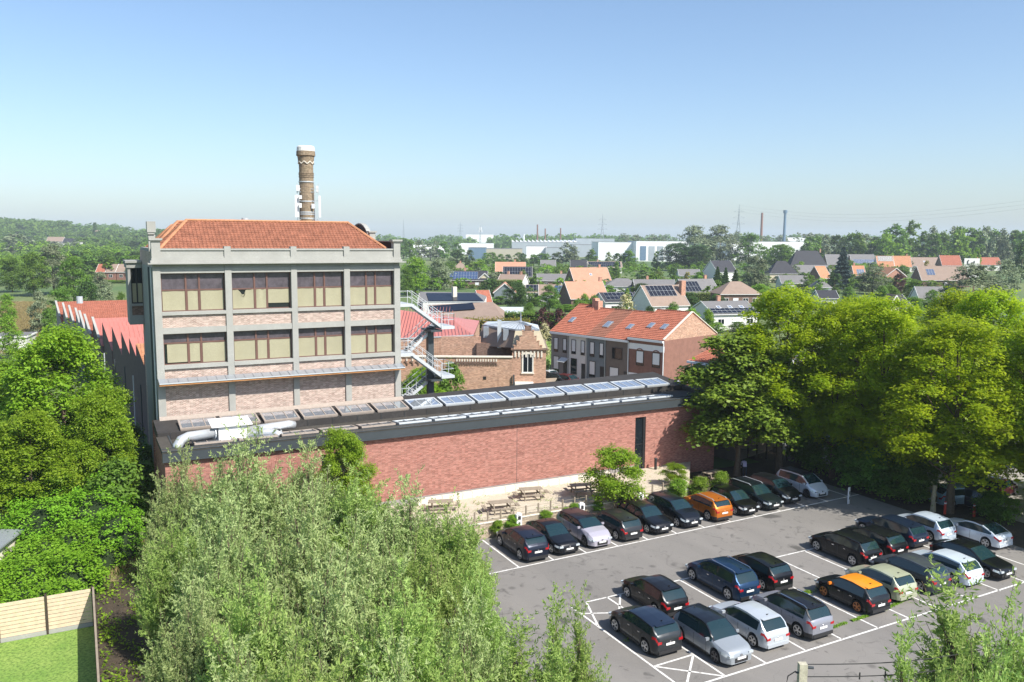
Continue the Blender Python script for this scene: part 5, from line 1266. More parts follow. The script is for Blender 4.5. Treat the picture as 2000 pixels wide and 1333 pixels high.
# hedges
def hedge(u0, u1, vt, D, label, kind='fine', n=8, dep=0):
    t = thing('hedge', tuple(frame_at((u0 + u1) / 2, 0 + vt, D)), VIEW_RZ, label, 'hedge'); W = wid(u1 - u0, D); h = zat(vt, D, (u0 + u1) / 2); rg = np.random.default_rng(int(u0)); N = int(W * h * 60) + 600
    P = rg.random((N, 3)) * [W, 1.6, h] - [W / 2, .8, 0]; f = rg.random(N) < .45; P[f, 2] = h * (1 + .05 * rg.normal(size=f.sum())) ; f2 = (~f) & (rg.random(N) < .7); P[f2, 1] = -.8 - .1 * rg.random(f2.sum())
    D_ = np.tile([0, -.5, .6], (N, 1)); U, V = leaves(rg, P, D_, .16, .6); me = quads_mesh('foliage', P, U, V, rg.random(N), [M[kind]]); link('foliage', me, t)
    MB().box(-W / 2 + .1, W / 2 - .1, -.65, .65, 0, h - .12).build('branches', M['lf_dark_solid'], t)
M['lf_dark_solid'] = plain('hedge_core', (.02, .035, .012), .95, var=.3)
hedge(905, 1035, 628, 140, 'long clipped dark green hedge behind the red roofed hall', 'lf_autumn')
hedge(985, 1100, 613, 170, 'clipped hedge in front of the black garden cabin', 'lf_mid')
hedge(1050, 1110, 537, 420, 'clipped pale hedge on the lawn below the slate bungalow', 'lf_light')
hedge(1330, 1410, 574, 240, 'clipped yellow green hedge below the striped solar roof', 'lf_light')
hedge(960, 1020, 549, 300, 'clipped light hedge beside the white gabled bungalow', 'lf_light')
# garden trees round the houses
hs = [o for o in COL.objects if o.get('category') == 'house' and o.name.startswith('house')]
def short(lb):
    ws = lb.split(); 
    for stop in ('with', 'covered', 'between', 'glimpsed'):
        if stop in ws[2:]: ws = ws[:ws.index(stop, 2)]
    return ' '.join(ws[:8])
HUE = dict(mid='green', dark='dark green', light='pale green', silver='grey green', bright='bright green', fine='leafy green', fine_d='dark leafy', fine_b='bright leafy')
used_short = {}
for o in hs:
    p = np.array(o.location[:2]); D = p @ FWD; S = p @ RGT; u = 1000 + F * S / D
    if D > 700 or D < 120: continue
    sl_ = ' '.join(o['label'].split()[:9]); sl_ = ' '.join(sl_.split()[:-1]) if sl_.split()[-1] in ('and', 'with', 'the', 'a', 'on', 'its', 'of', 'in', 'by', 'tall', 'black', 'small', 'dark', 'pale', 'blue', 'brown') else sl_ 
    if sl_.split()[-1] in ('and', 'with', 'the', 'a', 'on', 'its', 'of', 'in', 'by', 'tall', 'narrow', 'pale', 'one'): sl_ = ' '.join(sl_.split()[:-1])
    for k in (0, 2) if D > 200 else (0, 1, 2):
        dD = rnd.uniform(13, 24); uu = u + (k - 1) * 24 * min(1.4, 320 / D) + rnd.uniform(-9, 9); DD = D + dD; h = rnd.uniform(4.5, 8.0)
        kd = rnd.choice(['mid', 'dark', 'mid', 'light', 'silver', 'bright']) if D > 260 else rnd.choice(['fine', 'fine_d', 'fine_b'])
        T(uu, HZ + (CH - h) * F / DD, DD, rnd.uniform(5, 9) * F / DD, kd, '%s tree %s the %s' % (HUE[kd], ('behind left of', 'right behind', 'behind right of')[k], sl_), 'garden trees among the estate houses')
    for k in range(3):
        dD = -rnd.uniform(3, 9); uu = u + (k - 1) * 26 * min(1.4, 320 / D) + rnd.uniform(-9, 9); DD = D + dD; h = rnd.uniform(1.5, 2.8)
        kd = rnd.choice(['mid', 'dark', 'light', 'bright', 'mid']) if D > 260 else rnd.choice(['fine', 'fine_b'])
        T(uu, HZ + (CH - h) * F / DD, DD, rnd.uniform(4, 8) * F / DD, kd, '%s bush %s the %s' % (HUE[kd], ('before left of', 'in front of', 'before right of')[k], sl_), 'garden bushes among the estate houses', name='bush', cat='bush')
ORD = ['first', 'second', 'third', 'fourth', 'fifth', 'sixth', 'seventh', 'eighth', 'ninth', 'tenth', 'eleventh', 'twelfth', 'thirteenth', 'fourteenth', 'fifteenth', 'sixteenth', 'seventeenth', 'eighteenth', 'nineteenth', 'twentieth', 'twenty first', 'twenty second', 'twenty third', 'twenty fourth']
# rows
def row(u0, u1, step, vt, dv, D, dD, w_, kinds, label, group, **k):
    u = u0; k_ = 0
    what = label.split(' ', 3)[3] if label.startswith('one of the') else label
    w1 = ' '.join(what.replace('trees', 'tree').split()[:9])
    while u < u1:
        lb_ = ORD[min(k_, 23)] + ' from left, ' + w1; k_ += 1
        T(u + rnd.uniform(-.3, .3) * step, vt + rnd.uniform(-dv, dv), D + rnd.uniform(-dD, dD), w_ * rnd.uniform(.8, 1.25), rnd.choice(kinds), lb_, group, **k); u += step
row(785, 900, 17, 470, 7, 800, 60, 34, ['mid', 'dark', 'silver'], 'one of the hazy dark trees behind the white hipped hall', 'trees behind the white hipped hall')
row(950, 1090, 15, 494, 3, 620, 20, 26, ['mid', 'dark', 'mid'], 'one of the dark trees in the row before the industrial estate', 'tree row before the industrial estate')
row(1585, 1735, 16, 459, 8, 640, 30, 36, ['mid', 'silver', 'dark', 'mid'], 'one of the dark trees in the wood behind the orange roofs', 'wood edge on the right')
T(1748, 436, 640, 40, 'tall', 'leftmost of the tall dark green poplars on the right skyline'); T(1783, 431, 640, 30, 'tall', 'tallest narrow poplar on the right skyline'); T(1765, 446, 630, 36, 'mid', 'rounded tree between the two tall poplars')
T(1825, 443, 640, 36, 'silver', 'grey green tree right of the tallest poplar')
T(1735, 456, 610, 56, 'bright', 'bright green tree in front of the right hand wood, left one'); T(1876, 450, 610, 64, 'bright', 'bright green tree in front of the right hand wood, right one'); T(1909, 482, 500, 18, 'bright', 'small bright conical tree before the long grey building')
row(1810, 2040, 17, 447, 7, 660, 30, 40, ['silver', 'mid', 'silver', 'tall', 'mid'], 'one of the grey green trees in the tall wood at the far right', 'tall wood at the far right')
row(1700, 2040, 22, 476, 5, 690, 25, 34, ['mid', 'dark', 'silver'], 'one of the lower dark trees along the foot of the right wood', 'lower trees of the right wood')
row(1495, 1590, 18, 480, 4, 620, 30, 30, ['mid', 'dark'], 'one of the trees before the right end of the long warehouse', 'trees before the long warehouse')
def wood(name, label, bands, mat, hm=11):
    rg = np.random.default_rng(len(label)); PP = []; DD = []; TT = []; SZ = []
    for (u0, u1, n, vt, dv, D, dD, w_) in bands:
        for _ in range(n):
            u = u0 + (u1 - u0) * rg.random(); Dk = D + dD * (2 * rg.random() - 1); p = atd(u, vt + dv * (2 * rg.random() - 1), Dk); g = ground_z(p[0], p[1]); h = min(34, max(hm, p[2] - g)); r = wid(w_, Dk) / 2 * (.7 + .6 * rg.random())
            L = make_lobes(rg, h, r, .5, 8, lr=.5); P, D_, tint, C = lobes_points(rg, L, 60, 5, r * .2, .6); P = P + np.array([p[0], p[1], g]); PP.append(P); DD.append(D_); TT.append(tint * .6 + .4 * rg.random()); SZ.append(np.full(len(P), r * .13))
    P, D_, T_, S_ = map(np.concatenate, (PP, DD, TT, SZ)); U, V = leaves(rg, P, D_, 1.0, .7, .8); U *= S_[:, None]; V *= S_[:, None]
    o = link(name, quads_mesh(name, P, U, V, T_, [M[mat]])); tag(o, label, 'wood', kind='stuff')
wood('distant_wood', 'hazy blue green woods and hedgerows along the whole horizon', [(-60, 2080, 190, 462, 4, 1800, 300, 36), (700, 1300, 60, 466, 3, 1400, 100, 30)], 'lf_mid')
wood('distant_wood', 'hazy wood behind the warehouses and stacks', [(1215, 1330, 14, 458, 3, 1250, 60, 24), (1560, 1640, 10, 457, 3, 1000, 60, 26), (1450, 1560, 12, 460, 2, 1250, 60, 22)], 'lf_silver')
wood('hill_wood', 'dark hazy wood covering the hill at the left', [(-40, 330, 90, 455, 8, 1450, 200, 34), (-40, 120, 40, 438, 7, 1550, 120, 40), (-40, 330, 60, 466, 6, 1150, 120, 34)], 'lf_mid')
wood('garden_greenery', 'dense hedges and small trees filling the gaps between the estate houses', [(790, 1740, 60, 513, 4, 540, 30, 24), (790, 1760, 55, 523, 5, 440, 30, 28), (800, 1800, 40, 540, 5, 345, 20, 30), (960, 1500, 12, 560, 6, 260, 12, 34)], 'lf_mid', 2)
wood('garden_greenery', 'paler bushes and lawns edges scattered between the estate houses', [(790, 1740, 40, 518, 4, 500, 60, 20), (800, 1800, 36, 545, 5, 345, 40, 24)], 'lf_bright', 1.5)
wood('meadow_scrub', 'mixed bright scrub around the meadow and below the hill at the left', [(-30, 250, 46, 500, 8, 520, 120, 34), (-30, 320, 40, 478, 6, 800, 100, 34)], 'lf_bright', 4)
# left side
row(-20, 320, 18, 470, 7, 900, 80, 40, ['mid', 'silver', 'mid', 'dark'], 'one of the trees between the left hill and the meadow', 'trees below the left hill')
row(140, 320, 14, 488, 3, 520, 30, 40, ['mid', 'dark', 'bright'], 'one of the deep green trees of the copse left of the factory', 'copse left of the factory')
row(120, 320, 16, 500, 4, 400, 30, 44, ['dark', 'mid', 'mid'], 'one of the nearer green trees of the copse left of the factory', 'near side of the copse')
T(32, 456, 800, 64, 'silver', 'broad grey green tree at the far left edge'); T(185, 432, 1250, 12, 'dark', 'single tall dark tree standing on the left ridge')
T(100, 476, 290, 80, 'fine_s', 'big grey green tree left of centre of the meadow trees'); T(62, 492, 280, 70, 'fine', 'green tree at the left of the big meadow tree'); T(140, 500, 250, 70, 'fine', 'dark green tree right of the big meadow tree')
T(20, 500, 300, 60, 'fine', 'green tree at the left edge behind the meadow'); T(170, 548, 190, 60, 'fine_d', 'dark tree behind the tips of the sawtooth sheds'); T(118, 560, 180, 60, 'fine', 'leafy tree left of the sawtooth sheds')
T(205, 560, 185, 46, 'fine_s', 'grey bush behind the orange tiled sheds'); T(235, 568, 185, 26, 'fine', 'small bush behind the right end of the orange tiled sheds'); T(195, 530, 260, 46, 'fine_s', 'grey green tree left of the little terrace')
T(12, 572, 190, 40, 'fine_b', 'light green bush at the left edge by the dry meadow'); T(75, 566, 170, 44, 'fine_s', 'grey bush behind the dry meadow'); T(14, 614, 135, 50, 'fine_b', 'round bush at the left edge above the flat garage')
T(95, 600, 150, 40, 'fine', 'dark green bush at the left foot of the shed gables'); T(120, 640, 120, 42, 'fine_d', 'bush beside the first shed gables')
# dry grass on the meadow
rg = np.random.default_rng(5); N = 26000
U0 = rg.random(N); V0 = rg.random(N); G = np.array([atz(u, v)[:2] for u, v in zip(2 + 96 * U0[:6500], 592 + 100 * V0[:6500])]); G = np.repeat(G, 4, 0) + rg.normal(size=(N, 2)) * .5
P = np.column_stack([G, np.full(N, .35)]); Uq = np.column_stack([rg.normal(size=(N, 2)) * .1, np.full(N, .38)]); Vq = unit(np.cross(Uq, rand_dirs(N, rg))) * .05
o = link('meadow_grass', quads_mesh('meadow_grass', P, Uq, Vq, rg.random(N), [M['lf_dry']])); tag(o, 'tall dry yellow grass of the meadow at the left', 'grass', kind='stuff')

# --- near trees as things with trunk and crown
def place(kind, x, y, z, h, r, label, group=None, name='tree', cat='tree', rz=None):
    me, tm, H0, R0, tmat = NM[kind]; t = thing(name, (x, y, z), rnd.uniform(0, 6.28) if rz is None else rz, label, cat, group)
    t.scale = (r / R0, r / R0, h / H0); link('crown', me, t); link('trunk', tm, t); return t
NM = {}
def reg(kind, seed, h, rad, z0, nl, nclump, nleaf, cr, size, aspect, mat, nlimb=9, tr=.22, lr=.42, up=.9, shell=.45, bark='bark', clear=.3):
    me, tb, L = tree_mesh('crown_' + kind, seed, h, rad, z0, nl, nclump, nleaf, cr, size, aspect, mat, nlimb, tr, lr, up, shell, clear, bark=bark)
    NM[kind] = (me, tb.mesh('trunk_' + kind, M[bark]), h, rad, None)
reg('ash', 101, 16, 5.4, 2.6, 60, 1150, 46, .58, .12, .5, 'lf_ash', 16, .26, .27, 1.0, .12)
reg('ash2', 102, 16, 5.4, 2.4, 64, 1150, 46, .58, .12, .5, 'lf_ash', 16, .26, .26, 1.0, .12)
reg('maple', 103, 12, 3.6, 2.2, 22, 1200, 30, .6, .14, .7, 'lf_maple', 10, .2, .42)
reg('left', 104, 14, 5.2, 1.6, 50, 1500, 36, .7, .14, .55, 'lf_left', 12, .25, .27, 1.1, .3)
reg('small', 105, 5, 1.9, .6, 12, 520, 24, .4, .085, .5, 'lf_left', 8, .06, .42)
reg('shrub', 106, 3, 1.5, .1, 9, 300, 24, .4, .09, .6, 'lf_mid', 5, .05, .5)
reg('round', 107, 2, .85, .0, 9, 500, 20, .2, .05, .5, 'lf_bright', 4, .03, .55)
place('maple', 49.5, 52.8, 0, 12.2, 4.9, 'rounded darker maple shading the right end of the red brick wing')
place('maple', 55.9, 59.4, 0, 10.0, 3.0, 'maple with visible trunk behind the curved row of dark stakes')
A_ = [(53.6, 52.0, 16.4, 6.0, 'tall bright ash directly behind the dark estate car, left of the group'), (56.3, 48.6, 15.4, 5.2, 'second bright ash of the group, behind the white van like car'),
      (57.4, 45.0, 15.8, 5.8, 'ash in the middle of the bright group above the marker post'), (56.8, 38.2, 14.8, 6.4, 'ash with pale forked trunk beside the carved stump'),
      (67.6, 43.0, 16.4, 5.6, 'yellow green ash with thick dark trunk behind the street'), (63.5, 52.0, 15.4, 4.6, 'ash behind the street in the middle of the bright group'),
      (61.4, 34.5, 15.2, 5.6, 'ash standing at the right edge of the picture'), (72.5, 49.5, 15.8, 4.8, 'rear ash rising behind the thick trunked one'), (69, 58, 14.5, 4.4, 'rear ash rising between the first two bright ones'),
      (59.5, 28.0, 13.5, 5.2, 'ash just outside the right edge shading the last cars'), (76, 42, 15.5, 4.8, 'rear ash at the right edge of the picture')]
for i, (x, y, h, r, lb) in enumerate(A_): place('ash' if i % 2 else 'ash2', x, y, 0, h, r, lb, 'ash trees beside the car park')
for i, (x, y, h, r) in enumerate(((55.5, 44, 3.6, 2), (56, 41, 3.0, 1.8), (57, 47.5, 4.6, 2.2), (56.6, 50.8, 4, 2), (58.6, 43, 4.6, 2.2), (61, 45.5, 4.5, 2.4), (58.2, 35.5, 2.2, 1.5), (60.3, 49, 4.8, 2.3), (62.5, 40.5, 3.6, 2), (57.8, 53.4, 3.2, 1.8), (66.5, 47, 5, 2.6), (68.5, 37.5, 5, 2.6), (65, 34, 4, 2.4))):
    place('shrub', x, y, 0, h, r, ('shady shrub behind the white family van', 'low shrub behind the marker post', 'shrub under the middle ash trunk', 'shrub under the second ash', 'tall shrub between the middle ash and the street', 'shrub right of the middle ash trunk', 'low shrub at the foot of the forked ash', 'large shrub on the street side of the second ash', 'shrub across the street behind the carved stump', 'small shrub nearest the curved row of stakes', 'tall shrub beyond the street beside the thick trunk', 'shrub beyond the parked street cars', 'shrub at the right picture edge beyond the street')[i], 'shrubs between car park and street', 'shrub', 'shrub')
place('left', *atd(132, 900, 60)[:2], 0, 13.6, 4.7, 'large bright green tree at the left edge of the picture, tallest there')
place('left', *atd(25, 900, 63)[:2], 0, 10.6, 3.9, 'bright green tree cut by the left edge of the picture')
place('left', *atd(205, 900, 57)[:2], 0, 9.6, 2.7, 'smaller leafy tree beside the shaded shed gables')
place('left', *atd(60, 900, 54)[:2], 0, 8.6, 3.4, 'lower leafy tree in front of the tallest left tree')
for i, (u, D, h, r) in enumerate(((262, 60, 3.4, 2.0), (285, 66, 3.2, 1.8), (250, 70, 4, 1.9), (225, 54, 5.2, 2.2), (296, 57, 2.6, 1.2))):
    place('shrub', *atd(u, 900, D)[:2], 0, h, r, ('alley shrub nearest the left corner of the wing', 'alley shrub below the nearest shed gable', 'tall alley shrub under the shed downpipes', 'alley shrub touching the lower left trees', 'smallest alley shrub at the corner of the wing')[i], 'shrubs in the factory alley', 'shrub', 'shrub')
place('left', *aty(668, 900, 51.3)[:2], .9, 7.0, 2.1, 'fresh green tree in front of the dark wing window')
place('small', 33.8, 48.3, .3, 5.0, 2.1, 'airy light green tree standing between the wall and the parked cars')
place('round', 39.6, 48.55, .2, 1.9, .85, 'left one of two clipped round light green bushes behind the cars')
place('round', 41.6, 48.5, .2, 1.8, .85, 'right one of two clipped round light green bushes behind the cars')
place('round', 43.6, 48.4, .1, 2.1, .75, 'tall shaded grassy bush right of the two round bushes')
place('small', 40.7, 50.2, 1, 1.8, 1.0, 'thin shaded sapling behind the two round bushes')
place('shrub', 35.2, 48.5, .1, 1.5, .8, 'yellow green climber at the foot of the retaining wall')
# climbers on the retaining wall
for i in range(7):
    x = (25.6, 28.2, 29.8, 30.7, 32.6, 37.4, 24.4)[i]
    place('round', x, 48.7, rnd.uniform(.2, .5), rnd.uniform(.7, 1.1), rnd.uniform(.35, .6), ('wall plant behind the leftmost hatchback', 'wall plant behind the black low coupe', 'wall plant left of the middle charging post', 'wall plant close beside the middle charging post', 'wall plant right of the middle charging post', 'wall plant right of the airy green tree', 'wall plant at the willow end of the wall')[i], 'plants on the retaining wall', 'wall_plant', 'plant')
# ivy cone and bush behind the wing
P = atd(881, 770, 92); t = place('shrub', P[0], P[1], 0, zat(712, 92), 1.75, 'dark ivy column standing against the corbelled brick wall', None, 'ivy_column', 'plant')
P = atd(826, 770, 90); place('left', P[0], P[1], 0, zat(718, 90), 2.6, 'bright green bush behind the escape stair', None, 'bush', 'bush')
P = atd(800, 770, 88); place('shrub', P[0], P[1], 0, 5.0, 2.2, 'green bush at the foot of the escape stair', None, 'bush', 'bush')
# climbers on the shed gables
for (u, v0, D, lb) in ((172, 640, 118, 'yellowing climber on the middle shed gable'), (185, 650, 112, 'orange tinted climber on the shed gable next to the red roofs'), (140, 622, 140, 'green climber hanging on the far shed gables')):
    T(u, v0, D, 14, 'autumn', lb, None, 'climber', 'plant')

# --- willows: feathery upright shoots with narrow leaves
def willow_mesh(name, seed, h, rad, z0, nl, nshoot, nleaf, mat, slen=1.5, lsz=.12, lr=.42):
    rg = np.random.default_rng(seed); L = []; SPI = []
    for c in range(nl):                                   # spires of different height side by side
        q = math.sqrt((c + .5) / nl); a = c * 2.39996 + rg.random() * .4; rr = rad * q * .86; hc = (h - .9) * (1 - .42 * q ** 2) * (.80 + .2 * rg.random()) if c else h - .9
        SPI.append(rg.random()); rb = rad * (.21 if nl > 5 else .5); k = 6
        for i in range(k):
            t = i / (k - 1); L.append((rr * math.cos(a) * (1 + .1 * t), rr * math.sin(a) * (1 + .1 * t), z0 + (hc - z0) * (.12 + .86 * t), rb * (1.1 - .85 * t ** 1.3), rb * (1.1 - .85 * t ** 1.3), .75))
    A = np.array(L)
    w_ = A[:, 3] ** 2; pick = rg.choice(len(A), nshoot, p=w_ / w_.sum()); d = rand_dirs(nshoot, rg); low = d[:, 2] < -.3; d[low, 2] *= -1
    C = A[pick, :3] + d * A[pick, 3:6] * (.45 + .5 * rg.random(nshoot))[:, None]
    dir_ = unit(d * [.42, .42, .2] + [0, 0, 1.05] + rg.normal(size=(nshoot, 3)) * .16); ln = slen * (.5 + .8 * rg.random(nshoot))
    k = np.repeat(np.arange(nshoot), nleaf); N = len(k); t = rg.random(N)
    rd = unit(rg.normal(size=(N, 3))); droop = np.zeros((N, 3)); droop[:, :2] = dir_[k][:, :2] * (t[:, None] ** 2) * .5; droop[:, 2] = -.25 * t ** 2
    P = C[k] + dir_[k] * (ln[k] * t)[:, None] + droop * ln[k][:, None] + rd * (.20 * (1 - .7 * t))[:, None]
    ld = unit(dir_[k] * .55 + rd * .8 + [0, 0, -.15]); s = lsz * (.7 + .6 * rg.random(N))[:, None]
    U = ld * s; V = unit(np.cross(ld, rand_dirs(N, rg))) * s * .29
    tint = np.clip(np.array(SPI)[pick // 6][k] * .45 + rg.random(nshoot)[k] * .3 + rg.random(N) * .35 - .05, 0, 1)
    tb = trunk_mb(rg, h, .2, L, 12, .15)
    for i in range(0, nshoot, 3):
        c = Vector(C[i]); tb.tube([c - Vector(dir_[i]) * .3, c + Vector(dir_[i]) * float(ln[i]) * .9], [.018, .006], 3, False)
    return quads_mesh(name, P, U, V, tint, [M[mat]]), tb.mesh('trunk_' + name, M['bark'])
for kind, seed, h, rad, nl, ns, n_, mat in (('willow', 201, 9, 2.6, 19, 2900, 40, 'lf_willow'), ('willow2', 202, 9, 2.5, 17, 2900, 40, 'lf_willow2'), ('whip', 203, 9, 1.0, 4, 1300, 38, 'lf_willow2')):
    a, b = willow_mesh('crown_' + kind, seed, h, rad, 1.0, nl, ns, n_, mat, 1.5 if kind != 'whip' else 1.4, .095, .42 if kind != 'whip' else .6); NM[kind] = (a, b, h, rad, None)
WL = [(350, 888, 46, 1.7, 0), (465, 845, 43, 2.6, 0), (595, 880, 43, 2.4, 0), (700, 925, 42, 2.2, 1), (795, 950, 41, 2.1, 0), (878, 995, 40, 2.0, 1), (338, 1020, 38, 1.6, 1), (440, 985, 35, 2.0, 0), (585, 965, 34, 2.2, 0), (720, 1015, 33, 2.1, 0),
      (835, 1065, 33, 1.9, 1), (925, 1120, 33, 1.3, 1), (372, 1160, 30, 1.6, 0), (495, 1125, 27, 1.9, 1), (640, 1100, 27, 2.2, 0), (780, 1150, 26, 2.1, 1), (905, 1190, 27, 1.7, 0), (455, 1290, 24, 1.8, 0), (590, 1250, 22, 2.0, 1), (750, 1290, 22, 1.9, 0), (885, 1290, 24, 1.8, 1)]
WT = ['leftmost willow top in front of the left end of the wing', 'tallest willow top, hiding the white ventilation box', 'willow top third from the left before the wing', 'greener willow top left of the fresh green tree', 'willow top below the dark wing window', 'willow top beside the picnic tables',
      'greener willow at the left rim of the willow clump', 'pale willow in the left middle of the clump', 'pale willow in the centre of the clump', 'pale willow right of the centre of the clump', 'green willow beside the parked black hatchback', 'small green willow at the right rim of the clump',
      'pale willow at the lower left rim of the clump', 'green willow in the lower left of the clump', 'pale willow in the lower centre of the clump', 'green willow in the lower right of the clump', 'pale willow at the lower right rim beside the asphalt',
      'leftmost willow at the bottom edge of the picture', 'green willow at the bottom edge, second from left', 'pale willow at the bottom edge, third from left', 'green willow at the bottom edge nearest the car park']
for (u, v, D, r, k), lb in zip(WL, WT):
    P = atd(u, v, D); place('willow2' if k else 'willow', P[0], P[1], 0, P[2] + .75, r, lb, 'willows of the foreground clump', 'willow', 'willow')
for (u, v, D, r, k, lb) in ((1078, 1175, 27, .6, 0, 'slender young willow shoot left of the pair on the asphalt edge'), (1142, 1175, 27, .55, 0, 'slender young willow shoot right of the pair on the asphalt edge'), (1108, 1270, 24, .7, 0, 'low young willow between the two slender shoots'), (1000, 1230, 27, .9, 0, 'young willow joining the clump at its right rim'), (1185, 1318, 24, .4, 0, 'tiny willow shoot at the bottom edge right of the pair'),
                            (1890, 1145, 26, 1.3, 0, 'tall young willow before the last parked cars'), (1975, 1165, 25, 1.9, 1, 'young willow at the right edge of the picture'), (1775, 1245, 24, .7, 0, 'small dark young willow at the lower right'), (1880, 1235, 22, 1.5, 1, 'leafy young willow at the bottom right'), (1975, 1250, 21, 1.6, 1, 'leafy willow in the bottom right corner')):
    P = atd(u, v, D); place('willow2' if k else 'whip', P[0], P[1], 0, P[2] + .3, r, lb, 'young willows at the asphalt edge', 'young_willow', 'willow')

# --- bramble mass at the left
rg = np.random.default_rng(9)
def mass(label, blobs, n, size, mat, name, cat):
    c = np.array([atd(u, v, D) for u, v, D, *_ in blobs]); 
    t = thing(name, (c[0][0], c[0][1], 0), 0, label, cat); A = []
    for (u, v, D, r, hh), p in zip(blobs, c): A.append((p[0] - c[0][0], p[1] - c[0][1], 0, r, r, max(.6, p[2])))
    P, D_, tint, C = lobes_points(rg, A, n, 26, .45, .9, .5); keep = P[:, 2] > .05; P, D_, tint = P[keep], D_[keep], tint[keep]
    U, V = leaves(rg, P, D_, size, .65, 1.0); link('foliage', quads_mesh('foliage', P, U, V, tint, [M[mat]]), t)
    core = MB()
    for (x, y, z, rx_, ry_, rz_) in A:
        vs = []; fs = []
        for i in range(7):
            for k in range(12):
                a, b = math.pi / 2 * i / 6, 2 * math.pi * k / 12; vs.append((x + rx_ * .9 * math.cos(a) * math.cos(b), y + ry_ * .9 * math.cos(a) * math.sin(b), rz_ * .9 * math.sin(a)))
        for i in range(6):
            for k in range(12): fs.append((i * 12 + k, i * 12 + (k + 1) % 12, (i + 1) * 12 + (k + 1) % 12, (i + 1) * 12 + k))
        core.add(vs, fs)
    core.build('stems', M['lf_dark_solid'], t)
mass('bright green bramble thicket left, upper part below the big tree', [(190, 950, 53, 3.2, 0), (110, 965, 52, 3.2, 0), (225, 1000, 50, 1.6, 0), (40, 960, 53, 2.8, 0)], 1500, .085, 'lf_bramble', 'bramble_thicket', 'bramble')
mass('bright green bramble thicket left, lower part hanging over the pale fence', [(10, 1172, 41.9, 1.0, 0), (35, 1168, 42.0, .8, 0), (48, 1150, 42.4, 1.0, 0), (88, 1145, 42.5, 1.0, 0), (122, 1138, 42.6, .75, 0), (60, 1100, 44.5, 1.7, 0), (140, 1085, 45, 1.3, 0), (15, 1100, 44.5, 1.7, 0), (172, 1085, 45.5, .8, 0), (110, 1075, 46, 1.5, 0), (-25, 1110, 44, 2, 0), (150, 1030, 49.5, 2.0, 0), (80, 1050, 49, 2.2, 0), (205, 1062, 48.6, 1.1, 0), (115, 1088, 48.0, 1.5, 0), (30, 1090, 48.0, 1.8, 0), (75, 1118, 46.9, 1.0, 0), (-20, 1080, 49, 2.2, 0), (160, 1108, 47.6, .8, 0)], 2600, .085, 'lf_bramble', 'bramble_thicket', 'bramble')
# undergrowth in the shaded strip
N = 22000; x = .2 + 10 * rg.random(N); y = 24 + 36 * rg.random(N); cl = np.sin(x * 2.1 + np.sin(y * 1.3)) * np.cos(y * 1.1 + x) + rg.random(N) * .8; keep = cl > .15
x, y = x[keep], y[keep]; N = len(x); P = np.column_stack([x, y, .05 + .45 * rg.random(N) ** 2]); U, V = leaves(rg, P, np.tile([0, 0, 1.], (N, 1)), .09, .5, .6)
o = link('undergrowth', quads_mesh('undergrowth', P, U, V, rg.random(N), [M['lf_left']])); tag(o, 'low leafy undergrowth on the shaded strip beside the willows', 'undergrowth', kind='stuff')
N = 9000; a_ = atz(250, 1080)[:2]; P = np.column_stack([a_[0] + rg.normal(size=N) * .7, a_[1] + rg.normal(size=N) * 1.7, .2 + .25 * rg.random(N)]); Uq = np.column_stack([rg.normal(size=(N, 2)) * .08, np.full(N, .16)]); Vq = unit(np.cross(Uq, rand_dirs(N, rg))) * .02
o = link('dry_grass', quads_mesh('dry_grass', P, Uq, Vq, rg.random(N), [M['lf_dry']])); tag(o, 'patch of dry straw coloured grass between bramble and willows', 'grass', kind='stuff')
# weeds along the joint between the two bay rows
N = 7000; xs_ = 23.5 + 20 * rg.random(N); ok = ((xs_ > 30.9) & (xs_ < 36.5) & (rg.random(N) < .5)) | ((xs_ > 34.6) & (xs_ < 36.6)) | (rg.random(N) < .12)
xs_ = xs_[ok]; N = len(xs_); P = np.column_stack([xs_, 32.62 + rg.normal(size=N) * .09, .03 + .10 * rg.random(N)]); U, V = leaves(rg, P, np.tile([0, 0, 1.], (N, 1)), .05, .5, .4)
o = link('weeds', quads_mesh('weeds', P, U, V, rg.random(N), [M['lf_bright']])); tag(o, 'strip of weeds growing in the asphalt joint between the two bay rows', 'weeds', kind='stuff')
N = 3500; sel = rg.integers(0, 4, N); seg = np.array([(32.9, 28.75, 35.2, 28.95), (38.3, 29.1, 40.4, 29.4), (28.3, 37.35, 29.6, 37.42), (35.6, 28.95, 36.9, 29.0)])[sel]; t = rg.random(N)
P = np.column_stack([seg[:, 0] + (seg[:, 2] - seg[:, 0]) * t, seg[:, 1] + (seg[:, 3] - seg[:, 1]) * t + rg.normal(size=N) * .05, .03 + .06 * rg.random(N)]); U, V = leaves(rg, P, np.tile([0, 0, 1.], (N, 1)), .04, .5, .4)
o = link('weeds', quads_mesh('weeds', P, U, V, rg.random(N), [M['lf_bright']])); tag(o, 'thin lines of weeds in the cracks of the front bays', 'weeds', kind='stuff')

# weeds and leaf litter on the gravel terrace
N = 9000; x = 15 + 28 * rg.random(N); y = 49.2 + 5.6 * rg.random(N); cl = np.sin(x * 1.7 + y) * np.cos(y * 2.3 - x * .6) + .8 * (rg.random(N) - .5) + (y < 49.8) * .5; keep = cl > .55
x, y = x[keep], y[keep]; N = len(x); P = np.column_stack([x, y, 1.02 + .12 * rg.random(N) ** 2]); U, V = leaves(rg, P, np.tile([0, 0, 1.], (N, 1)), .06, .45, .5)
o = link('terrace_weeds', quads_mesh('terrace_weeds', P, U, V, rg.random(N), [M['lf_light']])); tag(o, 'sparse weeds and litter scattered over the gravel terrace', 'weeds', kind='stuff')
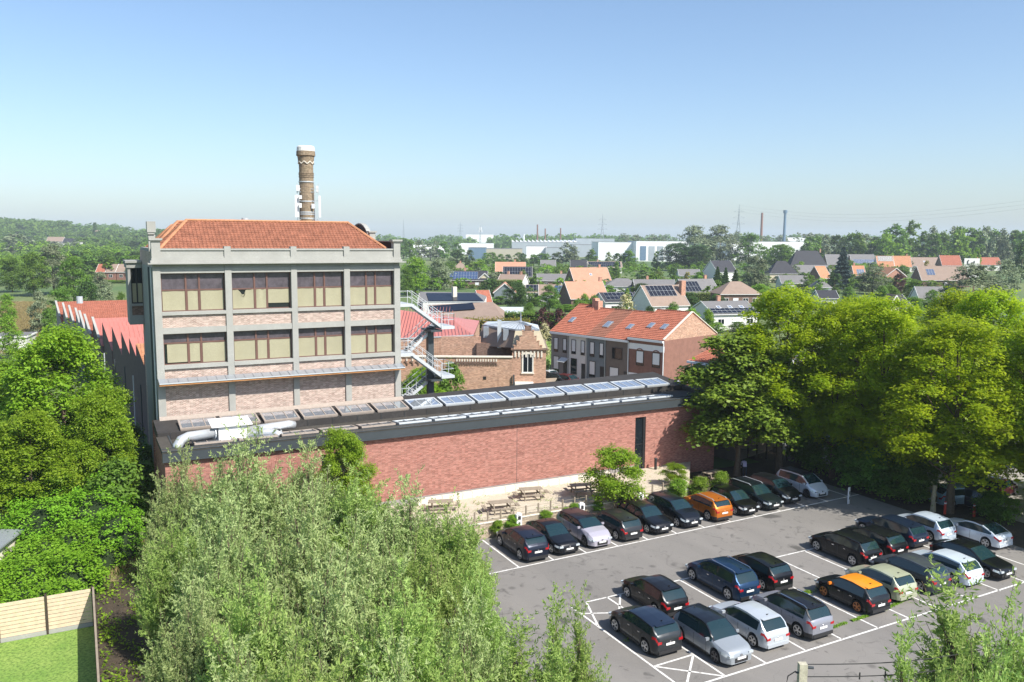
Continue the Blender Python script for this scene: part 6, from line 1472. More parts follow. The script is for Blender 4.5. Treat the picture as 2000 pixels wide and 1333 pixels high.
# ------------------------------------------------------------------ cars
def interp(x, pts):
    for (a, za), (b, zb) in zip(pts[:-1], pts[1:]):
        if x <= b:
            t = 0 if b == a else max(0, (x - a) / (b - a)); return za + (zb - za) * t
    return pts[-1][1]
KINDS = {  # windscreen base, roof start, roof end, rear glass foot (fractions of length), hood, tail heights, roof drop
    'hatch': dict(xh=.25, xr=.43, xq=.86, xt=.965, zh=.96, zt=.98, drop=.07, belt=.92),
    'suv':   dict(xh=.245, xr=.41, xq=.88, xt=.97, zh=1.08, zt=1.10, drop=.07, belt=1.04),
    'wagon': dict(xh=.265, xr=.42, xq=.90, xt=.975, zh=.95, zt=.98, drop=.09, belt=.91),
    'coupe': dict(xh=.28, xr=.46, xq=.72, xt=.93, zh=.93, zt=1.0, drop=.05, belt=.90),
    'sedan': dict(xh=.27, xr=.44, xq=.74, xt=.90, zh=.93, zt=1.02, drop=.05, belt=.90),
    'mpv':   dict(xh=.17, xr=.36, xq=.88, xt=.97, zh=1.08, zt=1.05, drop=.06, belt=1.0),
}
def car(label, x, y, rz, kind='hatch', col=(.01, .012, .018), L=4.3, W=1.8, Hh=1.48, roof=None, rim='rim', rails=None, clad=False, metal=.3, name='parked_car', plate_back=True, group='cars parked in the car park', mirror=None, dark_top=False, lampcol='lamp_red', spoiler=True):
    """local frame: nose at -y, tail at +y, so rz = 0 parks the car nose towards the camera side"""
    K = KINDS[kind]; t = thing(name, (x, y, .022), rz, label, 'car', group)
    xh, xr, xq, xt = [K[k] * L for k in ('xh', 'xr', 'xq', 'xt')]; zh, zt, zb = K['zh'], K['zt'], K['belt']
    if Hh > 1.6 and kind == 'suv': pass
    sc_ = 1.0
    prof = [(0, .52), (.05, .66), (.22, .80), (.55, zh - .10), (xh, zh), (xh + (xr - xh) * .5, zh + (Hh - .05 - zh) * .58), (xr, Hh - .05), (xr + .35, Hh - .01), ((xr + xq) / 2, Hh), (xq, Hh - K['drop']), ((xq + xt) / 2, zt + (Hh - K['drop'] - zt) * .56), (xt, zt), (L - .04, zt - .10), (L, zt - .26)]
    if kind in ('coupe', 'sedan'): prof[-3:] = [(xt, zt), (L - .10, zt - .04), (L, zt - .22)]
    R0, fw, rw = .335 if kind != 'suv' else .36, .84 if kind != 'mpv' else .8, L - .82
    xs = set(np.round(np.arange(0, L + .01, .09), 3)); xs |= {0, .03, .10, round(L - .03, 3), round(L - .10, 3), round(L, 3), round(xh, 3), round(xr, 3), round(xq, 3), round(xt, 3)}
    for c in (fw, rw): xs |= set(np.round(c + np.linspace(-R0 - .06, R0 + .06, 11), 3))
    xs = sorted(q for q in xs if 0 <= q <= L); xs = [q for i, q in enumerate(xs) if i == 0 or q - xs[i - 1] > .012 or q in (round(L, 3),)]
    xga, xgb = xh + .12, (xq + .02 if kind in ('hatch', 'mpv', 'suv', 'wagon') else xt - .22)
    rings = []
    for q in xs:
        e0, e1 = q, L - q; f = 1 - .30 * max(0, 1 - e0 / .55) ** 2.2 - .20 * max(0, 1 - e1 / .45) ** 2.4; w = W / 2 * f
        z = interp(q, prof); zl = .21
        for c in (fw, rw):
            if abs(q - c) < R0 + .055: zl = max(zl, R0 - .01 + math.sqrt(max(0, (R0 + .055) ** 2 - (q - c) ** 2)))
        b = min(z - .035, interp(q, [(0, .50), (.15, .66), (xh, zb - .02), (L * .6, zb + .02), (xt, zt - .03), (L, zt - .27)]))
        p3 = max(.46, zl + .04); p4 = max(p3 + .02, b - .12); b = max(b, p4 + .015); z = max(z, b + .015)
        tw = w * .955 - max(0, z - b) * .36 - (.04 if z - b < .2 else 0)
        rings.append([(0, zl), (w * .80, zl), (w * .975, zl + .02), (w, p3), (w * .992, p4), (w * .955, b), (w * .955 + (tw - w * .955) * .86, b + (z - .02 - b) * .86), (tw, z - .012), (tw * .90, z + .004), (tw * .5, z + .024), (0, z + .032)])
    n = len(xs); m = 11; Vv = []
    for q, r in zip(xs, rings):
        Vv += [(px_, q - L / 2, pz) for px_, pz in r] + [(-px_, q - L / 2, pz) for px_, pz in r]
    groups = {}
    def addf(key, f): groups.setdefault(key, []).append(f)
    for i in range(n - 1):
        xm = (xs[i] + xs[i + 1]) / 2
        for j in range(m - 1):
            key = 'body'
            if j in (8, 9):
                if xh < xm < xr: key = 'windscreen'
                elif xq + .03 < xm < xt - .02: key = 'rear_window'
                elif xr <= xm <= xq + .03 and roof: key = 'roof_panel'
            elif j == 7 and xr <= xm <= xq and roof: key = 'roof_panel'
            elif j == 7 and dark_top and xh < xm < xt and roof: key = 'roof_panel'
            elif j == 5 and xga < xm < xgb and rings[i][7][1] - rings[i][5][1] > .10: key = 'side_window'
            elif j == 6 and dark_top and xh < xm < xt: key = 'roof_panel' if roof else 'body'
            elif j in (4,) and .06 < xm < .46: key = 'headlight'
            elif j in (3, 4) and L - .34 < xm < L - .0: key = 'taillight' if j == 4 and xm > L - .30 else 'body'
            elif j in (1, 2) and clad: key = 'cladding'
            for sgn in (0, 1):
                a = i * 2 * m + sgn * m + j; b2 = a + 1; c2 = a + 2 * m; d2 = c2 + 1
                f = (a, c2, d2, b2) if sgn == 0 else (a, b2, d2, c2)
                addf(key + ('#%d' % sgn if key in ('headlight', 'taillight', 'side_window') else ''), f)
    for i, rev in ((0, False), (n - 1, True)):
        base = i * 2 * m; loop = [base + j for j in range(m)] + [base + m + j for j in range(m - 2, 0, -1)]
        addf('body', tuple(loop if rev else reversed(loop)))
    pm = paint(tuple(col), metal); MT = dict(body=pm, windscreen=M['cglass'], rear_window=M['cglass'], side_window=M['cglass'], roof_panel=paint(tuple(roof), .1) if roof else pm, headlight=M['lamp_clear'], taillight=M[lampcol], cladding=M['black_pl'])
    for key, fs in groups.items():
        nm = key.split('#')[0]; used = sorted({i for f in fs for i in f}); mp = {q: k for k, q in enumerate(used)}
        me = bpy.data.meshes.new(nm); me.from_pydata([Vv[q] for q in used], [], [tuple(mp[q] for q in f) for f in fs]); me.materials.append(MT[nm]); me.update()
        o = link(nm, me, t); edges_sharp(o, 38)
    hy = L / 2
    # nose and tail furniture
    wn = W / 2 * .70
    g = MB().box(-wn * .62, wn * .62, -hy - .02, -hy + .03, .26, .48); g.build('grille', M['black_pl'], t)
    MB().box(-.26, .26, -hy - .035, -hy - .018, .40, .51).build('number_plate', M['plate'], t)
    MB().box(-.26, .26, hy + .012, hy + .03, .52 if kind != 'suv' else .62, .63 if kind != 'suv' else .73).build('number_plate', M['plate'], t)
    MB().box(-W / 2 * .76, W / 2 * .76, hy - .05, hy + .035, .22, .40).build('rear_bumper', M['black_pl'] if clad or col[0] < .1 else pm, t)
    MB().tube([(0, -hy - .03, .60), (0, -hy - .005, .60)], .06, 8).build('badge', M['chrome'], t); MB().tube([(0, hy + .0, zt - .33), (0, hy + .02, zt - .33)], .05, 8).build('badge', M['chrome'], t)
    for s in (-1, 1):
        MB().box(s * W / 2 * .70 - .12, s * W / 2 * .70 + .12, hy - .10, hy + .012, zt - .37, zt - .25).build('taillight', M[lampcol], t)
        yy = xh + .30 - hy; mm = MB().obox((s * (W / 2 + .04), yy, zb + .06), (.10, 0, 0), (0, .055, 0), (0, 0, .065)).bar((s * (W / 2 - .08), yy, zb + .02), (s * (W / 2), yy, zb + .04), .04)
        mm.build('mirror', paint(tuple(mirror), .1) if mirror else pm, t)
        dh = MB()
        for q in (.46, .66): dh.box(min(s * W / 2 * .992, s * (W / 2 * .992 + .02)), max(s * W / 2 * .992, s * (W / 2 * .992 + .02)), q * L - hy, q * L - hy + .16, zb - .17, zb - .14)
        dh.build('door_handle', M['chrome'] if col[0] < .1 else pm, t)
        sm_ = MB()
        for q in (.345, .56, .735): sm_.box(min(s * W * .494, s * (W * .499 + .004)), max(s * W * .494, s * (W * .499 + .004)), q * L - hy, q * L - hy + .014, .34 if q < .7 else R0 * 2 + .1, zb - .06)
        sm_.box(min(s * W * .47, s * (W * .497)), max(s * W * .47, s * (W * .497)), fw + R0 + .1 - hy, rw - R0 - .1 - hy, .20, .29).build('door_seam', M['black_pl'], t)
        MB().box(s * W * .335 - .13, s * W * .335 + .13, -hy - .008, -hy + .10, .56, .66).build('headlight', M['lamp_clear'], t)
        if rails:
            zr = interp((xr + xq) / 2, prof)
            MB().tube([(s * W * .33, xr - hy + .1, Hh - .02), (s * W * .335, xr - hy + .3, Hh + .055), (s * W * .335, xq - hy - .2, Hh + .03), (s * W * .33, xq - hy, Hh - .06)], .025, 5).build('roof_rail', M[rails], t)
    if spoiler and kind in ('hatch', 'suv', 'mpv', 'wagon'):
        MB().slab([(-W * .33, xq - hy - .05, Hh - K['drop'] + .05), (W * .33, xq - hy - .05, Hh - K['drop'] + .05), (W * .31, xq - hy + .13, Hh - K['drop'] + .02), (-W * .31, xq - hy + .13, Hh - K['drop'] + .02)], .03).build('spoiler', paint(tuple(roof), .1) if roof else pm, t)
    for s in (-1, 1):
        for c in (fw, rw):
            ww = .21; xo = s * (W / 2 - .015); xi = xo - s * ww
            wl = link('wheel', None, None) if False else None
            wo = MB((s * (W / 2 - .11), c - hy, R0)).tube([(xi, c - hy, R0), (xi + s * .03, c - hy, R0), (xo - s * .03, c - hy, R0), (xo, c - hy, R0)], [R0 - .04, R0, R0, R0 - .035], 20)
            wh = wo.build('wheel', M['rubber'], t, loc=(s * (W / 2 - .11), c - hy, R0)); edges_sharp(wh, 40)
            rm_ = MB(); x0 = s * .115
            rm_.tube([(x0 - s * .03, 0, 0), (x0 - s * .02, 0, 0)], R0 * .66, 16)
            rm2 = MB(); rr_ = R0 * .70
            for k in range(16):
                a0, a1 = 2 * math.pi * k / 16, 2 * math.pi * (k + 1) / 16
                rm2.bar((x0 - s * .005, rr_ * math.cos(a0), rr_ * math.sin(a0)), (x0 - s * .005, rr_ * math.cos(a1), rr_ * math.sin(a1)), .03, .03)
            for k in range(5):
                a0 = 2 * math.pi * k / 5 + c; 
                for da in (-.16, .16): rm2.bar((x0 + s * .0, .03 * math.cos(a0), .03 * math.sin(a0)), (x0 - s * .006, rr_ * math.cos(a0 + da), rr_ * math.sin(a0 + da)), .045, .02, up=(1, 0, 0))
            rm2.tube([(x0 - s * .02, 0, 0), (x0 + s * .012, 0, 0)], .055, 8)
            rm_.build('brake', M['rim_dark'], wh); rm2.build('rim', M[rim], wh)
    if kind != 'mpv': MB().tube([(0, xq - hy - .25, Hh - K['drop'] + .05), (0, xq - hy - .12, Hh - K['drop'] + .14)], [.035, .008], 5).build('antenna', M['black_pl'], t)
    return t
BLK = (.008, .009, .012); NAVY = (.010, .014, .028)
PI = math.pi
# front row against the retaining wall: rz = 0 nose to the camera side, pi = tail to the camera side
def frow(i, off=0): xc = 24.55 + 2.5 * i; return xc + off, 42.95 + (xc - 11.5) * .0325
RA = [('dark navy hatchback with red tail lights, leftmost car by the wall, partly behind the willow', 24.75, 'suv', NAVY, PI, dict(L=4.4, Hh=1.56, rails=None)),
      ('black low coupe like car with chrome grille, second from the left by the wall', 27.1, 'coupe', BLK, 0, dict(L=4.6, Hh=1.44)),
      ('lilac silver electric car with black roof, third from the left by the wall', 29.65, 'suv', (.42, .40, .46), 0, dict(L=4.7, Hh=1.50, roof=(.01, .012, .02), rim='rim_dark', dark_top=True)),
      ('dark grey estate car with tail to the lane beside the lilac silver car', 32.2, 'wagon', (.028, .030, .034), PI, dict(L=4.7, Hh=1.47, roof=(.02, .02, .022))),
      ('black estate with light sun strip on the windscreen', 34.85, 'wagon', BLK, 0, dict(L=4.6, Hh=1.47)),
      ('black family car with bright headlights in front of the round bushes', 37.5, 'suv', (.010, .013, .020), 0, dict(L=4.7, Hh=1.55)),
      ('orange crossover with silver roof rails', 40.35, 'suv', (.50, .15, .02), PI, dict(L=4.1, Hh=1.55, rails='galv', clad=True, metal=.4)),
      ('black small car with blue white number plate right of the orange crossover', 43.0, 'hatch', (.006, .006, .007), 0, dict(L=4.0, Hh=1.50)),
      ('very dark estate car with silver rails, two cars left of the white van', 45.5, 'wagon', (.010, .016, .018), 0, dict(L=4.7, Hh=1.50, rails='galv')),
      ('dark crossover in the shade directly left of the white van like car', 47.9, 'suv', (.012, .014, .016), 0, dict(L=4.3, Hh=1.55)),
      ('white family van with black roof at the right end of the wall row', 50.9, 'mpv', (.62, .66, .70), 0, dict(L=4.3, Hh=1.62, roof=(.02, .022, .03), rim='rim_dark'))]
for lb, x, kd, c, rz, kw in RA:
    y0 = 43.25 + (x - 24) * .035; car(lb, x, y0 + kw['L'] / 2 + .25 + (.35 if kd == 'mpv' else 0) + (.4 if x > 46 and x < 49 else 0), rz, kd, c, **kw)
RB = [('black hatchback with red tail lights above the dark grey crossover', 27.55, 33.55, 'hatch', (.010, .010, .012), 0, dict(L=4.2, Hh=1.50)),
      ('large dark blue seven seat car with silver rails', 32.4, 33.3, 'suv', (.010, .035, .085), 0, dict(L=4.7, Hh=1.66, rails='chrome', metal=.5)),
      ('black compact crossover right of the large dark blue car', 35.05, 33.4, 'suv', BLK, 0, dict(L=4.2, Hh=1.54)),
      ('black crossover with bright alloy wheels, alone at the head of the right block', 42.75, 33.6, 'suv', BLK, 0, dict(L=4.5, Hh=1.60)),
      ('black hatchback in shade between two dark cars of the right block', 45.5, 33.8, 'hatch', (.008, .009, .012), 0, dict(L=4.3, Hh=1.45)),
      ('dark blue estate car in shade beside the pale blue white hatchback', 48.3, 34.4, 'wagon', (.012, .022, .045), 0, dict(L=4.7, Hh=1.48)),
      ('pale blue white small hatchback with red tail lights under the trees', 51.0, 34.3, 'hatch', (.52, .60, .68), 0, dict(L=4.0, Hh=1.48)),
      ('white low sports hatchback cut by the right edge of the picture', 53.2, 31.8, 'coupe', (.58, .64, .70), 0, dict(L=4.4, Hh=1.42, roof=(.01, .01, .012)))]
RC = [('dark grey compact crossover with red lamps at the left corner of the front block', 24.6, 30.45, 'suv', (.030, .034, .038), 0, dict(L=4.2, Hh=1.51, roof=(.012, .02, .04))),
      ('light grey electric hatchback with black roof, nose towards the camera', 27.0, 28.15, 'hatch', (.30, .33, .36), PI, dict(L=4.26, Hh=1.56, roof=(.010, .013, .02), dark_top=True, rim='rim_dark')),
      ('silver hatchback with large red tail lights next to the light grey electric car', 29.75, 28.55, 'hatch', (.48, .52, .56), 0, dict(L=4.28, Hh=1.50)),
      ('grey lilac crossover with black roof and silver rails', 32.55, 28.3, 'suv', (.25, .26, .30), 0, dict(L=4.45, Hh=1.62, roof=(.010, .010, .013), rails='chrome', clad=True, dark_top=True)),
      ('black small car with bright orange roof and bronze wheels', 37.6, 28.9, 'hatch', (.012, .014, .018), 0, dict(L=3.95, Hh=1.48, roof=(.78, .26, .02), rim='rim_bronze', mirror=(.7, .2, .02))),
      ('pale gold old small hatchback beside the orange roofed car', 40.35, 29.3, 'hatch', (.40, .42, .30), 0, dict(L=3.8, Hh=1.44)),
      ('dark grey crossover with chrome window line beside the pale gold hatchback', 42.95, 29.1, 'suv', (.06, .07, .085), 0, dict(L=4.4, Hh=1.58)),
      ('white hatchback behind the young willow at the right', 45.7, 28.9, 'hatch', (.58, .66, .72), 0, dict(L=4.25, Hh=1.46)),
      ('black low saloon at the right edge with blue white headlights', 48.35, 28.6, 'sedan', (.006, .007, .010), PI, dict(L=4.7, Hh=1.44))]
for lb, x, y, kd, c, rz, kw in RB + RC:
    # x, y measured at the camera side end of each car, on the ground
    car(lb, x, y + kw['L'] / 2 - .15, PI if rz == 0 else 0, kd, c, **kw)
# street cars
for lb, u, v, kd, c, rz, kw in (('pale blue car under the trees behind the ash with the forked trunk', 1875, 985, 'hatch', (.35, .5, .62), 1.2, {}), ('dark car with silver nose under the trees on the far side of the street', 1902, 990, 'sedan', (.05, .06, .08), .3, {}), ('red and blue car deep under the right hand trees', 1948, 968, 'hatch', (.12, .02, .025), 1.8, {}),
                             ('white car parked between the mansard house and the terrace', 1076, 744, 'hatch', (.7, .72, .74), .25, {}), ('dark red car half hidden beyond the last skylights', 1112, 753, 'hatch', (.12, .02, .02), .25, {}), ('dark car in front of the white row house', 1092, 750, 'hatch', (.03, .03, .035), .25, {}),
                             ('silver car on the street left of the first ash', 1492, 868, 'hatch', (.5, .52, .54), .1, {})):
    P = atz(u, v); car(lb, P[0], P[1], rz, kd, c, L=4.2, Hh=1.48, group='cars parked along the street', **kw)

# ------------------------------------------------------------------ chargers, fences, tables and the rest
def charger(x, y, label):
    t = thing('charging_post', (x, y, .022), 0, label, 'charging post', 'white charging posts behind the cars')
    MB().prism([(-.2, -.12), (.2, -.12), (.22, .1), (-.22, .1)], .08, 1.42).tube([(0, -.0, 1.40), (0, 0, 1.50)], [.2, .12], 10).build('housing', M['white_pl'], t)
    MB().box(-.2, .2, -.14, .12, 0, .08).build('base', M['black_pl'], t); MB().box(-.11, .11, -.135, -.12, 1.05, 1.3).build('screen', M['black_pl'], t); MB().box(-.07, .07, -.15, -.12, .72, .88).build('socket', M['fascia'], t)
for x, lb in ((26.0, 'white charging post behind the leftmost hatchback'), (31.05, 'white charging post behind the lilac silver electric car'), (36.15, 'white charging post beside the airy green tree')): charger(x, 48.5, lb)
tf = thing('terrace_fence', (20, 48.9, 1.1), 0, 'post and wire fence of grey stakes along the terrace edge', 'fence')
xs_ = [18 + i * .98 for i in range(24)]
for x in xs_:
    MB((20, 48.9, 1.1)).box(x - .045, x + .045, 48.9, 48.99, 1.1, 1.1 + rnd.uniform(.68, .78)).build('post', M['wood_grey'], tf)
w_ = MB((20, 48.9, 1.1))
for h in (.3, .6): w_.bar((xs_[0], 48.95, 1.1 + h), (xs_[-1], 48.95, 1.1 + h), .02)
w_.bar((xs_[0], 48.95, 1.16), (xs_[-1], 48.95, 1.16), .03, .12); w_.build('rail', M['wood_grey'], tf)
tf = thing('path_fence', (42, 49.2, 0), 0, 'low stake fence in the shade between the grassy bush and the white van', 'fence')
for i in range(11):
    x = 42.6 + i * 1.0; MB((42, 49.2, 0)).box(x - .05, x + .05, 49.1, 49.2, 0, 1.1).build('post', M['wood_grey'], tf)
MB((42, 49.2, 0)).box(42.5, 52.8, 49.12, 49.18, .35, .45).box(42.5, 52.8, 49.12, 49.18, .8, .9).build('rail', M['wood_grey'], tf)
tf = thing('street_fence', (50, 56, 0), 0, 'curved row of dark stakes beside the street behind the wing', 'fence')
for i in range(16):
    a = i / 15; x = 50.3 + 9 * a; y = 59.5 - 3.5 * a - 5 * a * a; MB((50, 56, 0)).box(x - .06, x + .06, y, y + .12, 0, 1.5).build('post', M['wood_dark'], tf)
MB((50, 56, 0)).bar((50.3, 59.5, 1.0), (59.3, 51, 1.0), .03).build('wire', M['cable'], tf)
def picnic(x, y, rz, label, z=1.0):
    t = thing('picnic_table', (x, y, z), rz, label, 'picnic table', 'picnic tables on the gravel terrace')
    for i in range(5): MB().box(-.85, .85, -.37 + i * .15, -.235 + i * .15, .72, .76).build('plank', M['wood_grey'], t)
    for s in (-1, 1):
        for k in range(2): MB().box(-.85, .85, s * .72 - .13 + k * .14, s * .72 - .01 + k * .14, .43, .47).build('bench_plank', M['wood_grey'], t)
    for sx in (-.6, .6):
        MB().bar((sx, -.35, .72), (sx, -.62, 0), .06, .1).bar((sx, .35, .72), (sx, .62, 0), .06, .1).bar((sx, -.85, .40), (sx, .85, .40), .05, .09).bar((sx, -.35, .69), (sx, .35, .69), .05, .06).build('leg', M['wood_grey'], t)
    for s in (-1, 1):
        for k in range(2): MB().box(s * 1.2 - .13 + k * .14, s * 1.2 - .01 + k * .14, -.4, .4, .43, .47).build('bench_plank', M['wood_grey'], t)
    MB().bar((-1.25, 0, .40), (1.25, 0, .40), .05, .09).build('leg', M['wood_grey'], t)
picnic(29.1, 52.4, -.25, 'complete weathered picnic table with benches, nearest the stone ledge'); picnic(25.7, 50.6, -.2, 'picnic table with ribbed top close to the terrace fence')
picnic(33.0, 51.6, -.2, 'picnic table half hidden behind the airy green tree'); picnic(22.0, 52.6, -.3, 'picnic table at the rim of the willow clump'); picnic(46.6, 52.6, .1, 'shaded picnic table at the right end of the wing', 0.02)
for i, (x, lb) in enumerate(((42.9, 'dark waste bin nearest the wing door'), (44.0, 'round topped dark bin second from the wing door'), (45.4, 'dark planter tub with a small shrub by the wing'))):
    t = thing('waste_bin', (x, 54.7, .018), 0, lb, 'bin'); MB().tube([(0, 0, 0), (0, 0, .85)], [.24, .28], 10).build('drum', M['black_pl'], t); MB().tube([(0, 0, .85), (0, 0, .97)], [.3, .12], 10).build('lid', M['galv'] if i == 1 else M['fascia'], t)
t = thing('post', (42.2, 54.6, .018), 0, 'dark square post standing beside the wing door', 'post'); MB().box(-.08, .08, -.08, .08, 0, 1.9).build('shaft', M['black_pl'], t); MB().box(-.1, .1, -.1, .1, 1.9, 1.96).build('cap', M['fascia'], t)
# marker post, carved stump, red bollard
P = atz(1657, 985); t = thing('marker_post', (P[0], P[1], .022), .3, 'black and white marker post at the head of the shaded lane', 'post')
MB().box(-.12, .12, -.04, .04, 0, 1.3).build('board', M['white_pl'], t); MB().box(-.05, .05, -.055, -.04, .35, .55).box(-.05, .05, -.055, -.04, .75, 1.0).build('mark', M['black_pl'], t)
P = atz(1822, 1000); t = thing('carved_stump', (P[0], P[1], .03), 0, 'pale carved wooden stump post left of the forked trunk', 'post')
MB().tube([(0, 0, 0), (0, 0, .6), (.03, 0, 1.1), (0, 0, 1.5), (.05, 0, 2.0)], [.22, .17, .22, .14, .16], 8).build('body', M['bark_pale'], t); MB().obox((0, -.18, 1.0), (.05, 0, 0), (0, .05, 0), (0, 0, .2)).build('notch', M['wood_dark'], t)
for u, v, lb in ((1902, 1010, 'slim red bollard on the street behind the trees'), (1845, 1005, 'red bollard half hidden beside the pale trunk')):
    P = atz(u, v); t = thing('bollard', (P[0], P[1], .03), 0, lb, 'bollard'); MB().tube([(0, 0, 0), (0, 0, .95)], [.09, .08], 10).build('shaft', M['red_pl'], t); MB().tube([(0, 0, .78), (0, 0, .88)], .092, 10).build('band', M['white_pl'], t)
mark(*atz(1862, 1018)[:2], *atz(1895, 1006)[:2], .12); mark(*atz(1895, 1006)[:2], *atz(1950, 1022)[:2], .12)
# white wall with marks far right
P = atd(1899, 505, 480); t = thing('painted_wall', (P[0], P[1], 0), VIEW_RZ, 'white end wall with black painted marks among the right hand houses', 'wall')
k = 480 / F; MB().box(-15 * k, 15 * k, 0, .4, 0, P[2]).build('masonry', M['plaster_w'], t)
g = MB(); z0 = P[2] - 9 * k
for pts in (((-6, 4), (-6, -2), (-3, -2)), ((-1, 1), (0, -2), (1, 1)), ((3, 4), (3, -1)), ((-6, 4), (-4.5, 5.5))):
    for a, b in zip(pts[:-1], pts[1:]): g.bar((a[0] * k * 1.4, -.05, z0 + a[1] * k), (b[0] * k * 1.4, -.05, z0 + b[1] * k), .45)
g.build('painted_marks', M['black_pl'], t)
# person bending
def person():
    P = atz(1454, 932); t = thing('person', (P[0], P[1], .02), 2.6, 'person in a pale lilac shirt bending over beside the path fence', 'person')
    J = [((0, 0, .92), .15), ((0, -.16, 1.12), .15), ((0, -.36, 1.24), .17), ((0, -.50, 1.26), .07), ((.17, -.38, 1.22), .065), ((.22, -.46, .98), .05), ((.20, -.52, .74), .04), ((-.17, -.38, 1.22), .065), ((-.22, -.46, .98), .05), ((-.2, -.52, .74), .04),
         ((.10, .02, .86), .11), ((.11, -.03, .48), .075), ((.11, .04, .08), .05), ((.11, -.12, .04), .045), ((-.10, .02, .86), .11), ((-.11, .04, .48), .075), ((-.11, .14, .08), .05), ((-.11, -.02, .04), .045)]
    E_ = [(0, 1), (1, 2), (2, 3), (2, 4), (4, 5), (5, 6), (2, 7), (7, 8), (8, 9), (0, 10), (10, 11), (11, 12), (12, 13), (0, 14), (14, 15), (15, 16), (16, 17)]
    me = bpy.data.meshes.new('body'); me.from_pydata([j[0] for j in J], E_, []); o = link('body', me, t); s = o.modifiers.new('s', 'SKIN'); me.skin_vertices.new() if not me.skin_vertices else None
    for i, (p, r) in enumerate(J): me.skin_vertices[0].data[i].radius = (r, r)
    me.skin_vertices[0].data[0].use_root = True
    o.modifiers.new('u', 'SUBSURF').levels = 1; o.modifiers['u'].render_levels = 2
    m, nt, b = new_mat('lilac_shirt_dark_trousers'); b.inputs['Roughness'].default_value = .85
    sp_ = nt.nodes.new('ShaderNodeSeparateXYZ'); nt.links.new(obj_co(nt), sp_.inputs[0]); nt.links.new(ramp(nt, sp_.outputs[2], .90, .91, (.03, .035, .05), (.55, .5, .68)), b.inputs['Base Color']); me.materials.append(m)
    h = MB(); 
    def ball(mb, c, r, sz=1):
        vs = []; n1, n2 = 7, 10
        for i in range(n1 + 1):
            for k in range(n2):
                a, bb = math.pi * i / n1, 2 * math.pi * k / n2; vs.append((c[0] + r * math.sin(a) * math.cos(bb), c[1] + r * sz * math.sin(a) * math.sin(bb), c[2] + r * math.cos(a)))
        mb.add(vs, [(i * n2 + k, i * n2 + (k + 1) % n2, (i + 1) * n2 + (k + 1) % n2, (i + 1) * n2 + k) for i in range(n1) for k in range(n2)])
    ball(h, (0, -.58, 1.24), .11, 1.1); h.tube([(0, -.68, 1.22), (0, -.71, 1.19)], [.025, .012], 6); h.build('head', plain('skin', (.45, .27, .19), .6, var=.05), t, smooth=True)
    h = MB(); ball(h, (0, -.555, 1.265), .118, 1.05); h.build('hair', M['black_pl'], t, smooth=True)
    for sx in (.2, -.2):
        hd = MB().obox((sx, -.54, .69), (.035, 0, 0), (0, .018, 0), (0, 0, .045))
        for k in range(4): hd.tube([(sx - .028 + k * .019, -.54, .65), (sx - .028 + k * .019, -.555, .61 - .006 * (k % 3)), (sx - .028 + k * .019, -.575, .585)], [.010, .009, .007], 5)
        hd.tube([(sx + .03, -.545, .70), (sx + .055, -.57, .66)], [.011, .008], 5); hd.build('hand', plain('skin', (.45, .27, .19), .6, var=.05), t)
person()
# left fence of pale boards with dark posts, and slatted side fence
c0 = atz(181, 1222); 
cA = np.array([0.0, 46.5]); cB = np.array([-9.0, 46.2]); 
bf = thing('board_fence', (cA[0], cA[1], 0), 0, 'pale horizontal board fence with dark posts along the lawn', 'fence')
off = (cA[0], cA[1], 0)
for i in range(4):
    for j in range(9):
        x1 = cA[0] - i * 2.1 - .06; x0 = x1 - 1.98; MB(off).box(x0, x1, 46.48 + .006 * (j % 2), 46.52 + .006 * (j % 2), .22 + j * .2, .39 + j * .2).build('board', M['wood_pale'], bf)
for i in range(5): x1 = cA[0] - i * 2.1; MB(off).box(x1 - .05, x1 + .05, 46.42, 46.58, 0, 2.1).build('post', M['wood_dark'], bf)
MB(off).box(cA[0] - 8.4, cA[0], 46.44, 46.56, 0, .2).build('kickboard', M['concrete'], bf)
sf = thing('slat_fence', (0.05, 46.4, 0), 0, 'dark slatted side fence running towards the camera beside the undergrowth', 'fence'); off = (0.05, 46.4, 0)
for i in range(14):
    y = 46.4 - i * 1.9; MB(off).box(-.02, .10, y - .1, y, 0, 2.08).build('post', M['wood_dark'], sf)
for j in range(13):
    MB(off).box(.03, .055, 20, 46.3, .12 + j * .15, .20 + j * .15).build('slat', M['wood_grey'], sf)
MB(off).box(.0, .09, 20, 46.35, 2.08, 2.12).build('cap_rail', M['wood_grey'], sf)
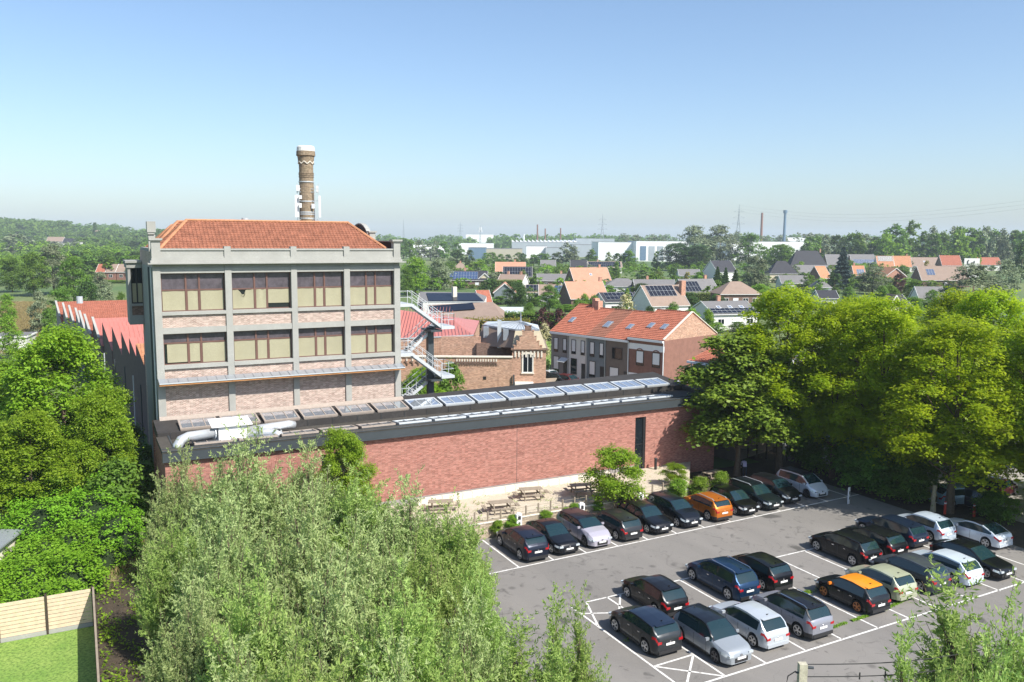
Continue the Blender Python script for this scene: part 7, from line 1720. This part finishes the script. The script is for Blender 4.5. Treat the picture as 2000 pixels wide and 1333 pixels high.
# utility pole at the bottom
Dp = 23.5; P = atd(1568, 1296, Dp); up = thing('utility_pole', (P[0], P[1], 0), VIEW_RZ, 'weathered concrete utility pole with cables at the bottom edge', 'pole')
MB().box(-.12, .12, -.10, .10, 0, P[2]).build('shaft', plain('mossy_concrete', (.50, .47, .36), .9, var=.45, scale=7), up)
MB().tube([(.12, -.05, P[2] - .1), (.3, -.08, P[2] - .1)], .04, 6).tube([(.12, -.05, P[2] - .85), (.3, -.08, P[2] - .85)], .04, 6).tube([(-.12, 0, P[2] - .3), (-.2, 0, P[2] - .28)], .03, 6).build('insulator', M['fascia'], up)
MB().tube([(-.2, 0, P[2] - .25), (-.42, 0, P[2] - .4), (-.5, 0, P[2] - .9), (-.4, 0, P[2] - 1.5), (-.15, 0, P[2] - 2.2)], .018, 6).build('loop_cable', M['cable'], up)
MB().tube([(.12, -.1, P[2] - 1.0), (.5, -.4, P[2] - .95)], .03, 6).build('lamp_arm', M['galv'], up); MB().slab([(.4, -.7, P[2] - .85), (.95, -.7, P[2] - .95), (.95, -.3, P[2] - .95), (.4, -.3, P[2] - .85)], .1).build('lamp_head', M['galv'], up)
for k, (v0, v1, lb) in enumerate(((1298, 1236, 'upper cable running right from the utility pole'), (1322, 1262, 'lower cable with clips running right from the utility pole'))):
    a = atd(1576, v0, Dp); b = atd(2050, v1, Dp + 3); pts = [tuple(a + (b - a) * i / 10 - a * 0 - np.array([0, 0, .35 * math.sin(math.pi * i / 10)])) for i in range(11)]
    m_ = MB((a[0], a[1], 0)).tube(pts, .016, 5, False)
    if k:
        for q in (2, 3): p = Vector(pts[q]); m_.bar(p - Vector((0, 0, .1)), p + Vector((0, 0, .12)), .03)
    o = m_.build('cable', M['cable'], loc=(a[0], a[1], 0)); tag(o, lb, 'cable')

# ------------------------------------------------------------------ haze
hz = MB().box(-6900, 6900, -6900, 6900, -1.2, 130).build('haze', plain('haze_dummy', (1, 1, 1), var=0), kind='stuff')
m = bpy.data.materials.new('haze_air'); m.use_nodes = True; nt = m.node_tree; nt.nodes.clear(); out = nt.nodes.new('ShaderNodeOutputMaterial'); pv = nt.nodes.new('ShaderNodeVolumePrincipled')
pv.inputs['Color'].default_value = (.78, .91, .99, 1); pv.inputs['Density'].default_value = .00016; pv.inputs['Anisotropy'].default_value = .0
nt.links.new(pv.outputs[0], out.inputs['Volume']); hz.data.materials.clear(); hz.data.materials.append(m)
